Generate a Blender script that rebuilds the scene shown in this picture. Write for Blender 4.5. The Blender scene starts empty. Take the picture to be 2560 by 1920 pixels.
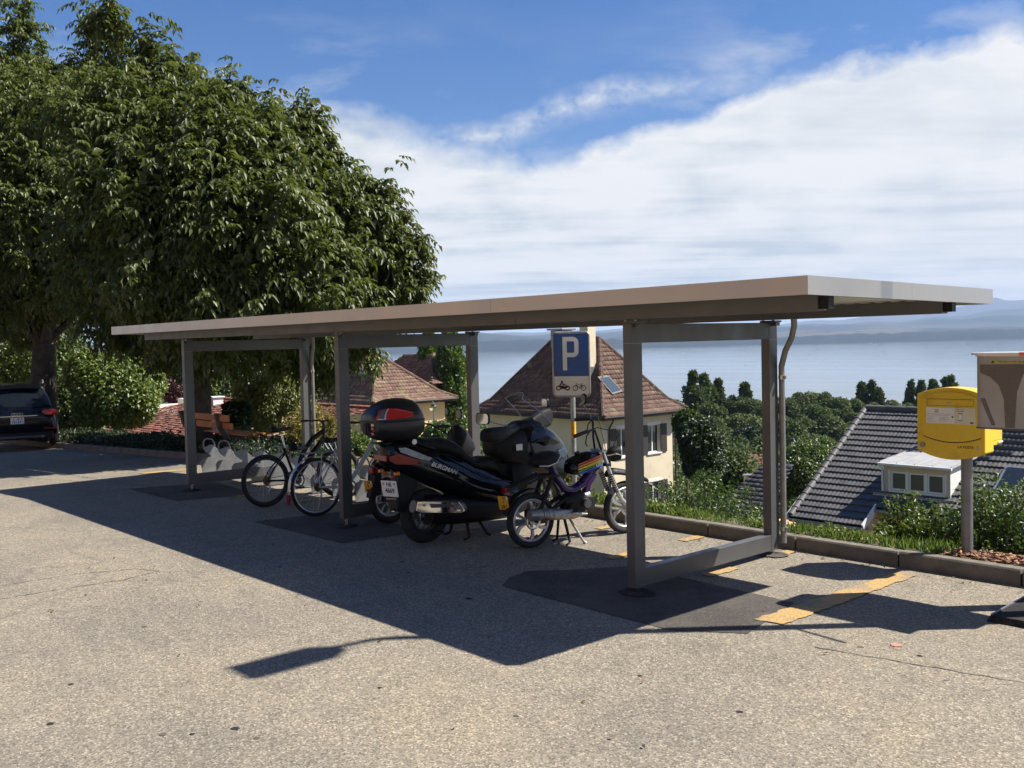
import bpy, bmesh, math, random
import numpy as np
from mathutils import Vector, Matrix
random.seed(7); rng = np.random.default_rng(7)
SC = bpy.context.scene
COL = SC.collection
PI = math.pi
# ---------------------------------------------------------------- camera
FPX, PITCH, ROLL, YAW, EYE = 2461.85, 0.043, -0.0237, -0.8438, 2.0
_F = Vector((math.sin(YAW)*math.cos(PITCH), math.cos(YAW)*math.cos(PITCH), -math.sin(PITCH)))
_R0 = Vector((math.cos(YAW), -math.sin(YAW), 0)); _U0 = _R0.cross(_F)
_R = _R0*math.cos(ROLL) + _U0*math.sin(ROLL); _U = -_R0*math.sin(ROLL) + _U0*math.cos(ROLL)
_FG = Vector((math.sin(YAW), math.cos(YAW), 0)); _RG = _R0
cam_d = bpy.data.cameras.new('camera'); cam = bpy.data.objects.new('camera', cam_d); COL.objects.link(cam)
cam_d.sensor_width = 36; cam_d.lens = FPX/2560*36; cam_d.clip_start = 0.1; cam_d.clip_end = 90000
_m = Matrix((( _R.x, _U.x, -_F.x, 0), (_R.y, _U.y, -_F.y, 0), (_R.z, _U.z, -_F.z, EYE), (0, 0, 0, 1)))
cam.matrix_world = _m
SC.camera = cam
SC.view_settings.view_transform = 'Standard'; SC.view_settings.look = 'None'
SC.view_settings.gamma = 1.0; SC.view_settings.use_curve_mapping = False
SC.view_settings.exposure = 1.0
SC.cycles.max_bounces = 8; SC.cycles.transparent_max_bounces = 16
SC.cycles.volume_bounces = 0
# ---------------------------------------------------------------- sun and sky
SUN = Vector((0.5276, 0.6078, 1.0)).normalized()
SUN_EL = math.asin(SUN.z); SUN_AZ = math.atan2(SUN.x, SUN.y)     # azimuth from +Y towards +X
sd = bpy.data.lights.new('sun', 'SUN'); sd.energy = 4.9; sd.angle = math.radians(0.53); sd.color = (1.0, 0.945, 0.86)
so = bpy.data.objects.new('sun', sd); COL.objects.link(so)
so.rotation_euler = SUN.to_track_quat('Z', 'Y').to_euler(); so.location = (20, 20, 40)

def sky_world():
    w = bpy.data.worlds.new('World'); SC.world = w; w.use_nodes = True
    nt = w.node_tree; N = nt.nodes; L = nt.links; N.clear()
    def nd(t, **k):
        n = N.new(t)
        for a, b in k.items(): setattr(n, a, b)
        return n
    def mth(op, a, b=None, c=None, clamp=False):
        n = N.new('ShaderNodeMath'); n.operation = op; n.use_clamp = clamp
        for i, v in enumerate((a, b, c)):
            if v is None: continue
            if isinstance(v, (int, float)): n.inputs[i].default_value = v
            else: L.new(v, n.inputs[i])
        return n.outputs[0]
    out = nd('ShaderNodeOutputWorld')
    sky = nd('ShaderNodeTexSky'); sky.sky_type = 'NISHITA'; sky.sun_disc = False
    sky.sun_elevation = SUN_EL; sky.sun_rotation = SUN_AZ; sky.air_density = 1.0; sky.dust_density = 0.6; sky.ozone_density = 2.0; sky.altitude = 450
    hs = nd('ShaderNodeHueSaturation'); hs.inputs['Saturation'].default_value = 1.34; hs.inputs['Value'].default_value = 1.0
    L.new(sky.outputs[0], hs.inputs['Color'])
    tn = nd('ShaderNodeMix'); tn.data_type = 'RGBA'; tn.blend_type = 'MULTIPLY'; tn.inputs[0].default_value = 1.0; L.new(hs.outputs[0], tn.inputs[6]); tn.inputs[7].default_value = (1.06, .97, 1.13, 1)
    bg = nd('ShaderNodeBackground'); bg.inputs['Strength'].default_value = 0.056; L.new(tn.outputs[2], bg.inputs['Color'])
    tc = nd('ShaderNodeTexCoord'); sp = nd('ShaderNodeSeparateXYZ'); L.new(tc.outputs['Generated'], sp.inputs[0])
    x, y, z = sp.outputs
    rr = mth('ADD', mth('MULTIPLY', x, _RG.x), mth('MULTIPLY', y, _RG.y))
    ff = mth('ADD', mth('MULTIPLY', x, _FG.x), mth('MULTIPLY', y, _FG.y))
    az = mth('MULTIPLY', mth('ARCTAN2', rr, ff), 180/PI)                    # bearing from the middle of the view, degrees
    el = mth('MULTIPLY', mth('ARCSINE', z), 180/PI)
    # cloud deck seen as a plane: streaks converge at the horizon
    zc = mth('MAXIMUM', z, 0.0)
    inv = mth('DIVIDE', 1.0, mth('ADD', zc, 0.045))
    cb = nd('ShaderNodeCombineXYZ'); L.new(mth('MULTIPLY', rr, inv), cb.inputs[0]); L.new(mth('MULTIPLY', ff, inv), cb.inputs[1])
    def noise(vec, scale, detail, rough=0.55, off=(0, 0, 0), sc=(1, 1, 1), dist=0.0):
        mp = nd('ShaderNodeMapping'); L.new(vec, mp.inputs[0]); mp.inputs['Location'].default_value = off; mp.inputs['Scale'].default_value = sc
        n = nd('ShaderNodeTexNoise'); L.new(mp.outputs[0], n.inputs['Vector']); n.inputs['Scale'].default_value = scale
        n.inputs['Detail'].default_value = detail; n.inputs['Roughness'].default_value = rough; n.inputs['Distortion'].default_value = dist
        return n.outputs['Fac']
    def ramp(fac, stops, interp='LINEAR'):
        r = nd('ShaderNodeValToRGB'); r.color_ramp.interpolation = interp; L.new(fac, r.inputs[0])
        e = r.color_ramp.elements
        while len(e) < len(stops): e.new(0.5)
        for i, (p, c) in enumerate(stops):
            e[i].position = p; e[i].color = c if isinstance(c, tuple) else (c, c, c, 1)
        return r.outputs[0]
    # upper edge of the cloud bank as elevation over bearing (degrees / 40)
    def A(a): return (a+180)/360
    edge = mth('MULTIPLY', ramp(mth('DIVIDE', mth('ADD', az, 180), 360), [(0.0, .40), (A(-60), .36), (A(-30), .345), (A(-15), .352), (A(-8), .338), (A(-2.5), .305), (A(.5), .262), (A(3), .266), (A(7.4), .292), (A(12), .335), (A(14.5), .350), (A(20.5), .372), (A(27.5), .392), (1.0, .40)]), 40)
    dv = nd('ShaderNodeCombineXYZ'); L.new(mth('MULTIPLY', az, 0.1), dv.inputs[0]); L.new(mth('MULTIPLY', el, 0.1), dv.inputs[1])
    n1 = noise(dv.outputs[0], 1.7, 7, 0.55, (1.3, 3.1, 0), (1, 1.4, 1), 0.15)
    n2 = noise(dv.outputs[0], 7.0, 5, 0.6, (0, 0, 2.0), (1, 1.3, 1), 0.1)
    depth = mth('SUBTRACT', mth('ADD', edge, mth('ADD', mth('MULTIPLY', mth('SUBTRACT', n1, .5), 3.6), mth('MULTIPLY', mth('SUBTRACT', n2, .5), 1.3))), el)
    # soft on the left, crisp on the right
    soft = ramp(mth('DIVIDE', mth('ADD', az, 180), 360), [(0.0, .30), (A(-14), .50), (A(-4), .50), (A(4), .95), (1.0, .30)])
    bank = mth('MULTIPLY', depth, soft, clamp=True)
    wb = noise(dv.outputs[0], 1.1, 8, 0.62, (4.2, 1.6, 0), (0.75, 2.0, 1), 0.25)
    # thin wisps drifting ahead of the bank
    wz = mth('MULTIPLY', ramp(mth('DIVIDE', mth('SUBTRACT', el, edge), 8), [(0.0, .8), (.2, .6), (.5, .15), (1.0, .0)]), ramp(wb, [(.50, 0.0), (.72, .75)]))
    # a wispy streak reaching into the blue above the bank
    st_line = mth('ADD', mth('MULTIPLY', mth('MINIMUM', az, 6.5), 0.23), mth('ADD', mth('MULTIPLY', az, .03), 12.0))
    st = mth('SUBTRACT', 1.0, mth('ABSOLUTE', mth('DIVIDE', mth('SUBTRACT', mth('ADD', el, mth('MULTIPLY', mth('SUBTRACT', n1, .5), 3.0)), st_line), 1.15)), clamp=True)
    stw = mth('MULTIPLY', mth('MULTIPLY', st, ramp(mth('DIVIDE', mth('ADD', az, 180), 360), [(A(-10), .0), (A(-6), .95), (A(6), .8), (A(12.5), .3), (A(24), .0)])), ramp(n2, [(.32, 0.1), (.66, 1.0)]))
    cov = mth('MAXIMUM', mth('MAXIMUM', bank, wz), stw, clamp=True)
    # a hole of blue in the bank edge on the left
    k1 = noise(cb.outputs[0], 0.55, 6, 0.55, (0, 0.4, 0), (0.35, 1.0, 1), 0.3)
    k2 = noise(cb.outputs[0], 1.9, 8, 0.62, (3, 0.4, 0), (0.32, 1.0, 1), 0.35)
    k3 = noise(dv.outputs[0], 2.4, 8, 0.6, (7, 2, 0), (.6, 1.5, 1), 0.3)
    k = mth('ADD', mth('ADD', mth('MULTIPLY', k1, .34), mth('MULTIPLY', k2, .30)), mth('MULTIPLY', k3, .36))
    body = ramp(k, [(.42, (.52, .61, .71, 1)), (.48, (.78, .835, .875, 1)), (.54, (.99, .99, 1.0, 1))])
    # brighter high on the right where the bank is thick and sunlit, duller low over the lake
    hi = mth('MULTIPLY', mth('ADD', mth('MULTIPLY', el, 0.028), mth('MULTIPLY', az, 0.010)), 1.0, clamp=True)
    mx = nd('ShaderNodeMix'); mx.data_type = 'RGBA'; L.new(hi, mx.inputs[0]); L.new(body, mx.inputs[6]); mx.inputs[7].default_value = (1.0, 1.0, 1.02, 1)
    cl = nd('ShaderNodeBackground'); cl.inputs['Strength'].default_value = 0.47; L.new(mx.outputs[2], cl.inputs['Color'])
    ms = nd('ShaderNodeMixShader'); L.new(mth('MULTIPLY', cov, .985), ms.inputs[0]); L.new(bg.outputs[0], ms.inputs[1]); L.new(cl.outputs[0], ms.inputs[2])
    L.new(ms.outputs[0], out.inputs[0])
sky_world()

# ---------------------------------------------------------------- helpers
def ray(px, py): return _F + _R*((px-1280)/FPX) + _U*((960-py)/FPX)
def at(px, py, d):
    r = ray(px, py); return Vector((0, 0, EYE)) + r*(d/r.dot(_FG))
def gp(px, py, z=0.0):
    r = ray(px, py); return Vector((0, 0, EYE)) + r*((z-EYE)/r.z)

def tag(o, label=None, cat=None, group=None, kind=None):
    if label: o['label'] = label
    if cat: o['category'] = cat
    if group: o['group'] = group
    if kind: o['kind'] = kind
    return o
def empty(name, loc=(0, 0, 0), rz=0.0, label=None, cat=None, group=None):
    o = bpy.data.objects.new(name, None); COL.objects.link(o); o.location = loc; o.rotation_euler = (0, 0, rz)
    o.empty_display_size = 0.2
    return tag(o, label, cat, group)
def linkobj(name, me, parent=None):
    o = bpy.data.objects.new(name, me); COL.objects.link(o)
    if parent: o.parent = parent
    return o
def copy_tree(o, parent=None):
    c = o.copy(); COL.objects.link(c)
    if parent: c.parent = parent
    for ch in list(o.children): copy_tree(ch, c)
    return c

class MB:
    def __init__(s): s.v = []; s.f = []
    def add(s, vs, fs):
        n = len(s.v); s.v += [tuple(v) for v in vs]; s.f += [tuple(i+n for i in f) for f in fs]; return s
    def box(s, c, sz, M=None):
        x, y, z = c; a, b, h = sz[0]/2, sz[1]/2, sz[2]/2
        vs = [Vector((x+i*a, y+j*b, z+k*h)) for k in (-1, 1) for j in (-1, 1) for i in (-1, 1)]
        if M: vs = [M @ v for v in vs]
        return s.add(vs, [(0, 2, 3, 1), (4, 5, 7, 6), (0, 1, 5, 4), (2, 6, 7, 3), (0, 4, 6, 2), (1, 3, 7, 5)])
    def b2(s, x0, x1, y0, y1, z0, z1): return s.box(((x0+x1)/2, (y0+y1)/2, (z0+z1)/2), (x1-x0, y1-y0, z1-z0))
    def bar(s, p, q, w, h, up=(0, 0, 1)):
        p = Vector(p); q = Vector(q); d = q-p; l = d.length; d.normalize(); sd_ = d.cross(Vector(up))
        if sd_.length < 1e-4: sd_ = d.cross(Vector((1, 0, 0)))
        sd_.normalize(); u = sd_.cross(d); vs = []
        for t in (0, l):
            for i, j in ((-1, -1), (1, -1), (1, 1), (-1, 1)): vs.append(p+d*t+sd_*(i*w/2)+u*(j*h/2))
        return s.add(vs, [(3, 2, 1, 0), (4, 5, 6, 7), (0, 1, 5, 4), (1, 2, 6, 5), (2, 3, 7, 6), (3, 0, 4, 7)])
    def tube(s, pts, r, n=8, caps=True):
        pts = [Vector(p) for p in pts]; rs = r if isinstance(r, (list, tuple)) else [r]*len(pts)
        rings = []; prev = None
        for i, p in enumerate(pts):
            t = (pts[min(i+1, len(pts)-1)]-pts[max(i-1, 0)]).normalized()
            if prev is None:
                a = t.cross(Vector((0, 0, 1)))
                if a.length < 1e-3: a = t.cross(Vector((1, 0, 0)))
            else: a = prev - t*prev.dot(t)
            a.normalize(); prev = a; b = t.cross(a)
            rings.append([p + (a*math.cos(2*PI*k/n)+b*math.sin(2*PI*k/n))*rs[i] for k in range(n)])
        vs = [v for rg in rings for v in rg]; fs = []
        for i in range(len(pts)-1):
            for k in range(n): fs.append((i*n+k, i*n+(k+1) % n, (i+1)*n+(k+1) % n, (i+1)*n+k))
        if caps: fs.append(tuple(range(n-1, -1, -1))); fs.append(tuple((len(pts)-1)*n+k for k in range(n)))
        return s.add(vs, fs)
    def cyl(s, p, q, r, n=16, r2=None): return s.tube([p, q], [r, r if r2 is None else r2], n)
    def torus(s, c, R, r, axis=(0, 1, 0), n=40, m=10, a0=0, a1=2*PI, sq=1.0):
        c = Vector(c); ax = Vector(axis).normalized(); e1 = ax.orthogonal().normalized()
        if abs(ax.z) < .9: e1 = (Vector((0, 0, 1)) - ax*ax.z).normalized()
        e2 = ax.cross(e1); full = abs(a1-a0-2*PI) < 1e-6; cnt = n if full else n+1; vs = []; fs = []
        for i in range(cnt):
            a = a0+(a1-a0)*i/n; d = e1*math.cos(a)+e2*math.sin(a)
            for j in range(m):
                b = 2*PI*j/m; vs.append(c+d*(R+r*math.cos(b))+ax*(r*sq*math.sin(b)))
        for i in range(n):
            i2 = (i+1) % cnt
            for j in range(m): fs.append((i*m+j, i*m+(j+1) % m, i2*m+(j+1) % m, i2*m+j))
        return s.add(vs, fs)
    def loft(s, secs, n=16, e=.65, cap=True):
        """secs: (s, z0, z1, half width at the bottom, half width at the top[, s shift at the top, y centre])"""
        rings = []
        if len(secs) >= 5:      # run a smooth curve through the sections
            Q = [np.array(list(q)+[0]*(7-len(q)), float) for q in secs]; out = []
            for i in range(len(Q)-1):
                a, b, c, d = Q[max(0, i-1)], Q[i], Q[i+1], Q[min(len(Q)-1, i+2)]
                for t in (0, 1/3, 2/3):
                    h1 = (c-a)*.42; h2 = (d-b)*.42; out.append(b*(2*t**3-3*t*t+1)+c*(3*t*t-2*t**3)+h1*(t**3-2*t*t+t)+h2*(t**3-t*t))
            secs = out+[Q[-1]]
        for q in secs:
            x, z0, z1, wb, wt = q[:5]; sh = q[5] if len(q) > 5 else 0; yc = q[6] if len(q) > 6 else 0
            rg = []
            for k in range(n):
                a = 2*PI*(k+.5)/n; ca, sa = math.cos(a), math.sin(a)
                cy = math.copysign(abs(ca)**e, ca); cz = math.copysign(abs(sa)**e, sa); t = (cz+1)/2
                rg.append((x+sh*t, yc+cy*(wb+(wt-wb)*t), z0+(z1-z0)*t))
            rings.append(rg)
        vs = [v for rg in rings for v in rg]; fs = []
        for i in range(len(rings)-1):
            for k in range(n): fs.append((i*n+k, i*n+(k+1) % n, (i+1)*n+(k+1) % n, (i+1)*n+k))
        if cap: fs.append(tuple(range(n-1, -1, -1))); fs.append(tuple((len(rings)-1)*n+k for k in range(n)))
        return s.add(vs, fs)
    def prism(s, pts, d, axis='y', off=0.0):
        """polygon in the plane of the two other axes, extruded along axis from off to off+d"""
        def P(a, b, c): return {'y': (a, c, b), 'x': (c, a, b), 'z': (a, b, c)}[axis]
        n = len(pts); vs = [P(a, b, off) for a, b in pts]+[P(a, b, off+d) for a, b in pts]
        return s.add(vs, [tuple(range(n)), tuple(range(2*n-1, n-1, -1))]+[(i, n+i, n+(i+1) % n, (i+1) % n) for i in range(n)])
    def build(s, name, mat, parent=None, smooth=False, bevel=0, seg=2, sub=0, angle=None):
        me = bpy.data.meshes.new(name); me.from_pydata(s.v, [], s.f); me.update()
        bm = bmesh.new(); bm.from_mesh(me); bmesh.ops.recalc_face_normals(bm, faces=bm.faces[:]); bm.to_mesh(me); bm.free()
        if smooth:
            me.polygons.foreach_set('use_smooth', [True]*len(me.polygons))
        me.materials.append(mat); o = linkobj(name, me, parent)
        if bevel:
            b = o.modifiers.new('b', 'BEVEL'); b.width = bevel; b.segments = seg; b.limit_method = 'ANGLE'; b.angle_limit = math.radians(40)
        if sub:
            b = o.modifiers.new('s', 'SUBSURF'); b.levels = sub; b.render_levels = sub
        if smooth and not sub: 
            try: me.set_sharp_from_angle(angle=math.radians(angle or 38))
            except Exception: pass
        return o

def npmesh(name, V, Fq, mat, parent=None, rnd=None, smooth=False):
    """big mesh from numpy arrays: V (n,3), Fq (m,k)"""
    me = bpy.data.meshes.new(name); V = np.asarray(V, np.float32); Fq = np.asarray(Fq, np.int32); m, k = Fq.shape
    me.vertices.add(len(V)); me.vertices.foreach_set('co', V.ravel())
    me.loops.add(m*k); me.loops.foreach_set('vertex_index', Fq.ravel())
    me.polygons.add(m); me.polygons.foreach_set('loop_start', np.arange(0, m*k, k, dtype=np.int32))
    if smooth: me.polygons.foreach_set('use_smooth', np.ones(m, bool))
    if rnd is not None:
        a = me.attributes.new('rnd', 'FLOAT', 'POINT'); a.data.foreach_set('value', np.asarray(rnd, np.float32))
    me.update(calc_edges=True); me.materials.append(mat)
    return linkobj(name, me, parent)

# ---------------------------------------------------------------- materials
def M_new(name):
    m = bpy.data.materials.new(name); m.use_nodes = True; nt = m.node_tree
    return m, nt, nt.nodes['Principled BSDF']
def N_(nt, t, **k):
    n = nt.nodes.new(t)
    for a, b in k.items(): setattr(n, a, b)
    return n
def nz(nt, scale, detail=4, rough=.55, coord='Object', sc=None, dist=0, loc=None):
    tc = nt.nodes.new('ShaderNodeTexCoord'); v = tc.outputs[coord]
    if sc or loc:
        mp = nt.nodes.new('ShaderNodeMapping'); nt.links.new(v, mp.inputs[0]); v = mp.outputs[0]
        if sc: mp.inputs['Scale'].default_value = sc
        if loc: mp.inputs['Location'].default_value = loc
    n = nt.nodes.new('ShaderNodeTexNoise'); nt.links.new(v, n.inputs['Vector']); n.inputs['Scale'].default_value = scale
    n.inputs['Detail'].default_value = detail; n.inputs['Roughness'].default_value = rough; n.inputs['Distortion'].default_value = dist
    return n.outputs['Fac']
def rmp(nt, fac, stops):
    r = nt.nodes.new('ShaderNodeValToRGB'); nt.links.new(fac, r.inputs[0]); e = r.color_ramp.elements
    while len(e) < len(stops): e.new(.5)
    for i, (p, c) in enumerate(stops): e[i].position = p; e[i].color = (*c, 1) if isinstance(c, tuple) else (c, c, c, 1)
    return r.outputs[0]
def mixc(nt, f, a, b, mode='MIX'):
    m = nt.nodes.new('ShaderNodeMix'); m.data_type = 'RGBA'; m.blend_type = mode
    for i, v in ((0, f), (6, a), (7, b)):
        if isinstance(v, (int, float)): m.inputs[i].default_value = v
        elif isinstance(v, tuple): m.inputs[i].default_value = (*v, 1)
        else: nt.links.new(v, m.inputs[i])
    return m.outputs[2]
def bumpn(nt, h, strength, dist=.01):
    b = nt.nodes.new('ShaderNodeBump'); b.inputs['Strength'].default_value = strength; b.inputs['Distance'].default_value = dist
    nt.links.new(h, b.inputs['Height']); return b.outputs[0]
def pm(name, col, rough=.5, metal=0., var=.12, scale=6., bump=0., bscale=60., coat=0., spec=.5, dirt=None, dscale=3.):
    m, nt, b = M_new(name)
    c2 = tuple(min(1, c*(1+var)) for c in col); c1 = tuple(c*(1-var) for c in col)
    c = rmp(nt, nz(nt, scale, 5), [(.3, c1), (.7, c2)])
    if dirt:
        c = mixc(nt, rmp(nt, nz(nt, dscale, 6, .65), [(.52, 0.), (.72, .8)]), c, dirt)
    nt.links.new(c, b.inputs['Base Color']); b.inputs['Roughness'].default_value = rough; b.inputs['Metallic'].default_value = metal
    b.inputs['Coat Weight'].default_value = coat; b.inputs['Specular IOR Level'].default_value = spec
    if rough > .12:
        rr = rmp(nt, nz(nt, scale*2.3, 3), [(.3, max(.02, rough*.8)), (.7, min(1, rough*1.2))]); nt.links.new(rr, b.inputs['Roughness'])
    if bump: nt.links.new(bumpn(nt, nz(nt, bscale, 4), bump), b.inputs['Normal'])
    return m
def leafmat(name, c_lo, c_hi, c_alt=None, rough=.42, trans=.3, spec=.5, palt=.06):
    m, nt, b = M_new(name); L = nt.links
    at_ = N_(nt, 'ShaderNodeAttribute', attribute_name='rnd')
    stops = [(0., c_lo), (.9, c_hi)]
    if c_alt: stops = [(0., c_lo), (1-palt-.02, c_hi), (1-palt, c_alt)]
    c = rmp(nt, at_.outputs['Fac'], stops)
    oi = N_(nt, 'ShaderNodeObjectInfo'); hv = N_(nt, 'ShaderNodeHueSaturation'); L.new(c, hv.inputs['Color'])
    v = rmp(nt, oi.outputs['Random'], [(0., .85), (1., 1.15)]); L.new(v, hv.inputs['Value'])
    c = hv.outputs[0]
    L.new(c, b.inputs['Base Color']); b.inputs['Roughness'].default_value = rough; b.inputs['Specular IOR Level'].default_value = spec
    tr = N_(nt, 'ShaderNodeBsdfTranslucent'); 
    c2 = mixc(nt, .5, c, tuple(min(1, q*1.6) for q in (c_hi[0]*1.1, c_hi[1]*1.15, c_hi[2]*.5)))
    L.new(c2, tr.inputs[0]); mx = N_(nt, 'ShaderNodeMixShader'); mx.inputs[0].default_value = trans
    out = nt.nodes['Material Output']; L.new(b.outputs[0], mx.inputs[1]); L.new(tr.outputs[0], mx.inputs[2]); L.new(mx.outputs[0], out.inputs[0])
    return m
def glass(name, col=(.02, .025, .03), rough=.03):
    return pm(name, col, rough, 0, .05, 2, spec=.8)
def attrtile(name, cols, rough=.8, lichen=None, lam=(.5, .62), lscale=1.2, bump=.25):
    m, nt, b = M_new(name); L = nt.links
    a = N_(nt, 'ShaderNodeAttribute', attribute_name='rnd'); oi = N_(nt, 'ShaderNodeObjectInfo')
    ad = N_(nt, 'ShaderNodeMath', operation='ADD'); L.new(a.outputs['Fac'], ad.inputs[0])
    sb = N_(nt, 'ShaderNodeMath', operation='MULTIPLY'); L.new(oi.outputs['Random'], sb.inputs[0]); sb.inputs[1].default_value = 0.0
    if cols[0] == 'obj': sb.inputs[1].default_value = 1.0; cols = cols[1:]
    L.new(sb.outputs[0], ad.inputs[1])
    c = rmp(nt, ad.outputs[0], [(i/(len(cols)-1), q) for i, q in enumerate(cols)])
    g = N_(nt, 'ShaderNodeNewGeometry')
    def gn(scale, detail, rough_=.6):
        n = N_(nt, 'ShaderNodeTexNoise'); L.new(g.outputs['Position'], n.inputs['Vector']); n.inputs['Scale'].default_value = scale; n.inputs['Detail'].default_value = detail; n.inputs['Roughness'].default_value = rough_; return n.outputs['Fac']
    c = mixc(nt, .5, c, rmp(nt, gn(2.5, 6), [(.3, .45), (.7, 1.)]), 'MULTIPLY')
    if lichen:
        c = mixc(nt, rmp(nt, gn(lscale*4, 8, .7), [(lam[0], 0.), (lam[1], .85)]), c, lichen)
        c = mixc(nt, rmp(nt, gn(lscale*9+3, 6, .75), [(.60, 0.), (.66, .8)]), c, (.42, .40, .36))
    L.new(c, b.inputs['Base Color']); b.inputs['Roughness'].default_value = rough
    if bump: L.new(bumpn(nt, gn(30, 4), bump, .006), b.inputs['Normal'])
    return m
def txt(name, s, size, M, mat, parent, extrude=.0012, sx=1., align='CENTER', bold=0., shear=0.):
    cu = bpy.data.curves.new(name, 'FONT'); cu.body = s; cu.size = size; cu.extrude = extrude; cu.align_x = align; cu.align_y = 'CENTER'; cu.offset = bold; cu.shear = shear
    cu.resolution_u = 3; t = bpy.data.objects.new('tmp', cu); COL.objects.link(t)
    dg = bpy.context.evaluated_depsgraph_get(); me = bpy.data.meshes.new_from_object(t.evaluated_get(dg)); bpy.data.objects.remove(t)
    me.transform(M @ Matrix.Diagonal((sx, 1, 1, 1))); me.materials.clear(); me.materials.append(mat)
    return linkobj(name, me, parent)
def frame(loc, X, Y):
    X = Vector(X).normalized(); Y = Vector(Y).normalized(); Z = X.cross(Y)
    return Matrix(((X.x, Y.x, Z.x, loc[0]), (X.y, Y.y, Z.y, loc[1]), (X.z, Y.z, Z.z, loc[2]), (0, 0, 0, 1)))
# ---- leaves
def leaves(P, D, U, Ln, Wd, fold=.18, rnd=None):
    """P base, D leaf axis, U leaf normal; folded diamond leaves of two triangles with a bent tip"""
    n = len(P); D = D/np.linalg.norm(D, axis=1, keepdims=True); S = np.cross(D, U); S /= (np.linalg.norm(S, axis=1, keepdims=True)+1e-9); U = np.cross(S, D)
    Ln = np.broadcast_to(Ln, (n,))[:, None]; Wd = np.broadcast_to(Wd, (n,))[:, None]
    a = P; t = P+D*Ln-U*Ln*.18; m = P+D*Ln*.45
    l = m+S*Wd*.5+U*Wd*fold; r = m-S*Wd*.5+U*Wd*fold
    V = np.stack([a, l, t, r], 1).reshape(-1, 3); b = np.arange(n)*4
    F = np.concatenate([np.stack([b, b+2, b+1], 1), np.stack([b, b+3, b+2], 1)])
    if rnd is None: rnd = rng.random(n)
    return V, F, np.repeat(rnd, 4)
def rsph(n):
    v = rng.normal(size=(n, 3)); return v/np.linalg.norm(v, axis=1, keepdims=True)
def cat(parts):
    V = []; F = []; Rr = []; o = 0
    for v, f, r in parts: V.append(v); F.append(f+o); Rr.append(r); o += len(v)
    return np.concatenate(V), np.concatenate(F), np.concatenate(Rr)
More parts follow.
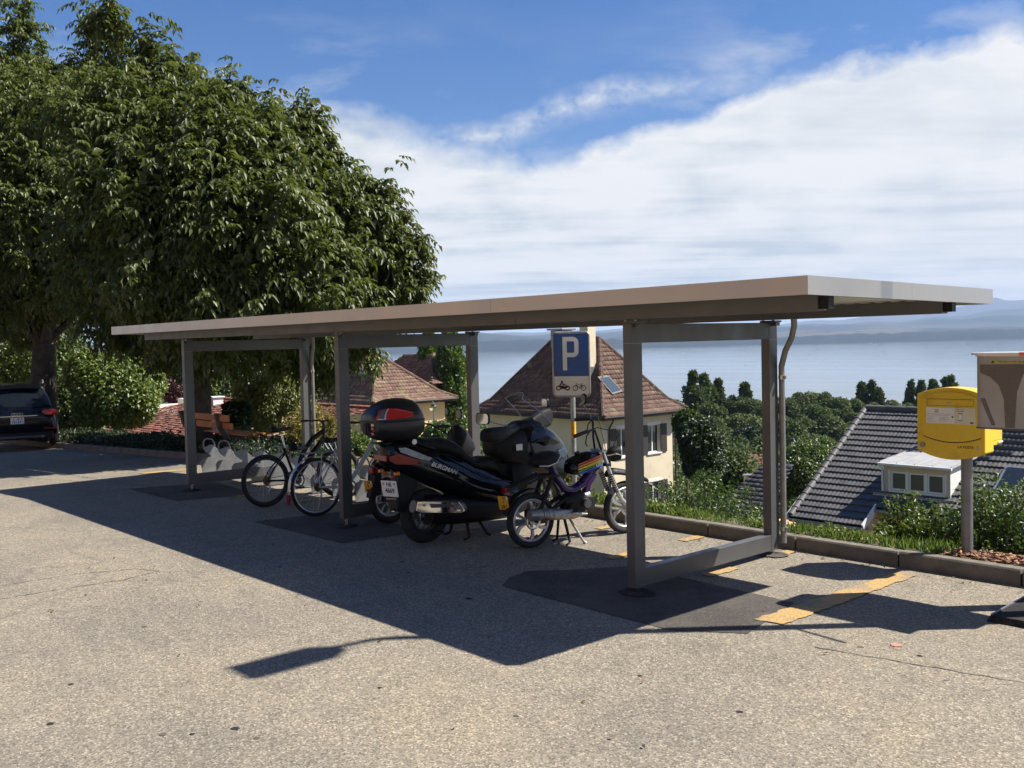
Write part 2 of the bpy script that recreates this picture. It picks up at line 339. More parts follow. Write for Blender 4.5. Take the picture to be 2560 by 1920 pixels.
# ================================================================ materials of the place
def asphalt_mat(name, base, stones=True, contrast=1., warm=0., sunk=False):
    m, nt, b = M_new(name); L = nt.links
    tc = N_(nt, 'ShaderNodeTexCoord')
    vo = N_(nt, 'ShaderNodeTexVoronoi'); vo.inputs['Scale'].default_value = 92; L.new(tc.outputs['Object'], vo.inputs['Vector'])
    sp = N_(nt, 'ShaderNodeSeparateColor'); L.new(vo.outputs['Color'], sp.inputs[0])
    r, g, bl = base
    lo = tuple(c*(1-.50*contrast) for c in base); hi = tuple(min(.85, c*(1+1.0*contrast)) for c in base)
    st = rmp(nt, sp.outputs[0], [(0., lo), (.45, base), (.82, tuple(c*1.15 for c in base)), (1., hi)])
    fine = rmp(nt, nz(nt, 160, 3, .7), [(.3, .72), (.7, 1.22)])
    c = mixc(nt, .8, st, fine, 'MULTIPLY')
    big = rmp(nt, nz(nt, .55, 6, .6), [(.28, (.76, .77, .80)), (.5, (1, 1, 1)), (.72, (1.16, 1.12, 1.04))])
    c = mixc(nt, 1., c, big, 'MULTIPLY')
    mid = rmp(nt, nz(nt, 4.5, 6, .7), [(.28, (.80, .80, .80)), (.45, (.98, .98, .98)), (.68, (1.10, 1.08, 1.05))])
    c = mixc(nt, 1., c, mid, 'MULTIPLY')
    # gum and oil spots
    v2 = N_(nt, 'ShaderNodeTexVoronoi'); v2.inputs['Scale'].default_value = 1.35; v2.inputs['Randomness'].default_value = 1
    wob = N_(nt, 'ShaderNodeVectorMath', operation='ADD'); L.new(tc.outputs['Object'], wob.inputs[0])
    nn = N_(nt, 'ShaderNodeTexNoise'); nn.inputs['Scale'].default_value = 30; L.new(tc.outputs['Object'], nn.inputs['Vector'])
    sc = N_(nt, 'ShaderNodeVectorMath', operation='SCALE'); sc.inputs['Scale'].default_value = .035; L.new(nn.outputs['Color'], sc.inputs[0]); L.new(sc.outputs[0], wob.inputs[1])
    L.new(wob.outputs[0], v2.inputs['Vector'])
    c = mixc(nt, rmp(nt, v2.outputs['Distance'], [(.018, .72), (.032, 0.)]), c, (.035, .033, .03))
    # hairline joints of old repairs
    v3 = N_(nt, 'ShaderNodeTexVoronoi', feature='DISTANCE_TO_EDGE'); v3.inputs['Scale'].default_value = .16
    w2 = N_(nt, 'ShaderNodeVectorMath', operation='ADD'); L.new(tc.outputs['Object'], w2.inputs[0])
    n3 = N_(nt, 'ShaderNodeTexNoise'); n3.inputs['Scale'].default_value = 1.2; n3.inputs['Detail'].default_value = 6; L.new(tc.outputs['Object'], n3.inputs['Vector'])
    s3 = N_(nt, 'ShaderNodeVectorMath', operation='SCALE'); s3.inputs['Scale'].default_value = .9; L.new(n3.outputs['Color'], s3.inputs[0]); L.new(s3.outputs[0], w2.inputs[1]); L.new(w2.outputs[0], v3.inputs['Vector'])
    if stones: c = mixc(nt, rmp(nt, v3.outputs['Distance'], [(.0015, .38), (.0045, 0.)]), c, (.09, .085, .08))
    # polished wheel tracks, drips and dusty scuffs
    if stones:
        c = mixc(nt, rmp(nt, nz(nt, .35, 4, .5, sc=(.25, 1.6, 1)), [(.50, 0.), (.62, .22)]), c, (.13, .118, .098))
        c = mixc(nt, rmp(nt, nz(nt, 1.6, 7, .75), [(.60, 0.), (.70, .38)]), c, (.115, .10, .08))
        c = mixc(nt, rmp(nt, nz(nt, 2.3, 7, .7, loc=(9, 4, 0)), [(.58, 0.), (.70, .30)]), c, (.30, .27, .21))
    else:
        c = mixc(nt, rmp(nt, nz(nt, 2.2, 7, .7), [(.46, 0.), (.72, .45)]), c, (.15, .13, .10))
    L.new(c, b.inputs['Base Color']); b.inputs['Roughness'].default_value = .88; b.inputs['Specular IOR Level'].default_value = .3
    h = N_(nt, 'ShaderNodeMath', operation='ADD'); L.new(vo.outputs['Distance'], h.inputs[0]); L.new(nz(nt, 220, 2), h.inputs[1])
    L.new(bumpn(nt, h.outputs[0], .35, .006), b.inputs['Normal'])
    return m
MA = {}
MA['lot'] = asphalt_mat('old_light_asphalt', (.212, .186, .144), True, .9)
MA['patch'] = asphalt_mat('new_black_asphalt', (.066, .058, .052), False, .55)
MA['tar'] = asphalt_mat('fresh_tar', (.018, .017, .017), False, .5)
def paint_mark():
    m, nt, b = M_new('worn_yellow_paint'); L = nt.links
    c = mixc(nt, rmp(nt, nz(nt, 55, 5, .8), [(.43, 0.), (.56, 1.)]), (.20, .168, .12), (.56, .32, .06))
    c = mixc(nt, rmp(nt, nz(nt, 3.2, 5, .7), [(.40, .85), (.55, 0.)]), c, (.20, .175, .13))
    L.new(c, b.inputs['Base Color']); b.inputs['Roughness'].default_value = .8
    return m
MA['mark'] = paint_mark()
MA['mark2'] = pm('almost_gone_paint', (.36, .235, .09), .85, 0, .45, 38, dirt=(.21, .175, .125), dscale=6)
MA['kerb'] = pm('kerb_concrete', (.155, .138, .11), .9, 0, .3, 9, .5, 120, dirt=(.08, .07, .055), dscale=2.2)
MA['soil'] = pm('soil', (.10, .075, .05), .95, 0, .4, 14, .6, 40)
def terrain_mat():
    m, nt, b = M_new('meadow_and_soil'); L = nt.links
    c = rmp(nt, nz(nt, .05, 8, .65), [(.3, (.040, .050, .020)), (.55, (.065, .078, .030)), (.75, (.13, .12, .055))])
    c = mixc(nt, 1., c, rmp(nt, nz(nt, 3., 6, .7), [(.3, .6), (.7, 1.2)]), 'MULTIPLY')
    L.new(c, b.inputs['Base Color']); b.inputs['Roughness'].default_value = .95
    return m
MA['terrain'] = terrain_mat()
MA['grey'] = pm('grey_metallic_paint', (.110, .110, .110), .44, .35, .05, 3, .03, 400, spec=.5)
MA['fascia'] = pm('brushed_aluminium_fascia', (.49, .46, .415), .36, .85, .04, 1.5)
MA['zinc'] = pm('galvanised_steel', (.42, .43, .44), .42, .75, .22, 14, .05, 60, dirt=(.20, .20, .19), dscale=5)
MA['zincd'] = pm('dull_zinc_pipe', (.26, .255, .25), .45, .55, .15, 10)
MA['steel'] = pm('stainless_steel', (.56, .55, .54), .24, 1., .08, 4)
MA['chrome'] = pm('chrome', (.72, .72, .73), .07, 1., .04, 4)
MA['black'] = pm('matte_black_plastic', (.010, .010, .011), .55, 0, .15, 20, .05, 200, spec=.28)
MA['blackd'] = pm('dark_grip_rubber', (.02, .02, .021), .8, 0, .15, 20, .1, 200)
MA['gloss'] = pm('glossy_black_paint', (.005, .0055, .008), .09, 0, .1, 3, coat=0., spec=.36)
MA['vinyl'] = pm('black_vinyl', (.010, .0105, .012), .6, 0, .1, 12, .08, 300, spec=.25)
MA['tyre'] = pm('tyre_rubber', (.016, .016, .017), .85, 0, .2, 30, .15, 90)
MA['rim'] = pm('silver_rim', (.52, .52, .53), .34, .6, .06, 8)
MA['rimd'] = pm('dark_rim', (.10, .10, .105), .4, .6, .1, 8)
MA['white'] = pm('white_print', (.78, .78, .76), .5, 0, .03, 3)
MA['ink'] = pm('black_print', (.012, .012, .013), .5, 0, .03, 3)
MA['red'] = pm('red_lens', (.22, .010, .008), .12, 0, .1, 12, spec=.7)
MA['redp'] = pm('red_wing_panel', (.50, .014, .016), .22, 0, .05, 3, coat=.4)
MA['orange'] = pm('orange_lens', (.62, .16, .02), .2, 0, .05, 8)
MA['yellow'] = pm('post_yellow', (.76, .52, .03), .38, 0, .04, 2.5, .01, 80, dirt=(.52, .30, .03), dscale=4)
MA['plate_y'] = pm('yellow_plate', (.80, .42, .035), .4, 0, .05, 6)
MA['skyblue'] = pm('sign_blue', (.010, .085, .32), .32, 0, .04, 3)
MA['underside'] = pm('trapezoid_sheet', (.55, .55, .52), .45, .2, .06, 3)
MA['glass'] = glass('window_glass')
MA['wallcream'] = pm('cream_render', (.64, .555, .40), .92, 0, .06, 1.2, .12, 50, dirt=(.50, .42, .31), dscale=.9)
MA['wallyel'] = pm('yellow_render', (.60, .47, .27), .92, 0, .07, 1.5, .12, 50)
MA['wallora'] = pm('apricot_render', (.74, .43, .27), .9, 0, .06, 1.5, .12, 50)
MA['whitewood'] = pm('white_woodwork', (.70, .69, .66), .6, 0, .05, 4)
MA['shutter'] = pm('dark_brown_shutter', (.035, .027, .024), .6, 0, .2, 12)
MA['gutter'] = pm('dark_brown_gutter', (.035, .026, .022), .45, .2, .15, 8)
MA['bark'] = pm('bark', (.085, .065, .05), .95, 0, .45, 7, .9, 12)
MA['barkd'] = pm('dark_bark', (.05, .04, .032), .95, 0, .45, 7, .9, 12)

# ================================================================ setting
def lot_z(x): return 0.0 if x > -14.5 else 0.037*(x+14.5)
def prof(y):
    ys = [9.2, 10.5, 12, 17, 25, 35, 60, 100, 200, 330, 420, 520]
    zs = [.06, -.75, -1.7, -3.9, -6.2, -8.2, -10.5, -14, -26, -47, -58, -62]
    return float(np.interp(y, ys, zs))
def ter_z(x, y):
    if y < 8.02: return lot_z(max(x, -60))-.45
    if x > -13.5 and y > 8.3: return float(np.interp(y, [8.3, 8.6, 9.0, 9.5, 10.5, 12, 13], [.07, -.02, -.35, -.8, -1.5, -2.3, -2.75])) if y < 13 else prof(y)
    if y <= 9.2: return lot_z(max(x, -60))+.07
    return prof(y)+lot_z(max(x, -40))*max(0., 1-(y-9.2)/12)
# parking lot: one sheet, follows the slight fall to the left
xs = [-60, -45, -34, -28, -24, -20, -17, -14.5, -12, -9, -6, -3, 0, 4, 10, 25, 60]; ysl = [-60, -30, -12, -4, 0, 3, 6, 7.985]
V = [(x, y, lot_z(x)) for y in ysl for x in xs]; nx = len(xs)
F = [(j*nx+i, j*nx+i+1, (j+1)*nx+i+1, (j+1)*nx+i) for j in range(len(ysl)-1) for i in range(nx-1)]
o = MB().add(V, F).build('parking_lot', MA['lot']); tag(o, kind='structure')
# hillside down to the lake
txs = np.concatenate([-np.geomspace(2600, 60, 22), np.linspace(-55, 55, 45), np.geomspace(60, 2600, 22)])
tys = np.concatenate([-np.geomspace(2600, 61, 10), [-55, 0, 7.9, 8.03, 8.08, 8.35, 8.7, 9.0, 9.2, 9.5, 10, 10.5, 11.2, 12, 13, 15], np.linspace(17, 60, 30), np.linspace(64, 520, 60)])
V = []
for y in tys:
    for x in txs:
        n = 0 if y < 9.1 else (math.sin(x*.31+y*.17)*math.cos(y*.23-x*.11))*min(.8, .05+(y-9.1)*.02)
        V.append((x, y, ter_z(x, y)+n))
nx = len(txs)
F = [(j*nx+i, j*nx+i+1, (j+1)*nx+i+1, (j+1)*nx+i) for j in range(len(tys)-1) for i in range(nx-1)]
o = npmesh('hillside', V, F, MA['terrain'], smooth=True); tag(o, kind='structure')
# planting strip behind the kerb
r = random.Random(4); V = []; F = []
sx_ = np.arange(-34, 8.01, .12); sy_ = [8.10, 8.2, 8.35, 8.5, 8.7, 8.9, 9.1, 9.35]
for y in sy_:
    for x in sx_: V.append((x, y, lot_z(x)+.105+.03*r.random()*(y > 8.12)-(.12 if y > 9.2 else 0) if x < -13.5 else float(np.interp(y, [8.1, 8.35, 8.5, 8.7, 8.9, 9.1, 9.35], [.105, .10, .06, -.05, -.22, -.42, -.75]))+.03*r.random()))
nx = len(sx_); F = [(j*nx+i, j*nx+i+1, (j+1)*nx+i+1, (j+1)*nx+i) for j in range(len(sy_)-1) for i in range(nx-1)]
o = npmesh('planting_strip', V, F, MA['soil']); tag(o, kind='structure')
# kerb of single stones
kr = empty('kerb', (0, 8.04, 0)); tag(kr, kind='structure')
kme = None
i = 0
for k in range(-34, 9):
    x0 = k-.06; c = x0+.5; z = lot_z(c)
    mb = MB(); mb.prism([(-.06, -.25), (.06, -.25), (.06, .118), (.05, .13), (-.045, .13), (-.06, .112)], .985, 'x', -.4925)
    if kme is None:
        ko = mb.build('kerb_stone', MA['kerb'], kr, bevel=.004); kme = ko.data
    else:
        ko = linkobj('kerb_stone', kme, kr); b_ = ko.modifiers.new('b', 'BEVEL'); b_.width = .004; b_.segments = 2; b_.limit_method = 'ANGLE'
    ko.location = (c, random.uniform(-.003, .003), z+random.uniform(-.003, .003)); ko.rotation_euler = (0, -math.atan(.037) if c < -14.5 else 0, random.uniform(-.002, .002))
# black repair patches around the frame feet
def sheet(name, pts, z, mat, jag=.0, step=.12, seed=1):
    rr = random.Random(seed); out = []
    for i in range(len(pts)):
        a = Vector((*pts[i], 0)); b = Vector((*pts[(i+1) % len(pts)], 0)); n = max(1, int((b-a).length/step))
        for t in range(n):
            p = a.lerp(b, t/n); j = jag if t else 0; out.append((p.x+rr.uniform(-j, j), p.y+rr.uniform(-j, j)))
    bm = bmesh.new(); vs = [bm.verts.new((x, y, 0)) for x, y in out]; f = bm.faces.new(vs); bmesh.ops.triangulate(bm, faces=[f]); bmesh.ops.recalc_face_normals(bm, faces=bm.faces[:])
    me = bpy.data.meshes.new(name); bm.to_mesh(me); bm.free()
    if me.polygons[0].normal.z < 0: me.flip_normals()
    me.materials.append(mat); o = linkobj(name, me); o.location = (0, 0, z); tag(o, kind='structure'); return o
sheet('asphalt_patch', [(-6.05, 5.22), (-4.30, 5.20), (-3.86, 5.50), (-4.06, 6.38), (-5.75, 6.46), (-6.05, 5.98), (-6.28, 5.72), (-6.22, 5.45)], .004, MA['patch'], .006, .1, 3)
sheet('asphalt_patch', [(-10.4, 5.22), (-8.55, 5.26), (-8.45, 6.22), (-10.2, 6.3)], .004, MA['patch'], .006, .1, 4)
sheet('asphalt_patch', [(-14.32, 5.25), (-12.62, 5.26), (-12.37, 6.28), (-13.9, 6.4)], .004, MA['patch'], .006, .1, 5)
# yellow bay markings
sheet('bay_marking', [(-4.02, 5.80), (-3.80, 5.83), (-3.80, 7.80), (-3.96, 7.84)], .008, MA['mark'], .014, .05, 6)
for k, (ya, yb) in enumerate([(6.62, 7.9), (6.55, 7.9), (6.3, 7.8), (6.4, 7.8), (6.3, 7.8), (6.3, 7.8), (6.2, 7.8), (5.95, 7.8)]):
    x = -5.1-1.04*k
    sheet('bay_marking', [(x, ya), (x+.11, ya), (x+.11, ya+.38), (x, ya+.38)], .008, MA['mark'] if k == 0 else MA['mark2'], .012, .05, 10+k)
    sheet('bay_marking', [(x, yb-.3), (x+.11, yb-.3), (x+.11, yb), (x, yb)], .008, MA['mark2'], .012, .05, 30+k)
sheet('bay_marking', [(-16.55, 6.25), (-16.35, 6.25), (-16.15, 7.1), (-16.35, 7.1)], -.058, MA['mark'], .006, .06, 50).rotation_euler = (0, 0, 0)
def crack(pts, w, name='tarmac_crack', mat=None, seed=0):
    rr = random.Random(seed); L_ = []; P_ = [Vector((*p, 0)) for p in pts]
    for a, b in zip(P_, P_[1:]):
        n = max(2, int((b-a).length/.06))
        for i in range(n): L_.append(a.lerp(b, i/n)+Vector((rr.uniform(-1, 1), rr.uniform(-1, 1), 0))*.010)
    V = []; F = []
    for i, p in enumerate(L_):
        t = (L_[min(i+1, len(L_)-1)]-L_[max(i-1, 0)]).normalized(); nn = Vector((-t.y, t.x, 0)); ww = w*rr.uniform(.25, 1.2)
        V += [tuple(p+nn*ww), tuple(p-nn*ww)]
    F = [(2*i, 2*i+1, 2*i+3, 2*i+2) for i in range(len(L_)-1)]
    o = MB().add(V, F).build(name, mat or MA['seam']); o.location.z = .0035; tag(o, kind='structure')
MA['seam'] = pm('old_seam_dirt', (.085, .075, .06), .9, 0, .4, 30)
crack([(-9.35, 1.75), (-9.25, 2.3), (-9.2, 2.9), (-9.0, 3.35), (-8.75, 3.45), (-8.65, 3.1), (-8.72, 2.6), (-8.75, 1.9), (-8.6, 1.2)], .006, seed=1)
crack([(-3.4, 5.55), (-2.9, 5.65), (-2.4, 5.75), (-1.6, 5.9)], .006, seed=2)
crack([(-15.5, 3.2), (-15.0, 5.4), (-14.9, 7.6)], .012, seed=3); crack([(-21, 4.4), (-18, 5.0), (-14.9, 5.45), (-12.4, 5.9)], .012, mat=MA['lot'] if False else None, seed=4)
0 and crack([(-5.9, 3.1), (-4.9, 3.6), (-4.2, 4.6), (-3.9, 5.5)], .003, seed=5)
for k, (px, py, r_) in enumerate([(408, 1836, .022), (480, 1836, .016), (588, 1822, .028), (643, 1846, .020), (178, 1711, .02), (125, 1810, .022), (360, 1567, .024), (214, 1488, .016), (366, 1451, .016), (1020, 1432, .03), (1172, 1497, .035), (700, 1418, .02), (1005, 1405, .03), (2300, 1640, .02), (950, 1720, .016), (1290, 1790, .018), (1850, 1780, .02), (1600, 1690, .015)]):
    p = gp(px, py); rr = random.Random(k); n = 12; V = [(0, 0, .006)]+[(math.cos(2*PI*i/n)*r_*rr.uniform(.7, 1.2), math.sin(2*PI*i/n)*r_*rr.uniform(.6, 1.), 0) for i in range(n)]
    o = MB().add(V, [(0, 1+i, 1+(i+1) % n) for i in range(n)]).build('trodden_gum', MA['tar'] if k % 3 else MA['seam']); o.location = (p.x, p.y, .002); tag(o, kind='structure')
p = gp(2240, 1614); o = MB().prism([(math.cos(a)*.036*(1+.2*math.sin(3*a)), math.sin(a)*.034) for a in [2*PI*i/14 for i in range(14)]], .002, 'z', 0).build('pink_marking', pm('pink_spray', (.40, .20, .15), .8, 0, .3, 40)); o.location = (p.x, p.y, .003); tag(o, kind='structure')
# far side of the lake: wooded shore, fields, hills and mountains, each with real depth
def ridge(name, d0, hts, mat, width, foot=-58, seed=0, rough=.08, n=260, zoff=0):
    """hts: (column in the picture, height of the crest in metres)"""
    rr = np.random.default_rng(seed); us = np.linspace(-1.15, 1.15, n); u_pts = [(a-1280)/FPX for a, _ in hts]; h_pts = [b for _, b in hts]
    h = np.interp(us, u_pts, h_pts); nzv = sum(np.sin(us*f+rr.uniform(0, 7))/f*w for f, w in ((17, 6.), (41, 8.), (97, 12.), (210, 16.)))
    h = foot+(h-foot)*(1+rough*nzv+rr.normal(0, .02*rough*8, n)); V = []; rows = [(0, 0), (.25, .45), (.55, .85), (1., 1.), (2.2, .5), (3.5, 0)]
    for t, k in rows:
        for i, u in enumerate(us):
            d = d0+width*t; jt = 1+ (.05*math.sin(i*.9+t*5) if 0 < t < 2 else 0)
            p = _RG*(u*d)+_FG*d; V.append((p.x, p.y, foot+(h[i]-foot)*k*jt))
    F = [(j*n+i, j*n+i+1, (j+1)*n+i+1, (j+1)*n+i) for j in range(len(rows)-1) for i in range(n-1)]
    o = npmesh(name, V, F, mat, smooth=True); tag(o, kind='structure'); return o
def hillmat(name, c1, c2, fields=None, sc=.004):  # the hill colours passed in carry some blue of the distant haze
    m, nt, b = M_new(name); c = rmp(nt, nz(nt, sc, 8, .7, sc=(1, 1, 4)), [(.35, c1), (.65, c2)])
    if fields: c = mixc(nt, rmp(nt, nz(nt, sc*.35, 4, .5, sc=(1, 1, 10)), [(.52, 0.), (.56, 1.)]), c, fields)
    nt.links.new(c, b.inputs['Base Color']); b.inputs['Roughness'].default_value = 1; b.inputs['Specular IOR Level'].default_value = 0.1
    return m
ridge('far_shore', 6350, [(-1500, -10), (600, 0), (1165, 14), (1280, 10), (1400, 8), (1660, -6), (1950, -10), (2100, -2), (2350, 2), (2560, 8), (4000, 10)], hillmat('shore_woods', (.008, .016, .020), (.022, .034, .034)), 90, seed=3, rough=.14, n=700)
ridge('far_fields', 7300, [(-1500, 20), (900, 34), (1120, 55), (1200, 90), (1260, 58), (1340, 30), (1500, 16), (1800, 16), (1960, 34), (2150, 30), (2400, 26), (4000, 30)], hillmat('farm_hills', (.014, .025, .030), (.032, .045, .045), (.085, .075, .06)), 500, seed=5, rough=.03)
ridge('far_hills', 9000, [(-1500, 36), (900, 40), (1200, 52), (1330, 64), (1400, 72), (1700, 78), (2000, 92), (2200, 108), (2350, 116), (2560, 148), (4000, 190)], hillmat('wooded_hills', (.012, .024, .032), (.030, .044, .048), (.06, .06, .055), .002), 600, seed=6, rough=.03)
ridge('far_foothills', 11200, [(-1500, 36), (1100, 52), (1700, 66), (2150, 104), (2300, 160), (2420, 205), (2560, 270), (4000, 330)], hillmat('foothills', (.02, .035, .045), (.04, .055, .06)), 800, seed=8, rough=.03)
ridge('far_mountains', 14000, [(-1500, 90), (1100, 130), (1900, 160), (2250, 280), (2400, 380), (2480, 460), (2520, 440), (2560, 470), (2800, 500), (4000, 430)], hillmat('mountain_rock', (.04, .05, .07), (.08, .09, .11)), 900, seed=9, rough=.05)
# lake
def lake_mat():
    m, nt, b = M_new('lake_water'); L = nt.links
    b.inputs['Base Color'].default_value = (.05, .08, .085, 1); b.inputs['Specular IOR Level'].default_value = .5; b.inputs['IOR'].default_value = 1.33
    g = N_(nt, 'ShaderNodeNewGeometry'); mp = N_(nt, 'ShaderNodeMapping'); L.new(g.outputs['Position'], mp.inputs[0]); mp.inputs['Rotation'].default_value = (0, 0, YAW); mp.inputs['Scale'].default_value = (.0012, .006, 1)
    n = N_(nt, 'ShaderNodeTexNoise'); L.new(mp.outputs[0], n.inputs['Vector']); n.inputs['Scale'].default_value = 1.6; n.inputs['Detail'].default_value = 7; n.inputs['Roughness'].default_value = .6
    L.new(rmp(nt, n.outputs['Fac'], [(.35, .07), (.65, .12)]), b.inputs['Roughness'])
    w = N_(nt, 'ShaderNodeTexNoise'); L.new(g.outputs['Position'], w.inputs['Vector']); w.inputs['Scale'].default_value = .8; w.inputs['Detail'].default_value = 5
    L.new(bumpn(nt, w.outputs['Fac'], .015, .1), b.inputs['Normal'])
    return m
V = []
for d in (250, 450, 900, 2000, 4500, 6500):
    for u in (-1.6, -.8, 0, .8, 1.6): p = _RG*(u*max(d, 900))+_FG*d; V.append((p.x, p.y, -55))
F = [(j*5+i, j*5+i+1, (j+1)*5+i+1, (j+1)*5+i) for j in range(5) for i in range(4)]
o = MB().add(V, F).build('lake', lake_mat()); tag(o, kind='structure')
# haze: one closed box round everything on the ground
hm = bpy.data.materials.new('haze_air'); hm.use_nodes = True; nt = hm.node_tree; nt.nodes.remove(nt.nodes['Principled BSDF'])
pv = nt.nodes.new('ShaderNodeVolumePrincipled'); pv.inputs['Color'].default_value = (.56, .73, 1.0, 1); pv.inputs['Density'].default_value = 6.2e-5; pv.inputs['Anisotropy'].default_value = .0
nt.links.new(pv.outputs[0], nt.nodes['Material Output'].inputs['Volume'])
hz = MB().box((-9000, 8000, 244), (44000, 44000, 616)).build('haze', hm); tag(hz, kind='stuff')

# ================================================================ bike shelter
sh = empty('bike_shelter', (-9.2, 6.7, 0), 0, 'long flat grey metal shelter over the parked bikes, on three rectangular frames', 'shelter')
O = Vector((-9.2, 6.7, 0))
def S(mb, name, mat, parent=sh, **k):
    mb.v = [tuple(Vector(v)-O) for v in mb.v]; return mb.build(name, mat, parent, **k)
XR, XL, YF, YB = -3.294, -15.054, 5.366, 8.041
def zb(y): return 2.2455+(2.2068-2.2455)*(y-YF)/(YB-YF)
FH = .117
seams = [XL, -12.15, -9.2, -6.28, XR]
for a, b in zip(seams[:-1], seams[1:]):
    for yy, s_ in ((YF, 1), (YB-.03, 1)):
        S(MB().b2(a+.0008, b-.0008, yy, yy+.03, zb(yy), zb(yy)+FH), 'fascia_panel', MA['fascia'])
for xx in (XL+.001, XR-.031):
    z0, z1 = zb(YF+.03), zb(YB-.03)
    for ya, yb in ((YF+.0305, 6.7), (6.702, YB-.0305)):
        S(MB().add([(xx, ya, zb(ya)), (xx+.03, ya, zb(ya)), (xx+.03, yb, zb(yb)), (xx, yb, zb(yb)), (xx, ya, zb(ya)+FH), (xx+.03, ya, zb(ya)+FH), (xx+.03, yb, zb(yb)+FH), (xx, yb, zb(yb)+FH)],
          [(3, 2, 1, 0), (4, 5, 6, 7), (0, 1, 5, 4), (1, 2, 6, 5), (2, 3, 7, 6), (3, 0, 4, 7)]), 'fascia_panel', MA['fascia'])
mb = MB(); mb.add([(XL+.04, YF+.035, zb(YF)+.095), (XR-.035, YF+.035, zb(YF)+.095), (XR-.035, YB-.035, zb(YB)+.095), (XL+.04, YB-.035, zb(YB)+.095)], [(0, 1, 2, 3)])
S(mb, 'roof_sheet', MA['zinc'])
# trapezoid sheet seen from below
mb = MB(); x = XL+.04; V = []; zz = []
while x < XR-.16:
    for dx, dz in ((0, .03), (.05, .03), (.065, 0), (.115, 0)): V.append((x+dx, dz))
    x += .13
vs = [(a, y, zb(y)+b+.026) for y in (YF+.035, YB-.035) for a, b in V]; n = len(V)
S(mb.__class__().add(vs, [(i, i+1, n+i+1, n+i) for i in range(n-1)]), 'underside_sheet', MA['underside'])
for yc in (5.69, 7.43):
    x0, x1 = -14.5, -3.40; zt = zb(yc)+.022; z0 = 2.150 if yc < 6 else 2.135
    S(MB().b2(x0, x1, yc-.045, yc+.045, z0, zt), 'beam', MA['grey'], bevel=.004)
    S(MB().b2(x1+.001, x1+.07, yc-.03, yc+.035, z0+.012, zt-.02), 'beam_end_dark', MA['black'])  # black block stands for the shaded hollow of the open channel end
    S(MB().b2(x0, x1, yc+.05, yc+.058, z0+.004, z0+.012), 'beam_edge', MA['zinc'])
PW, PD = .086, .125; Y0, Y1 = 5.80, 7.655
for k, xc in enumerate((-5.10, -9.33, -13.37)):
    zf = .055 if k == 0 else .095
    for yc in (Y0, Y1):
        S(MB().b2(xc-PW/2, xc+PW/2, yc-PD/2, yc+PD/2, zf, 2.117), 'post', MA['grey'], bevel=.003)
        ft = S(MB().cyl((xc-.014, yc, -.02), (xc-.014, yc, zf), .014, 10).cyl((xc+.02, yc, -.02), (xc+.02, yc, zf), .014, 10), 'foot', MA['steel'])
        S(MB().b2(xc-.06, xc+.10, yc-.055, yc+.05, 2.1172, 2.134), 'bracket', MA['grey'], bevel=.002)
        S(MB().b2(xc+.046, xc+.095, yc-.03, yc+.03, 2.085, 2.117), 'bracket', MA['grey'], bevel=.002)
    S(MB().b2(xc-PW/2+.002, xc+PW/2-.002, Y0+PD/2+.0005, Y1-PD/2-.0005, 1.967, 2.115), 'cross_beam', MA['grey'], bevel=.003)
    S(MB().b2(xc-PW/2+.002, xc+PW/2-.002, Y0+PD/2+.0005, Y1-PD/2-.0005, zf+.002, zf+.142), 'bottom_rail', MA['grey'], bevel=.003)
for xc in (-5.10, -13.37):
    px, py = xc+.070, Y1+.088
    S(MB().tube([(px, py, .11), (px, py, 1.62), (px+.005, py-.01, 1.72), (px+.06, py-.03, 1.86), (px+.14, py-.05, 1.98), (px+.185, py-.08, 2.08), (px+.19, py-.10, 2.24)], .027, 14), 'downpipe', MA['zincd'], smooth=True)
    for z in (1.62, .24): 
        S(MB().cyl((px, py, z-.018), (px, py, z+.018), .031, 14).b2(px+.02, px+.055, py-.02, py+.006, z-.015, z+.015), 'pipe_clamp', MA['steel'], smooth=True)
for k, xc in enumerate((-5.10, -9.33, -13.37)):
    for yc in (Y0, Y1):
        S(MB().b2(xc-PW/2-.0012, xc+PW/2+.0012, yc-PD/2-.0012, yc+PD/2+.0012, 1.962, 1.966), 'weld_seam', MA['rimd_'] if 'rimd_' in MA else MA['zincd'])
        for dx in (-.035, .07): S(MB().cyl((xc+dx, yc-.04, 2.134), (xc+dx, yc-.04, 2.146), .011, 6), 'bolt', MA['zinc'])
for x in (-6.28, -9.2, -12.15):
    for yc in (5.69, 7.43): S(MB().b2(x-.0015, x+.0015, yc-.0462, yc+.0462, 2.151, 2.20), 'beam_joint', MA['black'])
# tar collars round the feet
for k, (x, y, rx, s1) in enumerate([(-5.10, 5.80, .15, 1), (-5.10, 7.655, .15, 0), (-9.33, 5.80, .15, 0), (-9.33, 7.655, .14, 0), (-13.37, 5.80, .15, 0), (-13.37, 7.655, .14, 0)]):
    rr = random.Random(k); n = 22; V = [(0, 0, .02+.015*s1)]; 
    for q, (f, h) in enumerate(((.45, .03 if s1 else .014), (.8, .012), (1., .0055))):
        for i in range(n):
            a = 2*PI*i/n; u = f*rx*(1+rr.uniform(-.10, .10)); V.append((u*math.cos(a), u*.8*math.sin(a), h+rr.uniform(-.004, .006)*(q < 2)))
    F = [(0, 1+i, 1+(i+1) % n) for i in range(n)]
    for q in range(2): F += [(1+q*n+i, 1+(q+1)*n+i, 1+(q+1)*n+(i+1) % n, 1+q*n+(i+1) % n) for i in range(n)]
    o = MB().add(V, F).build('tar_collar', MA['tar'] if k != 1 else MA['patch'], smooth=True); o.location = (x, y, .0045); tag(o, kind='structure')
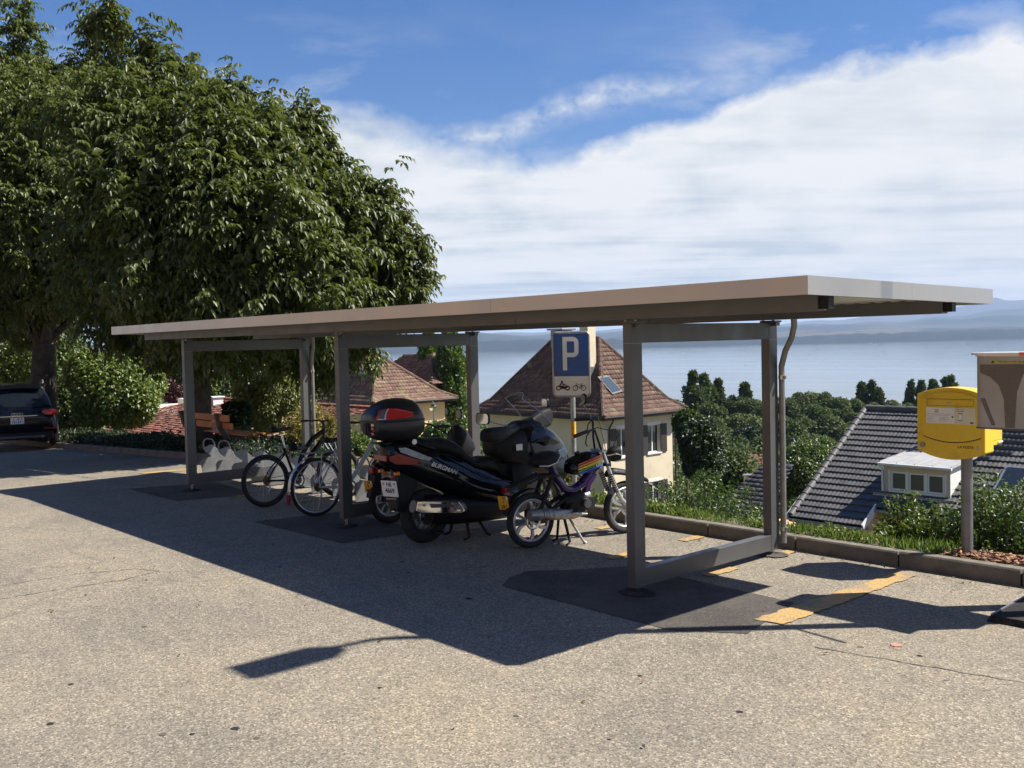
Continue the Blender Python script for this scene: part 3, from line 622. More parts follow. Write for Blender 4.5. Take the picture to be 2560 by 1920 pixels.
# ================================================================ parking sign
sg = empty('parking_sign', (-8.25, 8.3, 0.1), 0, 'blue and white parking sign with a letter P on a galvanised pole, over the scooters', 'sign')
nrm = Vector((.50, -.866, 0)).normalized(); xd = Vector((-nrm.y, nrm.x, 0))     # board turned a little towards the car park
rz = math.atan2(xd.y, xd.x)
MB().cyl((0, 0, -.3), (0, 0, 1.99), .030, 20).build('pole', MA['zinc'], sg, smooth=True)
MB().cyl((0, 0, 1.99), (0, 0, 2.0), .032, 20).build('pole_cap', MA['black'], sg)
MB().cyl((0, 0, .74), (0, 0, .93), .0312, 20).build('yellow_sticker', MA['plate_y'], sg, smooth=True)
R3 = Matrix.Rotation(rz, 4, 'Z')
def rrect(x0, x1, z0, z1, r, n=6):
    out = []
    for cx, cz, a0 in ((x1-r, z0+r, -PI/2), (x1-r, z1-r, 0), (x0+r, z1-r, PI/2), (x0+r, z0+r, PI)):
        for i in range(n+1): a = a0+PI/2*i/n; out.append((cx+r*math.cos(a), cz+r*math.sin(a)))
    return out
def SP(mb, name, mat, parent=sg, **k):
    mb.v = [tuple(R3 @ Vector(v)) for v in mb.v]; return mb.build(name, mat, parent, **k)
z0, z1, w = 1.235, 1.995, .222
SP(MB().prism(rrect(-w, w, z0, z1, .05), .006, 'y', -.045), 'board', MA['white'])
pr = rrect(-w, w, z0, z1, .05); SP(MB().tube([(a, -.046, b) for a, b in pr+[pr[0], pr[1]]], .011, 8), 'frame', MA['zinc'], smooth=True)
SP(MB().b2(-w+.012, w-.012, -.0475, -.0455, 1.475, z1-.016), 'blue_field', MA['skyblue'])
# letter P
mb = MB(); t = .052; X0, X1, Z0, Z1 = -.10, .095, 1.545, 1.94; zm = 1.70
mb.b2(X0, X0+t, -.0505, -.0482, Z0, Z1); mb.b2(X0+t, X1-.07, -.0505, -.0482, Z1-t, Z1); mb.b2(X0+t, X1-.07, -.0505, -.0482, zm, zm+t); mb.b2(X1-t, X1, -.0505, -.0482, zm+.07, Z1-.07)
for cz, a0 in ((Z1-.07, 0), (zm+.07, -PI/2)):
    pts = [(X1-.07+.07*math.cos(a0+PI/2*i/6), cz+.07*math.sin(a0+PI/2*i/6)) for i in range(7)]+[(X1-.07+.018*math.cos(a0+PI/2*i/6), cz+.018*math.sin(a0+PI/2*i/6)) for i in range(6, -1, -1)]
    mb.prism(pts, .0023, 'y', -.0505)
SP(mb, 'letter_p', MA['white'])
# moped rider and bicycle pictograms
def ring2(mb, cx, cz, r, t): mb.torus((cx, -.0475, cz), r, t, (0, 1, 0), 24, 6, sq=.4)
mb = MB(); cx, cz = -.105, 1.335
for dx in (-.055, .055): ring2(mb, cx+dx, cz, .024, .0065)
mb.prism([(cx-.045, cz+.02), (cx-.02, cz+.03), (cx+.02, cz+.02), (cx+.05, cz+.03), (cx+.06, cz+.01), (cx+.03, cz-.01), (cx-.025, cz-.01)], .002, 'y', -.0490)
mb.tube([(cx-.04, -.048, cz+.025), (cx-.015, -.048, cz+.065), (cx+.01, -.048, cz+.04), (cx+.035, -.048, cz+.038)], .008, 6); mb.tube([(cx+.0, -.048, cz+.03), (cx+.012, -.048, cz+.0)], .007, 6)
mb.cyl((cx-.012, -.0492, cz+.078), (cx-.012, -.046, cz+.078), .012, 12)
SP(mb, 'moped_pictogram', MA['ink'])
mb = MB(); cx = .095
for dx in (-.05, .05): ring2(mb, cx+dx, cz, .030, .0035)
for a, b in (((-.05, 0), (-.03, .055)), ((-.03, .055), (-.045, .062)), ((-.035, .04), (.0, -.005)), ((.0, -.005), (.03, .042)), ((-.033, .045), (.026, .036)), ((.0, -.005), (.05, 0)), ((.05, 0), (.026, .036)), ((.032, .05), (.03, .03)), ((.018, .054), (.046, .054))):
    mb.bar((cx+a[0], -.048, cz+a[1]), (cx+b[0], -.048, cz+b[1]), .002, .006, (0, 1, 0))
SP(mb, 'bicycle_pictogram', MA['ink'])
mb = MB(); 
for a, b in (((0, .80), (.008, .845)), ((.008, .845), (-.006, .87)), ((.008, .845), (.018, .87)), ((.0, .80), (-.008, .77)), ((0, .80), (.012, .775))):
    q = Vector((nrm.x, nrm.y, 0))*.0325; mb.bar(q+xd*a[0]+Vector((0, 0, a[1])), q+xd*b[0]+Vector((0, 0, b[1])), .002, .006, nrm)
mb.build('sticker_print', MA['ink'], sg)

# ================================================================ post box
pb = empty('post_box', (-3.67, 8.32, .1), 0, 'yellow metal letter box on a round grey post behind the kerb', 'letter box')
MB().cyl((.045, .0, -.3), (.045, .0, .86), .046, 24).build('post', pm('weathered_zinc', (.22, .225, .23), .5, .6, .15, 9), pb, smooth=True)
W2 = .282
def arcpts(zc_l, zc_m, x0=-W2, x1=W2, n=14): return [(x0+(x1-x0)*i/n, zc_l+(zc_m-zc_l)*(1-(2*i/n-1)**2)) for i in range(n+1)]
top = arcpts(1.375, 1.435); bot = arcpts(.905, .835)
out = top+bot[::-1]
MB().prism(out, .17, 'y', -.21).build('housing', MA['yellow'], pb, bevel=.007)
out2 = [(x, z) for x, z in arcpts(1.36, 1.415, -W2+.012, W2-.012)]+[(x, z) for x, z in arcpts(1.0, 1.0, -W2+.012, W2-.012)[::-1]]
MB().prism(arcpts(1.36, 1.418, -W2+.01, W2-.01)+[(W2-.01, 1.02), (W2-.01, .99), (-W2+.01, .99)], .19, 'y', -.038).build('rear_hood', MA['yellow'], pb, bevel=.006)
MB().prism([(-W2+.01, .989), (-W2+.01, .93), (.19, .93), (W2-.01, .955), (W2-.01, .989)], .19, 'y', -.038).build('rear_case', MA['yellow'], pb, bevel=.004)
# door outline grooves: a raised flap panel
door = arcpts(1.345, 1.40, -W2+.045, W2-.03)+arcpts(1.03, .985, -W2+.055, W2-.03)[::-1]
MB().prism(door, .014, 'y', -.2245).build('hood_panel', MA['yellow'], pb, bevel=.004)
sl = arcpts(1.028, .983, -W2+.056, W2-.031)+[(x, z-.006) for x, z in arcpts(1.028, .983, -W2+.056, W2-.031)[::-1]]
MB().prism(sl, .01, 'y', -.2195).build('door_gap', MA['ink'], pb)
ix0, ix1 = -.195, .215
MB().b2(ix0, ix1, -.226, -.2246, 1.062, 1.345).build('inner_panel', MA['yellow'], pb)
mb = MB(); 
for a in ((ix0+.006, ix1-.012, 1.283, 1.286), (ix0+.006, ix1-.012, 1.338, 1.341)): mb.b2(a[0], a[1], -.2268, -.2262, 1.0*a[2]-.058*0, a[3])
mb.b2(ix0+.006, ix0+.009, -.2268, -.2262, 1.286, 1.338); mb.b2(ix1-.015, ix1-.012, -.2268, -.2262, 1.286, 1.338)
mb.build('slot_groove', pm('groove_dark_brown', (.22, .12, .01), .8), pb)  # dark brown outline round the slot flap
MB().b2(ix0+.012, ix1-.018, -.231, -.2264, 1.289, 1.335).build('slot_flap', MA['yellow'], pb, bevel=.002)
mb = MB(); mb.torus((0, -.2315, 1.297), .018, .0022, (0, 1, 0), 20, 6, a0=-PI/2, a1=PI/2); mb.b2(-.018, .018, -.2335, -.2315, 1.294, 1.297); mb.b2(-.003, .003, -.2335, -.2315, 1.297, 1.308); mb.build('horn_mark', MA['zinc'], pb)
sheetp = MB().b2(ix0+.002, ix1-.004, -.2285, -.2265, 1.135, 1.268).build('information_card', MA['white'], pb)
xm = .045
MB().b2(xm, ix1-.006, -.2292, -.2288, 1.137, 1.266).build('card_field', pm('cream_print', (.66, .63, .50), .5, 0, .02), pb)
mb = MB(); rr = random.Random(3)
for z in (1.247, 1.231): mb.b2(-.122, -.088, -.2293, -.2288, z-.0032, z+.0032)
for z in (1.214, 1.203): 
    mb.b2(ix0+.01, xm-.02-rr.random()*.05, -.2291, -.2288, z-.0007, z+.0007)
for z in (1.186, 1.178, 1.170, 1.160, 1.150): mb.b2(ix0+.01, ix0+.05+rr.random()*.03, -.2291, -.2288, z-.0007, z+.0007); mb.b2(ix0+.11, ix0+.16+rr.random()*.05, -.2291, -.2288, z-.0007, z+.0007)
for z in (1.254, 1.242): mb.b2(xm+.012, xm+.08, -.2296, -.2293, z-.0016, z+.0016)
mb.b2(xm-.024, xm-.009, -.2293, -.2288, 1.185, 1.2); mb.b2(ix1-.042, ix1-.016, -.2296, -.2293, 1.142, 1.157)
mb.prism(rrect(xm+.032, xm+.064, 1.163, 1.226, .004), .0004, 'y', -.2297)
tag(mb.build('card_print', pm('grey_print', (.10, .10, .09), .6), pb), kind='stuff')
MB().prism(rrect(xm+.034, xm+.062, 1.170, 1.218, .002), .0004, 'y', -.2303).build('card_print', MA['white'], pb)
MB().cyl((-.232, -.224, .948), (-.232, -.209, .948), .022, 20).build('lock', MA['zincd'], pb, smooth=True)
M_ = frame((.125, -.2105, .985-.04), (1, 0, 0), (0, 0, 1))
txt('lettering', 'LA POSTE', .030, M_, MA['ink'], pb, .0006, 1.0, bold=.0006, shear=.15)
mb = MB(); mb.b2(.205, .237, -.2113, -.2102, .9405, .9495); mb.b2(.2165, .2255, -.2113, -.2102, .929, .961)
mb.build('cross_mark', MA['red'], pb)
mb = MB(); mb.b2(.2075, .2345, -.2118, -.2114, .943, .947); mb.b2(.219, .223, -.2118, -.2114, .9315, .9585); mb.build('cross_mark', MA['white'], pb)
MB().b2(.295-.02, .297-.0185, .06, .15, .97, .982).build('side_label', MA['white'], pb)

# ================================================================ street lamp (its shadow crosses the tarmac) and the steel bin
lp = empty('street_lamp', (-2.36, 7.42, 0), 0, 'tall grey street lamp whose shadow lies across the car park, just right of the view', 'street lamp')
MB().tube([(0, 0, 0), (0, 0, 6.0)], [.07, .045], 16).build('pole', MA['zinc'], lp, smooth=True)
MB().tube([(0, 0, 5.99), (-.02, -.06, 6.10), (-.02, -.30, 6.16)], [.045, .035, .03], 12).build('arm', MA['zinc'], lp, smooth=True)
MB().prism([(-.05, -.28), (.05, -.28), (.15, -.42), (.15, -.98), (-.15, -.98), (-.15, -.42)], .09, 'z', 6.11).build('lamp_head', MA['grey'], lp, bevel=.01)
MB().tube([(0, 0, 2.62), (.18, -.09, 2.52), (.34, -.18, 2.42)], .014, 8).build('bracket', MA['zinc'], lp, smooth=True)
MB().cyl((0, 0, 0), (0, 0, .25), .13, 16).build('base_sleeve', MA['zinc'], lp, smooth=True)
bn = empty('steel_container', (-2.66, 7.58, 0), 0, 'large grey metal container with an orange lid band, at the right edge', 'container')
def oval(hx, hy, n=48): 
    out = []
    for i in range(n):
        a = 2*PI*i/n; e = .22; out.append((hx*math.copysign(abs(math.cos(a))**e, math.cos(a)), hy*math.copysign(abs(math.sin(a))**e, math.sin(a))))
    return out
MB().prism(oval(.50, .21), .525, 'z', 1.285).build('drum', pm('smoked_steel', (.36, .335, .30), .35, .2, .12, 3), bn, smooth=True)
for nm, pts in (('funnel_shape', [(-.452, 1.75), (-.12, 1.755), (-.16, 1.66), (-.195, 1.55), (-.21, 1.295), (-.275, 1.295), (-.285, 1.50), (-.32, 1.60), (-.38, 1.66), (-.452, 1.69)]), ('inner_bar', [(-.450, 1.50), (-.425, 1.505), (-.345, 1.31), (-.37, 1.305)]), ('inner_bar', [(-.11, 1.305), (-.085, 1.31), (.03, 1.52), (.0, 1.52)])):
    MB().prism(pts, .003, 'y', -.2125).build(nm, bpy.data.materials.get('smoked_dark') or pm('smoked_dark', (.12, .108, .095), .25, .4, .1, 5), bn)
MB().prism(oval(.535, .235), .014, 'z', 1.822).prism(oval(.51, .215), .012, 'z', 1.811).build('lid', pm('polished_lid', (.62, .61, .60), .25, .6, .05, 3), bn, smooth=True)
mb = MB(); mb.prism([(x, y) for x, y in oval(.538, .238)], .012, 'z', 1.8235); mb.v = [v for v in mb.v]
bb = MB(); bb.b2(-.17, .53, -.243, -.12, 1.814, 1.8395); bb.build('orange_band', pm('orange_enamel', (.75, .16, .06), .35), bn, bevel=.003)
MB().prism(oval(.506, .216), .010, 'z', 1.278).build('drum_rim', MA['rimd'], bn, smooth=True)
# yellow warning strip
MB().b2(-.36, .44, -.2135, -.2105, 1.762, 1.778).build('warning_strip', pm('strip_yellow', (.55, .47, .05), .5), bn)
MB().prism([(-.385, 1.757), (-.335, 1.757), (-.36, 1.789)], .0015, 'y', -.2140).build('warning_triangle', pm('sign_yellow', (.62, .52, .04), .5), bn)
MB().prism([(-.375, 1.762), (-.345, 1.762), (-.36, 1.782)], .0008, 'y', -.2150).build('warning_triangle', MA['ink'], bn)
rr = random.Random(2); mb = MB(); x = -.32
while x < .40:
    w_ = rr.uniform(.008, .03); mb.b2(x, x+w_, -.2142, -.2136, 1.767, 1.773); x += w_+.006
mb.build('strip_print', MA['ink'], bn)
MB().cyl((.0, .0, .03), (.0, .0, 1.28), .08, 20).build('column', MA['steel'], bn, smooth=True)
bp = empty('base_plate', (-2.35, 7.5, 0), 0, 'dark sloping base plate on the tarmac in the bottom right corner', 'base plate')
MB().add([(-.51, -.64, 0), (.5, -.64, 0), (.5, .5, 0), (-.51, .5, 0), (-.49, -.62, .045), (.5, -.62, .045), (.5, .5, .075), (-.49, .5, .075)], [(3, 2, 1, 0), (4, 5, 6, 7), (0, 1, 5, 4), (1, 2, 6, 5), (2, 3, 7, 6), (3, 0, 4, 7)]).build('plate', MA['tar'], bp)
MB().bar((-.485, -.615, .048), (-.485, .5, .078), .012, .008).build('edge_strip', MA['zincd'], bp)

# ================================================================ bench behind the kerb, seen from the back
be = empty('bench', (-19.05, 8.75, -.13), 0, 'orange slatted bench turned to the lake behind the kerb, under the walnut tree', 'bench')
wood = pm('orange_wood', (.48, .16, .03), .5, 0, .22, 5, .15, 40)
for z, y in ((.70, -.20), (.54, -.13)): MB().b2(-1.25, 1.12, y, y+.035, z, z+.125).build('slat', wood, be, bevel=.004).rotation_euler = (0, 0, 0)
for y in (.0, .16, .32): MB().b2(-1.25, 1.42, y, y+.12, .42, .455).build('slat', wood, be, bevel=.004)
for x in (-1.05, .62):
    MB().prism([(.06, -.2), (.24, -.2), (.18, .2), (.40, .36), (.40, .42), (.0, .42), (-.12, .66), (-.19, .85), (-.27, .84), (-.20, .55), (-.02, .25), (.04, .1)], .10, 'x', x).build('support', pm('aged_timber', (.10, .075, .06), .85, 0, .3, 10, .4, 30) if x < 0 else bpy.data.materials['aged_timber'], be, bevel=.008)
for x in (-.62, .72): MB().tube([(x, -.08, .52), (x+.02, .02, .30), (x, .1, .1)], .010, 8).build('brace', MA['zincd'], be, smooth=True)

# ================================================================ bike racks of bent galvanised plates
def make_holder():
    mb = MB()
    low = [(0., 0), (.32, 0), (.40, .26), (.30, .40), (.20, .53), (.16, .55), (.02, .50), (.06, .42), (.15, .335), (.145, .315), (.02, .30), (-.02, .24)]
    mb.prism(low, .006, 'x', -.003)
    h = [(.035, -.0, .50), (.03, 0, .58), (.05, 0, .65), (.10, 0, .675), (.17, 0, .65), (.20, 0, .58), (.21, 0, .52)]
    mb.tube([(0, a, c) for a, b, c in h], .012, 8)
    # folded flange
    mb.add([(-.003, .0, 0), (-.003, .32, 0), (-.16, .36, 0), (-.16, .02, 0), (-.003, .40, .26), (-.05, .42, .26)], [(0, 1, 2, 3)])
    mb.prism([(.32, 0), (.40, .26), (.40, .255), (.33, 0)], .10, 'x', -.10)
    return mb
def rack(loc, n, sp, label):
    r_ = empty('bike_rack', (loc[0], loc[1], lot_z(loc[0])), 0, label, 'bike rack', 'galvanised bike racks under the shelter')
    hm_ = None
    for k in range(n):
        if hm_ is None: h = make_holder().build('wheel_holder', bpy.data.materials.get('weathered_zinc') or pm('weathered_zinc', (.22, .225, .23), .5, .6, .15, 9), r_, bevel=0); hm_ = h.data
        else: h = linkobj('wheel_holder', hm_, r_)
        h.scale = (1, 1.05, .84); h.location = (k*sp, 0, .012); h.rotation_euler = (0, 0, random.uniform(-.05, .05))
    MB().b2(-.15, n*sp-.1, .30, .37, .0, .012).build('ground_rail', MA['zinc'], r_)
    MB().b2(-.15, n*sp-.1, .44, .49, .16, .20).build('cross_rail', MA['zinc'], r_)
    return r_
rack((-15.15, 6.75), 3, .55, 'empty galvanised bike rack behind the left post of the shelter')
rack((-13.45, 6.75), 3, .56, 'galvanised bike rack right behind the wheel of the black mountain bike')
rack((-11.70, 6.75), 4, .54, 'galvanised bike rack holding the silver city bike in front of the middle post')
# ================================================================ two-wheelers.  Local frame: +x ahead, +y left, z up, origin at the rear contact point
def vroot(name, rear, head, label, cat_, group=None, lean=0.0):
    o = empty(name, (rear[0], rear[1], 0), math.atan2(head[1], head[0]), label, cat_, group)
    o.rotation_euler = (lean, 0, math.atan2(head[1], head[0])); return o
def spoke_wheel(parent, x, z, R, tr, rimmat, n=32, disc=0, wd=.9):
    w = MB().cyl((x, -.03, z), (x, .03, z), .022, 14).build('wheel', MA['zincd'], parent, smooth=True)
    MB().torus((x, 0, z), R-tr, tr, n=56, m=10, sq=wd).build('tyre', MA['tyre'], w, smooth=True)
    MB().torus((x, 0, z), R-2*tr-.004, .010, n=56, m=8, sq=1.0).build('rim', rimmat, w, smooth=True)
    mb = MB()
    for k in range(n):
        a = 2*PI*k/n; b = a+(.45 if k % 4 < 2 else -.45); s = 1 if k % 2 else -1
        mb.bar((x+.02*math.sin(b), s*.026, z+.02*math.cos(b)), (x+(R-2*tr)*math.sin(a), 0, z+(R-2*tr)*math.cos(a)), .0022, .0022, (0, 1, 0))
    mb.build('spokes', MA['zinc'], w)
    return w
def cast_wheel(parent, x, z, R, tr, rimmat, spokes=3, disc=True):
    w = MB().cyl((x, -.05, z), (x, .05, z), .04, 18).build('wheel', rimmat, parent, smooth=True)
    MB().torus((x, 0, z), R-tr, tr, n=56, m=12, sq=.95).build('tyre', MA['tyre'], w, smooth=True)
    ri = R-2*tr
    MB().torus((x, 0, z), ri-.004, .017, n=56, m=8, sq=1.5).build('rim', rimmat, w, smooth=True)
    mb = MB()
    for k in range(spokes):
        a = 2*PI*k/spokes+.5
        def pt(r_, da): return (x+r_*math.sin(a+da), z+r_*math.cos(a+da))
        # forked spoke with an opening in the middle
        for sgn in (-1, 1):
            k3 = 1.35 if spokes == 3 else 1.; pts = [pt(.035, sgn*.2), pt(ri*.45, sgn*.18*k3), pt(ri*.75, sgn*.24*k3), pt(ri-.008, sgn*.34*k3), pt(ri-.008, sgn*.5*k3), pt(ri*.7, sgn*.38*k3), pt(ri*.4, sgn*.36*k3), pt(.035, sgn*.7)]
            mb.prism(pts, .028, 'y', -.014)
    mb.build('spoke', rimmat, w, bevel=.003)
    if disc: MB().torus((x, -.045, z), .075, .012, n=32, m=4, sq=.15).build('brake_disc', MA['steel'], w)
    return w
def plate_obj(parent, c, w, h, lines, mat, tilt=0., yaw=0., white_corner=False):
    """registration plate facing -x, leaning back by tilt, turned by yaw"""
    Rm = Matrix.Rotation(yaw, 4, 'Z') @ Matrix.Rotation(tilt, 4, 'Y')
    T = Matrix.Translation(c) @ Rm
    mb = MB(); pr = [(a, b) for a, b in rrect(-w/2, w/2, -h/2, h/2, .008, 3)]; mb.prism(pr, .003, 'x', 0); mb.v = [tuple(T @ Vector(v)) for v in mb.v]
    p = mb.build('number_plate', mat, parent)
    for s, size, dy, dz in lines:
        F_ = T @ frame((-.0012, -dy, dz), (0, -1, 0), (0, 0, 1)); txt('plate_lettering', s, size, F_, MA['ink'], p, .0006, .82, bold=size*.018)
    return p, T
def badge(parent, T, c, s, kind):
    mb = MB(); mb.prism([(-s*.8+c[0], s+c[1]), (s*.8+c[0], s+c[1]), (s*.8+c[0], -s*.2+c[1]), (c[0], -s+c[1]), (-s*.8+c[0], -s*.2+c[1])], .0008, 'x', -.0015)
    mb.v = [tuple(T @ Vector(v)) for v in mb.v]; mb.build('plate_shield', MA['redp'], parent)
    mb = MB()
    if kind: mb.b2(-.0025, -.0016, c[0]-s*.5, c[0]+s*.5, c[1]+.1*s, c[1]+.45*s); mb.b2(-.0026, -.0017, c[0]-s*.17, c[0]+s*.17, c[1]-.25*s, c[1]+.8*s)
    else: mb.b2(-.0025, -.0016, c[0]-s*.2, c[0]+s*.2, c[1]-.7*s, c[1]+.95*s)
    mb.v = [tuple(T @ Vector(v)) for v in mb.v]; mb.build('plate_shield', MA['white'], parent)
def mirror(parent, c, w, h, stalk, yawn=0., round_=False, lit=False):
    m_ = MB(); T = Matrix.Translation(c) @ Matrix.Rotation(yawn, 4, 'Z')
    pr = rrect(-w/2, w/2, -h/2, h/2, min(w, h)*(.49 if round_ else .3), 6)
    m_.prism(pr, .03, 'x', 0); m_.v = [tuple(T @ Vector(v)) for v in m_.v]
    mm = m_.build('mirror', MA['black'], parent, bevel=.006)
    g = MB(); g.prism([(a*.9, b*.88) for a, b in pr], .003, 'x', -.0025); g.v = [tuple(T @ Vector(v)) for v in g.v]; g.build('mirror_glass', (bpy.data.materials.get('dark_mirror') or pm('dark_mirror', (.14, .15, .16), .08, .9, .05, 3)) if round_ else MA['chrome'], mm)
    MB().tube(stalk, .006, 8).build('stalk', MA['zincd'], mm, smooth=True)
    return mm

# ---------------- black maxi scooter
ms_ = vroot('maxi_scooter', (-7.96, 5.84), (.12, 1.58), 'glossy black maxi scooter with red and black top box and chrome exhaust', 'scooter')
cast_wheel(ms_, .02, .272, .275, .062, MA['rimd'], 5)
cast_wheel(ms_, 1.56, .285, .285, .058, MA['rimd'], 5)
mb = MB()   # tail and side body
mb.loft([(-.47, .90, 1.00, .03, .03), (-.44, .82, 1.05, .10, .09), (-.30, .74, 1.075, .17, .12), (-.05, .62, 1.04, .21, .13), (.20, .50, .98, .235, .12), (.42, .40, .90, .25, .12), (.62, .32, .78, .26, .13), (.80, .27, .68, .27, .16), (.95, .24, .60, .27, .19), (1.06, .22, .55, .26, .2), (1.15, .24, .52, .2, .18)], 24, .75)
mb.build('side_body', MA['gloss'], ms_, smooth=True, angle=60)
# crest line running down the flank
MB().tube([(-.20, -.16, 1.045), (.03, -.205, .955), (.27, -.235, .80), (.53, -.262, .655), (.73, -.272, .585), (.92, -.275, .55)], [.004, .010, .012, .012, .010, .004], 8).build('trim_line', MA['chrome'] if False else MA['gloss'], ms_, smooth=True)
MB().loft([(.0, .20, .50, .20, .24), (.25, .16, .46, .22, .26), (.60, .14, .40, .23, .275), (.95, .14, .36, .23, .275), (1.18, .17, .38, .18, .22)], 18, .7).build('belly_pan', MA['black'], ms_, smooth=True, angle=60)
mb = MB()   # seat: passenger step and rider saddle
mb.loft([(-.22, 1.02, 1.07, .08, .05), (-.12, 1.0, 1.085, .13, .09), (.05, .93, 1.055, .15, .12), (.20, .90, 1.05, .155, .12), (.36, .84, 1.0, .16, .12), (.50, .74, .87, .165, .13), (.60, .70, .80, .17, .14), (.72, .68, .815, .17, .13), (.84, .64, .79, .155, .11), (.90, .60, .74, .13, .08), (.925, .60, .68, .10, .05)], 20, .75)
mb.build('seat', MA['vinyl'], ms_, smooth=True, angle=60)
mb = MB()   # leg shield, dashboard and nose
mb.loft([(1.16, .60, 1.04, .20, .19), (1.24, .58, 1.09, .255, .20), (1.38, .54, 1.11, .265, .185), (1.55, .48, 1.07, .25, .155), (1.70, .45, .99, .21, .12), (1.82, .46, .88, .14, .085), (1.89, .52, .76, .07, .05)], 24, .6)
mb.build('front_fairing', MA['gloss'], ms_, smooth=True, angle=50)
MB().loft([(.83, .86, .99, .07, .10), (.86, .80, 1.02, .15, .15), (.95, .73, 1.04, .20, .18), (1.05, .70, 1.06, .225, .19), (1.20, .60, 1.075, .235, .195)], 20, .55).build('glove_compartment', MA['black'], ms_, smooth=True, angle=45)
MB().prism([(1.22, .93), (1.42, .99), (1.60, .90), (1.50, .88), (1.34, .93)], .006, 'y', -.262).build('vent_inset', MA['black'], ms_)
MB().prism([(1.62, .80), (1.72, .83), (1.76, .76), (1.70, .71), (1.64, .73)], .03, 'y', -.200).build('front_indicator', glass('smoked_lens', (.06, .08, .11), .03), ms_, bevel=.01)
MB().loft([(1.0, .28, .74, .20, .20), (1.10, .26, .80, .23, .22), (1.22, .28, .80, .23, .22), (1.34, .34, .74, .18, .2)], 20, .7).build('leg_shield', MA['black'], ms_, smooth=True, angle=60)
MB().loft([(1.27, .42, .50, .07, .06), (1.35, .50, .60, .10, .075), (1.55, .53, .64, .105, .08), (1.75, .45, .57, .10, .07), (1.86, .34, .42, .07, .05)], 14, .8).build('front_mudguard', MA['gloss'], ms_, smooth=True, angle=60)
for s in (-1, 1): MB().cyl((1.47, s*.085, .60), (1.57, s*.085, .29), .022, 12).build('fork_leg', MA['rimd'], ms_, smooth=True)
# windscreen: one curved clear sheet with thickness
scr = bpy.data.materials.new('clear_windscreen'); scr.use_nodes = True; nt = scr.node_tree; b_ = nt.nodes['Principled BSDF']; b_.inputs['Base Color'].default_value = (.45, .47, .48, 1); b_.inputs['Roughness'].default_value = .05; b_.inputs['Metallic'].default_value = .6
fr_ = nt.nodes.new('ShaderNodeFresnel'); fr_.inputs['IOR'].default_value = 1.45; ad_ = nt.nodes.new('ShaderNodeMath'); ad_.operation = 'MULTIPLY_ADD'; nt.links.new(fr_.outputs[0], ad_.inputs[0]); ad_.inputs[1].default_value = 1.0; ad_.inputs[2].default_value = .06
tr_ = nt.nodes.new('ShaderNodeBsdfTransparent'); tr_.inputs[0].default_value = (.90, .91, .90, 1); mx_ = nt.nodes.new('ShaderNodeMixShader'); mx_.inputs[0].default_value = .06; nt.links.new(tr_.outputs[0], mx_.inputs[1]); nt.links.new(b_.outputs[0], mx_.inputs[2]); nt.links.new(mx_.outputs[0], nt.nodes['Material Output'].inputs[0])
V = []; nU, nT = 12, 8
for th in (0, .004):
    for j in range(nT):
        t = j/(nT-1); z = 1.10+.35*t; x0 = 1.62-.24*t-.10*t*t; hw = .23*(1-.35*t*t)
        for i in range(nU):
            a = (i/(nU-1)*2-1); V.append((x0-.10*a*a-th, hw*a, z-.06*a*a*t))
F = [(q*nU*nT+j*nU+i, q*nU*nT+j*nU+i+1, q*nU*nT+(j+1)*nU+i+1, q*nU*nT+(j+1)*nU+i) for q in (0, 1) for j in range(nT-1) for i in range(nU-1)]
rim_i = [j*nU for j in range(nT)]+[(nT-1)*nU+i for i in range(nU)]+[j*nU+nU-1 for j in range(nT-1, -1, -1)]+list(range(nU-1, 0, -1))
F += [(a, b, b+nU*nT, a+nU*nT) for a, b in zip(rim_i, rim_i[1:]+rim_i[:1])]
wsn = MB().add(V, F).build('windscreen', scr, ms_, smooth=True)
MB().tube([tuple(Vector(V[k])+Vector((-.002, 0, 0))) for k in [j*nU for j in range(nT)]+[(nT-1)*nU+i for i in range(nU)]+[j*nU+nU-1 for j in range(nT-1, -1, -1)]], .0045, 6).build('screen_edge', pm('screen_edge_acrylic', (.30, .36, .45), .1), wsn, smooth=True)
MB().loft([(1.08, 1.02, 1.10, .08, .07), (1.20, 1.03, 1.15, .12, .1), (1.40, 1.0, 1.16, .12, .08), (1.55, .98, 1.1, .07, .05)], 14, .8).build('dashboard', MA['black'], ms_, smooth=True)
# handlebar in its cover with hand guards
MB().tube([(.74, -.38, 1.085), (.92, -.26, 1.075), (1.12, -.08, 1.07), (1.30, .05, 1.08), (1.52, .20, 1.10), (1.76, .36, 1.10)], [.028, .045, .055, .055, .05, .03], 12).build('handlebar_cover', MA['black'], ms_, smooth=True)
MB().cyl((.80, -.34, 1.085), (.62, -.44, 1.08), .019, 12).build('grip', MA['blackd'], ms_, smooth=True)
MB().cyl((1.70, .31, 1.10), (1.80, .42, 1.10), .019, 12).build('grip', MA['blackd'], ms_, smooth=True)
MB().loft([(.49, 1.01, 1.115, .06, .05, .0, -.39), (.54, .995, 1.135, .085, .07, 0, -.385), (.66, .985, 1.14, .09, .07, 0, -.37), (.80, 1.02, 1.135, .075, .055, 0, -.34), (.90, 1.045, 1.12, .04, .03, 0, -.30)], 16, .55).build('hand_muff', MA['vinyl'], ms_, smooth=True, angle=50)
MB().loft([(1.48, 1.05, 1.13, .05, .04, 0, .14), (1.60, 1.02, 1.17, .08, .06, 0, .20), (1.76, 1.00, 1.22, .09, .06, .02, .27), (1.90, 1.03, 1.23, .075, .05, .02, .31), (1.95, 1.08, 1.19, .04, .03, 0, .31)], 16, .55).build('hand_muff', MA['vinyl'], ms_, smooth=True, angle=50)
MB().tube([(.86, -.26, 1.10), (.66, -.36, 1.12)], .006, 6).build('brake_lever', MA['zinc'], ms_, smooth=True)
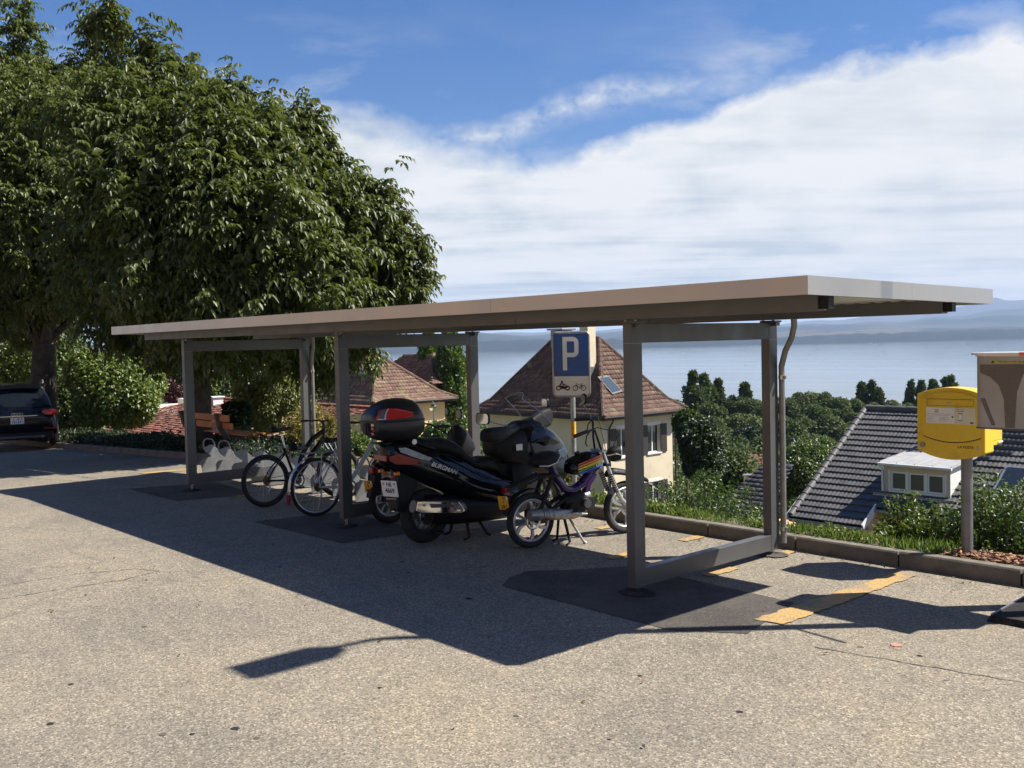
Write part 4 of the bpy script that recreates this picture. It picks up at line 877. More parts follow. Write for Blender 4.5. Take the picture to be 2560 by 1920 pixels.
mirror(ms_, (.46, -.42, 1.24), .16, .115, [(.90, -.26, 1.13), (.70, -.34, 1.17), (.50, -.41, 1.23)], .35)
mirror(ms_, (1.90, .36, 1.29), .14, .10, [(1.72, .30, 1.10), (1.84, .34, 1.20), (1.91, .36, 1.26)], -.2)
# rear light, silver trim, plate, mudguard, rack
MB().prism([(-.465, .925), (-.36, .945), (-.12, .86), (-.16, .815), (-.40, .845), (-.455, .88)], .006, 'y', -.172).build('tail_light', MA['red'], ms_, bevel=.002)
MB().prism([(-.36, 1.0), (-.28, .998), (.02, .868), (-.02, .84), (-.12, .868), (-.34, .955)], .006, 'y', -.1755).build('silver_trim', pm('lens_blue_reflection', (.30, .34, .40), .12, .1, .25, 18), ms_, bevel=.002)  # pale blue-grey paints in the bright reflection on the clear lens
MB().b2(-.475, -.44, -.12, .12, .87, .93).build('tail_light', MA['red'], ms_, bevel=.008)
MB().prism([(-.30, .80), (-.16, .84), (-.10, .60), (-.27, .34), (-.34, .38), (-.33, .62)], .16, 'y', -.08).build('rear_mudguard', MA['black'], ms_, bevel=.01)
pl_, T = plate_obj(ms_, (-.40, -.045, .595), .185, .165, [('NE', .058, 0, .042), ('4669', .068, 0, -.022), ], MA['white'], -.22, .40)
badge(pl_, T, (.065, .048), .014, 1); badge(pl_, T, (-.065, .048), .014, 0)
mb = MB(); mb.b2(-.002, .004, -.095, .095, -.125, -.087); mb.v = [tuple(T @ Vector(v)) for v in mb.v]; ph = mb.build('plate_holder', MA['black'], ms_)
txt('holder_lettering', 'GALI MOTO', .026, T @ frame((-.0026, 0, -.106), (0, -1, 0), (0, 0, 1)), MA['white'], ph, .0004, .85)
MB().b2(-.37, -.34, -.05, .03, .695, .715).build('reflector', MA['red'], ms_, bevel=.003)
for s in (-1, 1): MB().loft([(-.40, .735, .765, .02, .02, 0, s*.15), (-.36, .73, .77, .03, .03, 0, s*.15)], 10).build('indicator', MA['orange'], ms_, smooth=True)
MB().prism([(-.56, 1.05), (-.20, 1.05), (.0, 1.02), (.03, .99), (-.18, 1.0), (-.40, 1.02)], .16, 'y', -.08).build('luggage_rack', MA['black'], ms_, bevel=.006)
MB().tube([(-.10, -.15, 1.02), (-.22, -.165, 1.055), (-.22, -.19, 1.055)], .012, 8).build('grab_rail', MA['black'], ms_, smooth=True)
MB().cyl((-.205, -.175, 1.05), (-.205, -.215, 1.05), .027, 18).build('rail_cap', MA['steel'], ms_, smooth=True)
# top box
mb = MB(); e = .78
mb.loft([(-.60, 1.20, 1.30, .10, .12), (-.58, 1.13, 1.35, .18, .17), (-.51, 1.08, 1.42, .21, .17), (-.40, 1.055, 1.465, .22, .16), (-.25, 1.05, 1.475, .225, .16), (-.12, 1.06, 1.45, .21, .15), (-.05, 1.10, 1.39, .18, .13), (-.025, 1.17, 1.30, .13, .12)], 28, e)
tb = mb.build('top_box', pm('top_box_black', (.012, .013, .015), .35, 0, .1, 10, .05, 150), ms_, smooth=True, angle=70)
V = []; 
pts = []
for i in range(41):
    a = 2*PI*i/40; c_, s_ = math.cos(a), math.sin(a); pts.append((-.312+.298*math.copysign(abs(c_)**.62, c_), .222*math.copysign(abs(s_)**.62, s_), 1.262))
MB().tube(pts, .007, 6).build('box_seam', MA['ink'], tb, smooth=True)
def boxside(pts, y0, name, mat, th=.004):
    """panel laid on the curved flank and rear of the top box"""
    V = []; n = len(pts)
    for off in (0, th):
        for s_, z in pts:
            t = min(1, max(0, (z-1.26)/.2)); yy = -(.218-.055*t*t*1.2+off); k = max(0, (-.47-s_)/.15); yy = yy+ .075*k*k
            V.append((s_-(.0 if k <= 0 else off), yy, z))
    return MB().add(V, [tuple(range(n)), tuple(range(2*n-1, n-1, -1))]+[(i, n+i, n+(i+1) % n, (i+1) % n) for i in range(n)]).build(name, mat, tb)
boxside([(-0.6, 1.285), (-0.591, 1.31), (-0.556, 1.375), (-0.494, 1.392), (-0.389, 1.385), (-0.283, 1.36), (-0.204, 1.335), (-0.222, 1.295), (-0.336, 1.288), (-0.494, 1.283)], 0, 'red_wing', MA['redp'])
boxside([(-0.569, 1.296), (-0.543, 1.376), (-0.486, 1.383), (-0.512, 1.34), (-0.525, 1.292)], 0, 'smoked_inset', MA['rimd'], .006)
boxside([(-0.528, 1.292), (-0.512, 1.345), (-0.477, 1.387), (-0.465, 1.387), (-0.499, 1.345), (-0.515, 1.292)], 0, 'silver_strip', MA['rim'], .007)
boxside([(-0.582, 1.286), (-0.582, 1.294), (-0.512, 1.298), (-0.512, 1.288)], 0, 'silver_strip', MA['rim'], .0072)
MB().b2(-.634, -.615, -.03, .03, 1.14, 1.25).build('lock_plate', MA['black'], tb, bevel=.004)
for z in (1.235, 1.20, 1.15): MB().b2(-.612, -.600, -.135, -.095, z-.012, z+.010).build('lock_detail', MA['redp'] if z != 1.235 else MA['rim'], tb, bevel=.002)
# exhaust
MB().tube([(-.28, -.27, .435), (-.26, -.27, .43), (.22, -.275, .375), (.27, -.27, .37), (.36, -.22, .33), (.5, -.12, .26)], [.060, .066, .066, .055, .03, .022], 20).build('exhaust', MA['rimd'], ms_, smooth=True)
MB().prism([(-.27, .49), (.20, .435), (.275, .335), (.24, .315), (-.24, .375), (-.29, .40)], .012, 'y', -.352).build('heat_shield', MA['chrome'], ms_, bevel=.004)
MB().prism([(-.14, .452), (.12, .422), (.15, .385), (-.12, .41)], .004, 'y', -.3565).build('heat_shield_inset', MA['rimd'], ms_)
for p in ((.17, .405), (.2, .365), (-.2, .445)): MB().cyl((p[0], -.36, p[1]), (p[0], -.35, p[1]), .012, 10).build('bolt', MA['zincd'], ms_)
MB().b2(.02, .35, -.14, .14, .20, .45).build('engine', MA['rimd'], ms_, bevel=.03)
for y in (-.15, .15): MB().tube([(.45, y*.7, .22), (.44, y*1.2, .02), (.37, y*1.25, .006)], [.017, .015, .013], 8).build('centre_stand', MA['black'], ms_, smooth=True)
MB().tube([(.62, .12, .22), (.70, .22, .01)], .012, 8).build('side_stand', MA['black'], ms_, smooth=True)
MB().tube([(.58, -.12, .2), (.665, -.17, .03), (.70, -.18, .008)], [.014, .013, .016], 8).build('side_stand', MA['black'], ms_, smooth=True)
MB().b2(.02, .12, -.20, -.12, .10, .13).build('foot_lever', MA['black'], ms_)
txt('lettering', 'BURGMAN', .062, Matrix.Translation((.105, -.252, .765)) @ Matrix.Rotation(.37, 4, 'Y') @ Matrix.Rotation(-.06, 4, 'X') @ frame((0, 0, 0), (1, 0, 0), (0, 0, 1)), MA['rim'], ms_, .002, 1.05, bold=.001, shear=.3)
MB().b2(1.02, 1.10, -.242, -.236, .86, .925).build('warning_label', MA['white'], ms_)

# ---------------- purple moped in front
mp_ = vroot('moped', (-6.97, 6.40), (.19, 1.155), 'purple framed moped with rainbow striped tank and high handlebar', 'moped')
purple = pm('purple_frame_paint', (.036, .010, .095), .25, .1, .12, 6, coat=.5)
cast_wheel(mp_, 0, .27, .27, .033, MA['rim'], 3)
cast_wheel(mp_, 1.165, .272, .272, .033, MA['rim'], 3)
MB().torus((0, .03, .27), .19, .016, n=36, m=4, sq=.6, a0=2.6, a1=5.9).build('rear_sprocket_cover', MA['redp'], mp_)
MB().tube([(.84, 0, .84), (.74, 0, .68), (.62, 0, .56), (.50, 0, .51), (.40, 0, .54), (.30, 0, .66), (.24, 0, .82)], [.035, .05, .05, .048, .045, .038, .03], 12).build('frame', purple, mp_, smooth=True)
MB().tube([(.76, 0, .66), (.70, 0, .56), (.66, 0, .44)], [.045, .038, .03], 12).build('down_tube', purple, mp_, smooth=True)
MB().tube([(.64, -.02, .445), (.69, -.02, .455)], .03, 10).build('collar', MA['rim'], mp_, smooth=True)
for s in (-1, 1):
    MB().tube([(.30, s*.06, .68), (.12, s*.075, .70), (-.06, s*.075, .64)], .012, 8).build('seat_rail', MA['black'], mp_, smooth=True)
    MB().tube([(.40, s*.06, .46), (.2, s*.075, .36), (0, s*.075, .27)], .02, 8).build('swing_arm', MA['black'], mp_, smooth=True)
    MB().tube([(.20, s*.085, .67), (.03, s*.085, .30)], [.024, .018], 10).build('shock_absorber', MA['black'], mp_, smooth=True)
    MB().tube([(.84, s*.075, .86), (.965, s*.075, .54), (1.06, s*.075, .37), (1.165, s*.075, .275)], [.019, .021, .024, .018], 12).build('fork_leg', MA['rim'], mp_, smooth=True)
    gm = MB()
    for q in range(9):
        t = q/8; gm.torus((.925+.075*t, s*.075, .64-.18*t), .023, .006, (.38, 0, -.92), 14, 5)
    gm.build('fork_gaiter', MA['blackd'], mp_, smooth=True)
for pts_, g0, g1 in (([(.84, -.05, .88), (.78, -.07, 1.0), (.68, -.15, 1.11), (.56, -.25, 1.12), (.47, -.295, 1.115)], (.47, -.295, 1.115), (.30, -.335, 1.085)),
                     ([(.83, .05, .88), (.82, .06, 1.02), (.88, .14, 1.15), (.93, .22, 1.18), (.92, .28, 1.18)], (.92, .28, 1.18), (.84, .40, 1.17))):
    MB().tube(pts_, .011, 10).build('handlebar', MA['black'], mp_, smooth=True)
    MB().tube([g0, g1], .018, 10).build('grip', MA['blackd'], mp_, smooth=True)
    q0 = Vector(pts_[3]); MB().tube([q0, q0+Vector((-.06, -.01, -.05)), q0+Vector((-.075, -.01, -.12)), q0+Vector((-.055, -.01, -.15))], .006, 6).build('brake_lever', MA['black'], mp_, smooth=True)
    MB().tube([q0, q0+Vector((.10, .03, .02)), (.98, q0.y*.6, 1.06), (.97, q0.y*.3, .92), (.93, 0, .84)], .0045, 6).build('cable', MA['blackd'], mp_, smooth=True)
MB().tube([(.70, -.13, 1.085), (.865, .12, 1.12)], .008, 8).build('handlebar_brace', MA['black'], mp_, smooth=True)
MB().tube([(.82, 0, .90), (.87, 0, .76)], .026, 12).build('headset', MA['rim'], mp_, smooth=True)
MB().box((.84, 0, .885), (.07, .19, .02)).build('fork_bridge', MA['zinc'], mp_, bevel=.004)
MB().box((.89, 0, .74), (.07, .19, .03)).build('fork_bridge', MA['black'], mp_, bevel=.004)
tk = MB().loft([(.44, .70, .78, .04, .03), (.46, .67, .82, .09, .06), (.54, .66, .86, .115, .07), (.66, .665, .885, .125, .075), (.76, .68, .885, .12, .07), (.82, .72, .87, .10, .06), (.85, .76, .84, .06, .04)], 22, .8).build('fuel_tank', MA['gloss'], mp_, smooth=True, angle=70)
for k, c_ in enumerate(((.55, .06, .03), (.75, .28, .03), (.80, .62, .05), (.05, .30, .10), (.01, .10, .55))):
    z0 = .835-.024*k; y = -.124-.0006*k
    st_ = MB().add([(.50, y+.012, z0-.055), (.66, y, z0-.012), (.80, y+.012, z0+.022), (.80, y+.010, z0-.002), (.66, y-.001, z0-.034), (.50, y+.010, z0-.068)], [(0, 1, 2, 3, 4, 5)])
    so_ = st_.build('tank_stripe', pm('stripe_%s' % ('orange', 'amber', 'lemon', 'green', 'azure')[k], c_, .2, coat=.4), tk)
    md = so_.modifiers.new('t', 'SOLIDIFY'); md.thickness = .003
txt('lettering', 'cilo', .060, Matrix.Translation((.745, -.131, .765)) @ Matrix.Rotation(-.22, 4, 'Y') @ frame((0, 0, 0), (1, 0, 0), (0, 0, 1)), MA['white'], tk, .001, 1.0, bold=.001)
MB().cyl((.575, 0, .86), (.565, 0, .885), .028, 14).build('tank_cap', MA['black'], tk, smooth=True)
st_ = MB().loft([(.02, .80, .86, .06, .05), (.06, .78, .90, .11, .09), (.16, .775, .925, .125, .10), (.26, .79, .925, .115, .09), (.33, .83, .90, .07, .05)], 18, .8).build('seat', MA['vinyl'], mp_, smooth=True, angle=70)
MB().tube([(.05, -.10, .80), (.15, -.122, .795), (.25, -.112, .82), (.32, -.07, .875)], .005, 6).build('seat_piping', MA['white'], st_, smooth=True)
MB().b2(.24, .28, -.02, .02, .66, .80).build('seat_post', MA['black'], mp_)
MB().torus((0, 0, .27), .305, .006, n=24, m=6, sq=8, a0=-1.3, a1=.75).build('rear_mudguard', MA['black'], mp_, smooth=True)
MB().loft([(.93, .60, .66, .03, .03), (1.0, .62, .69, .07, .05), (1.15, .60, .665, .075, .05), (1.35, .545, .60, .07, .045), (1.46, .50, .54, .04, .03)], 12, .8).build('front_mudguard', MA['black'], mp_, smooth=True)
MB().loft([(.96, .78, .86, .04, .04), (1.0, .755, .90, .075, .07), (1.07, .765, .915, .085, .08)], 12, .6).build('headlight', MA['black'], mp_, smooth=True, angle=50)
MB().loft([(1.071, .77, .91, .08, .075), (1.08, .775, .905, .075, .07)], 12, .6).build('headlight_glass', MA['chrome'], mp_, smooth=True)
MB().tube([(.90, -.06, .83), (.98, -.10, .845), (1.06, -.08, .83), (.98, -.03, .80)], .008, 8).build('bracket', MA['chrome'], mp_, smooth=True)
mirror(mp_, (.905, .34, 1.385), .075, .115, [(.92, .22, 1.18), (.95, .28, 1.24), (.93, .33, 1.28), (.915, .34, 1.33)], 0, True)
ex = MB().tube([(-.09, -.12, .345), (-.05, -.12, .34), (.05, -.125, .335), (.42, -.13, .30), (.47, -.13, .293), (.52, -.13, .288), (.58, -.13, .282)], [.050, .056, .058, .048, .032, .014, .012], 20).build('exhaust', pm('dull_chrome', (.30, .29, .28), .38, .7, .3, 22), mp_, smooth=True)
for t in (.04, .07, .10, .15, .20, .24, .37, .395, .42): MB().torus((t, -.125, .335-(t-.05)*.095), .0565-(t-.05)*.0256, .0035, (1, 0, -.095), 24, 5, a0=PI*.1, a1=PI*1.2).build('exhaust_slot', MA['ink'], ex, smooth=True)
MB().tube([(.55, -.02, .36), (.62, -.06, .30), (.50, -.12, .285)], .012, 8).build('exhaust_pipe', MA['rimd'], mp_, smooth=True)
en = MB().loft([(.38, .32, .46, .06, .06), (.46, .28, .50, .09, .08), (.60, .28, .50, .09, .08), (.66, .30, .44, .07, .07)], 14, .6).build('engine', MA['black'], mp_, smooth=True)
for q in range(7): MB().b2(.655+q*.013, .660+q*.013, -.055, .055, .315, .425).build('cooling_fin', MA['rimd'], en)
MB().cyl((.60, -.075, .385), (.60, -.125, .385), .045, 18).build('engine_cover', MA['rimd'], en, smooth=True)
MB().cyl((.44, -.075, .34), (.44, -.11, .34), .055, 20).build('clutch_cover', MA['black'], en, smooth=True)
MB().tube([(.50, -.10, .33), (.50, -.17, .33), (.42, -.17, .345), (.42, -.24, .345)], .009, 8).build('pedal_crank', MA['zincd'], mp_, smooth=True)
MB().b2(.38, .46, -.25, -.17, .335, .355).build('pedal', MA['blackd'], mp_, bevel=.004)
MB().b2(-.02, .30, .05, .09, .24, .36).build('chain_guard', MA['black'], mp_, bevel=.01)
for y in (-.12, .1):
    MB().tube([(.36, y*.4, .27), (.375, y, .03), (.33, y*1.1, .008)], [.015, .014, .012], 8).build('centre_stand', MA['black'], mp_, smooth=True)
MB().tube([(.41, -.07, .25), (.50, -.17, .03), (.52, -.175, .008)], [.012, .012, .02], 8).build('side_stand', MA['zincd'], mp_, smooth=True)
MB().prism([(-.30, .60), (-.05, .68), (.10, .72), (.10, .70), (-.05, .655), (-.29, .57)], .10, 'y', -.05).build('luggage_rack', MA['black'], mp_)
pl_, T = plate_obj(mp_, (-.305, -.0, .47), .10, .145, [('NE', .034, .016, .050), ('F', .036, 0, .008), ('297', .050, 0, -.045)], MA['plate_y'], -.35, .62)
mb = MB(); mb.b2(-.0016, -.0006, -.046, -.022, .036, .066); mb.v = [tuple(T @ Vector(v)) for v in mb.v]; mb.build('plate_sticker', MA['white'], pl_)
MB().b2(-.30, -.25, -.04, .04, .56, .62).build('tail_light', MA['red'], mp_, bevel=.006)

# ---------------- naked moped behind the scooter
m2 = vroot('small_motorcycle', (-9.14, 6.25), (.08, 1.2), 'black moped with a yellow plate and red tail light, half hidden behind the maxi scooter', 'moped')
cast_wheel(m2, 0, .26, .262, .04, MA['rim'], 5); cast_wheel(m2, 1.17, .26, .262, .036, MA['rim'], 5)
MB().loft([(-.20, .60, .68, .04, .04), (-.05, .58, .72, .08, .07), (.15, .56, .78, .11, .09), (.40, .52, .80, .12, .10), (.55, .44, .74, .10, .08)], 16, .75).build('body', MA['gloss'], m2, smooth=True, angle=60)
MB().loft([(-.10, .70, .76, .07, .05), (.10, .74, .84, .12, .10), (.35, .74, .87, .12, .1), (.52, .74, .83, .07, .05)], 16, .8).build('seat', MA['vinyl'], m2, smooth=True, angle=60)
MB().tube([(.50, 0, .55), (.62, 0, .38), (.80, 0, .40), (.90, 0, .70)], [.05, .05, .05, .04], 10).build('frame', MA['black'], m2, smooth=True)
MB().loft([(.85, .66, .98, .07, .07), (.93, .62, 1.04, .12, .10), (1.04, .64, .97, .12, .10), (1.13, .70, .85, .09, .07), (1.17, .72, .79, .04, .04)], 16, .7).build('headlight_housing', MA['black'], m2, smooth=True, angle=60)
for s in (-1, 1):
    MB().tube([(.92, s*.07, .80), (1.05, s*.075, .5), (1.17, s*.075, .262)], .017, 10).build('fork_leg', MA['rimd'], m2, smooth=True)
    MB().tube([(.88, s*.03, .90), (.80, s*.14, .98), (.72, s*.24, 1.05), (.62, s*.30, 1.06)], .011, 8).build('handlebar', MA['black'], m2, smooth=True)
    MB().tube([(.62, s*.30, 1.06), (.46, s*.31, 1.07)], .018, 10).build('grip', MA['blackd'], m2, smooth=True)
    MB().tube([(.30, s*.08, .48), (0, s*.07, .26)], .018, 8).build('swing_arm', MA['black'], m2, smooth=True)
    MB().loft([(-.13, .56, .60, .02, .02, 0, s*.12), (-.09, .555, .605, .025, .025, 0, s*.12)], 10).build('indicator', MA['orange'], m2, smooth=True)
mirror(m2, (1.0, .30, 1.17), .07, .11, [(.80, .20, 1.05), (.98, .27, 1.10), (1.02, .30, 1.14)], 0, True)
mirror(m2, (.74, -.33, 1.19), .07, .11, [(.72, -.22, 1.05), (.80, -.30, 1.10), (.76, -.33, 1.15)], .4, True)
MB().b2(-.24, -.17, -.055, .055, .575, .65).build('tail_light', MA['red'], m2, bevel=.01)
MB().tube([(.0, -.06, .70), (-.20, -.06, .76), (-.22, .0, .765), (-.20, .06, .76), (.0, .06, .70)], .008, 8).build('luggage_rack', MA['black'], m2, smooth=True)
MB().prism([(-.20, .56), (-.12, .60), (-.13, .34), (-.27, .31), (-.25, .40)], .11, 'y', -.055).build('rear_mudguard', MA['black'], m2, bevel=.006)
pl_, T = plate_obj(m2, (-.262, 0, .435), .10, .145, [('NE', .034, .016, .050), ('K', .038, 0, .006), ('883', .050, 0, -.045)], MA['plate_y'], -.30, .55)
mb = MB(); mb.b2(-.0016, -.0006, -.046, -.022, .036, .066); mb.v = [tuple(T @ Vector(v)) for v in mb.v]; mb.build('plate_sticker', MA['white'], pl_)
MB().loft([(.30, .26, .44, .06, .06), (.45, .22, .48, .09, .08), (.62, .24, .44, .08, .07)], 12, .6).build('engine', MA['rimd'], m2, smooth=True)
MB().tube([(.55, -.08, .26), (.2, -.11, .25), (-.15, -.11, .30)], [.015, .035, .035], 12).build('exhaust', MA['chrome'], m2, smooth=True)
MB().tube([(.35, .08, .25), (.32, .16, .01)], .012, 8).build('side_stand', MA['black'], m2, smooth=True)

# ---------------- bicycles
def bicycle(root, R, tr, framemat, rimmat, kind):
    wb = 1.06; bb = (.43, .29)
    spoke_wheel(root, 0, R, R, tr, rimmat); spoke_wheel(root, wb, R, R, tr, rimmat)
    seat = (.24, .93 if kind == 'mtb' else .86); head = (.88, .92) if kind == 'mtb' else (.84, .93); hb = (.86, .80) if kind == 'mtb' else (.81, .80)
    tb_ = .021 if kind == 'mtb' else .016
    if kind == 'mtb':
        MB().tube([(head[0], 0, head[1]-.02), (.70, 0, .80), (.60, 0, .70), (.50, 0, .55), (bb[0]+.02, 0, bb[1]+.06)], [.026, .034, .03, .03, .026], 10).build('main_frame', framemat, root, smooth=True)
        MB().tube([(hb[0], 0, hb[1]), (.66, 0, .58), (bb[0], 0, bb[1])], [.028, .036, .03], 10).build('down_tube', framemat, root, smooth=True)
        MB().tube([(.60, 0, .69), (.45, 0, .70), (.33, 0, .71)], .030, 10).build('shock_absorber', MA['rimd'], root, smooth=True)
        MB().tube([(.28, 0, .72), (bb[0]-.01, 0, bb[1])], .017, 10).build('seat_tube', framemat, root, smooth=True)
        MB().tube([(.255, 0, .90), (.29, 0, .72)], .0135, 10).build('seat_post', MA['chrome'], root, smooth=True)
        mb = MB()
        for q in range(7): mb.torus((.36+.014*q, 0, .71), .036, .006, (1, 0, 0), 14, 5)
        mb.build('coil_spring', MA['black'], root, smooth=True)
    else:
        for dz in (0, .055): MB().tube([(head[0]+.01*dz, 0, head[1]-.05-dz), (.58, 0, .52-dz*.9), (bb[0], 0, bb[1]+.05-dz*.5)], .0155, 10).build('main_tube', framemat, root, smooth=True)
        MB().tube([(.27, 0, .78), (bb[0], 0, bb[1])], .0155, 10).build('seat_tube', framemat, root, smooth=True)
        MB().tube([(.245, 0, .88), (.28, 0, .76)], .0125, 10).build('seat_post', MA['chrome'], root, smooth=True)
    for s in (-1, 1):
        MB().tube([(bb[0], s*.03, bb[1]), (0, s*.06, R)], .0105, 8).build('chain_stay', framemat, root, smooth=True)
        MB().tube([(.30, s*.02, .66 if kind == 'mtb' else .76), (.10, s*.05, .48 if kind == 'mtb' else .5), (0, s*.06, R)], .010, 8).build('seat_stay', framemat, root, smooth=True)
        MB().tube([(hb[0]+.01, s*.05, hb[1]-.04), (wb-.06, s*.05, R+.22), (wb, s*.05, R)], [.016, .016, .010], 8).build('fork_blade', MA['chrome'] if kind == 'mtb' else framemat, root, smooth=True)
        MB().tube([(head[0]-.02, 0, head[1]+.09), (head[0]-.03, s*.10, head[1]+.11), (head[0]-.10, s*.27, head[1]+.11)], .0105, 8).build('handlebar', MA['black'], root, smooth=True)
        MB().tube([(head[0]-.095, s*.26, head[1]+.11), (head[0]-.14, s*.33, head[1]+.11)], .016, 10).build('grip', MA['blackd'], root, smooth=True)
        MB().tube([(head[0]-.05, s*.2, head[1]+.10), (head[0]+.03, s*.1, head[1]+.10), (head[0]+.05, 0, head[1]-.02), (hb[0]-.04, s*.02, hb[1])], .0025, 5).build('cable', MA['blackd'], root, smooth=True)
        cr = MB().tube([(bb[0], s*.05, bb[1]), (bb[0]+s*.12, s*.08, bb[1]-s*.11)], .009, 8).build('crank', MA['zinc'], root, smooth=True)
        MB().b2(bb[0]+s*.12-.045, bb[0]+s*.12+.045, s*.13-.04, s*.13+.04, bb[1]-s*.11-.012, bb[1]-s*.11+.012).build('pedal', MA['blackd'], root, bevel=.004)
    MB().tube([(head[0]-.02, 0, head[1]+.09), (head[0], 0, head[1]), (hb[0], 0, hb[1]-.03)], .019, 10).build('head_tube', framemat, root, smooth=True)
    MB().loft([(seat[0]-.14, seat[1]+.01, seat[1]+.06, .06, .04), (seat[0]-.10, seat[1]-.01, seat[1]+.065, .085, .07), (seat[0], seat[1]-.005, seat[1]+.045, .05, .045), (seat[0]+.10, seat[1]+.01, seat[1]+.05, .022, .02), (seat[0]+.15, seat[1]+.02, seat[1]+.045, .012, .012)], 14, .8).build('saddle', MA['vinyl'], root, smooth=True)
    MB().torus((bb[0], -.045, bb[1]), .085, .010, n=36, m=4, sq=.25).cyl((bb[0], -.05, bb[1]), (bb[0], -.04, bb[1]), .05, 18).build('chain_ring', MA['rimd'], root, smooth=True)
    mb = MB()
    for r_ in (.055, .046, .037, .028): mb.cyl((0, -.035-.004*(.055-r_)*100, R), (0, -.032-.004*(.055-r_)*100, R), r_, 20)
    mb.build('sprockets', pm('brass_sprocket', (.20, .15, .07), .5, .7) if 'brass_sprocket' not in bpy.data.materials else bpy.data.materials['brass_sprocket'], root, smooth=True)
    MB().tube([(0, -.045, R+.03), (bb[0], -.045, bb[1]+.085)], .004, 5).tube([(.03, -.045, R-.13), (bb[0], -.045, bb[1]-.085)], .004, 5).build('chain', MA['rimd'], root)
    MB().tube([(.01, -.055, R-.03), (.03, -.06, R-.09), (.0, -.055, R-.14)], .010, 8).build('derailleur', MA['zinc'], root, smooth=True)
b1 = vroot('mountain_bike', (-11.24, 5.84), (0, 1), 'black full suspension mountain bike left of the middle post', 'bicycle', lean=-.05)
bicycle(b1, .33, .028, MA['gloss'], MA['rimd'], 'mtb')
MB().torus((-.02, -.02, .87), .05, .006, (1, 0, .2), 20, 6).torus((.38, -.02, .80), .06, .006, (0, 1, .4), 20, 6).build('cable_lock', MA['black'], b1, smooth=True)
b2_ = vroot('city_bike', (-10.17, 5.93), (0, 1), 'silver city bike with chrome mudguards behind the middle post', 'bicycle', lean=.0)
bicycle(b2_, .345, .020, MA['rim'], MA['rim'], 'city')
for x, a0, a1 in ((0, -2.0, .9), (1.06, -1.0, 1.4)):
    MB().torus((x, 0, .345), .368, .004, n=30, m=8, sq=6, a0=a0, a1=a1).build('mudguard', MA['rim'], b2_, smooth=True)
    for s in (-1, 1): MB().tube([(x, s*.04, .345), (x-.28 if x == 0 else x+.27, s*.03, .345+.24)], .0035, 5).build('mudguard_stay', MA['zinc'], b2_)
MB().b2(-.385, -.365, -.03, .03, .18, .30).build('rear_reflector', MA['red'], b2_, bevel=.004)
for s in (-1, 1): MB().tube([(0, s*.06, .36), (.05, s*.06, .74), (.24, s*.05, .76)], .005, 6).build('rack_stay', MA['zinc'], b2_)
MB().b2(-.18, .22, -.06, .06, .745, .755).build('luggage_rack', MA['zincd'], b2_, bevel=.003)
MB().tube([(.10, .05, .30), (.06, .10, .02)], .007, 6).build('kick_stand', MA['zinc'], b2_, smooth=True)

# ================================================================ parked estate car on the left
car = empty('parked_car', (0, 0, 0), 0, 'black estate car seen from behind in the shade of the walnut tree', 'car')
cc = at(41, 1000, 24.3); hd = (_FG*1.0-_RG*.49).normalized()
car.location = (cc.x, cc.y, lot_z(cc.x)+.03); car.rotation_euler = (0, 0, math.atan2(hd.y, hd.x))
carp = pm('black_car_paint', (.0035, .004, .006), .12, 0, .1, 3, spec=.3)
body = [(-.02, .42, .78, .70, .70), (.02, .30, .96, .86, .80), (.12, .26, 1.04, .92, .84), (.6, .22, 1.04, .935, .86), (1.4, .22, 1.02, .94, .88), (2.9, .22, 1.0, .94, .88), (3.6, .24, .95, .92, .84), (4.3, .28, .86, .88, .76), (4.6, .36, .70, .76, .66)]
MB().loft(body, 28, .42).build('body', carp, car, smooth=True, angle=50)
gh = [(.08, 1.0, 1.06, .80, .78), (.30, 1.0, 1.40, .84, .66), (.48, 1.0, 1.56, .86, .60), (.8, 1.0, 1.61, .87, .60), (1.6, 1.0, 1.64, .87, .61), (2.3, 1.0, 1.58, .86, .59), (2.9, .98, 1.25, .85, .66), (3.25, .95, 1.02, .80, .74)]
MB().loft(gh, 28, .5).build('cabin', carp, car, smooth=True, angle=50)
MB().prism([(.40, 1.585), (.22, 1.545), (.22, 1.53), (.42, 1.55)], 1.12, 'y', -.56).build('roof_spoiler', carp, car, bevel=.01)
V = []; n = 12
for j, (x, z, w_) in enumerate(((.125, 1.075, .74), (.215, 1.25, .68), (.325, 1.44, .60), (.37, 1.50, .54))):
    for i in range(n+1): a = i/n*2-1; V.append((x-.03+.05*a*a-.01, a*w_, z))
MB().add(V, [(j*(n+1)+i, j*(n+1)+i+1, (j+1)*(n+1)+i+1, (j+1)*(n+1)+i) for j in range(3) for i in range(n)]).build('rear_window', pm('tinted_car_glass', (.008, .010, .012), .06, 0, .1, 3, spec=.35), car, smooth=True)
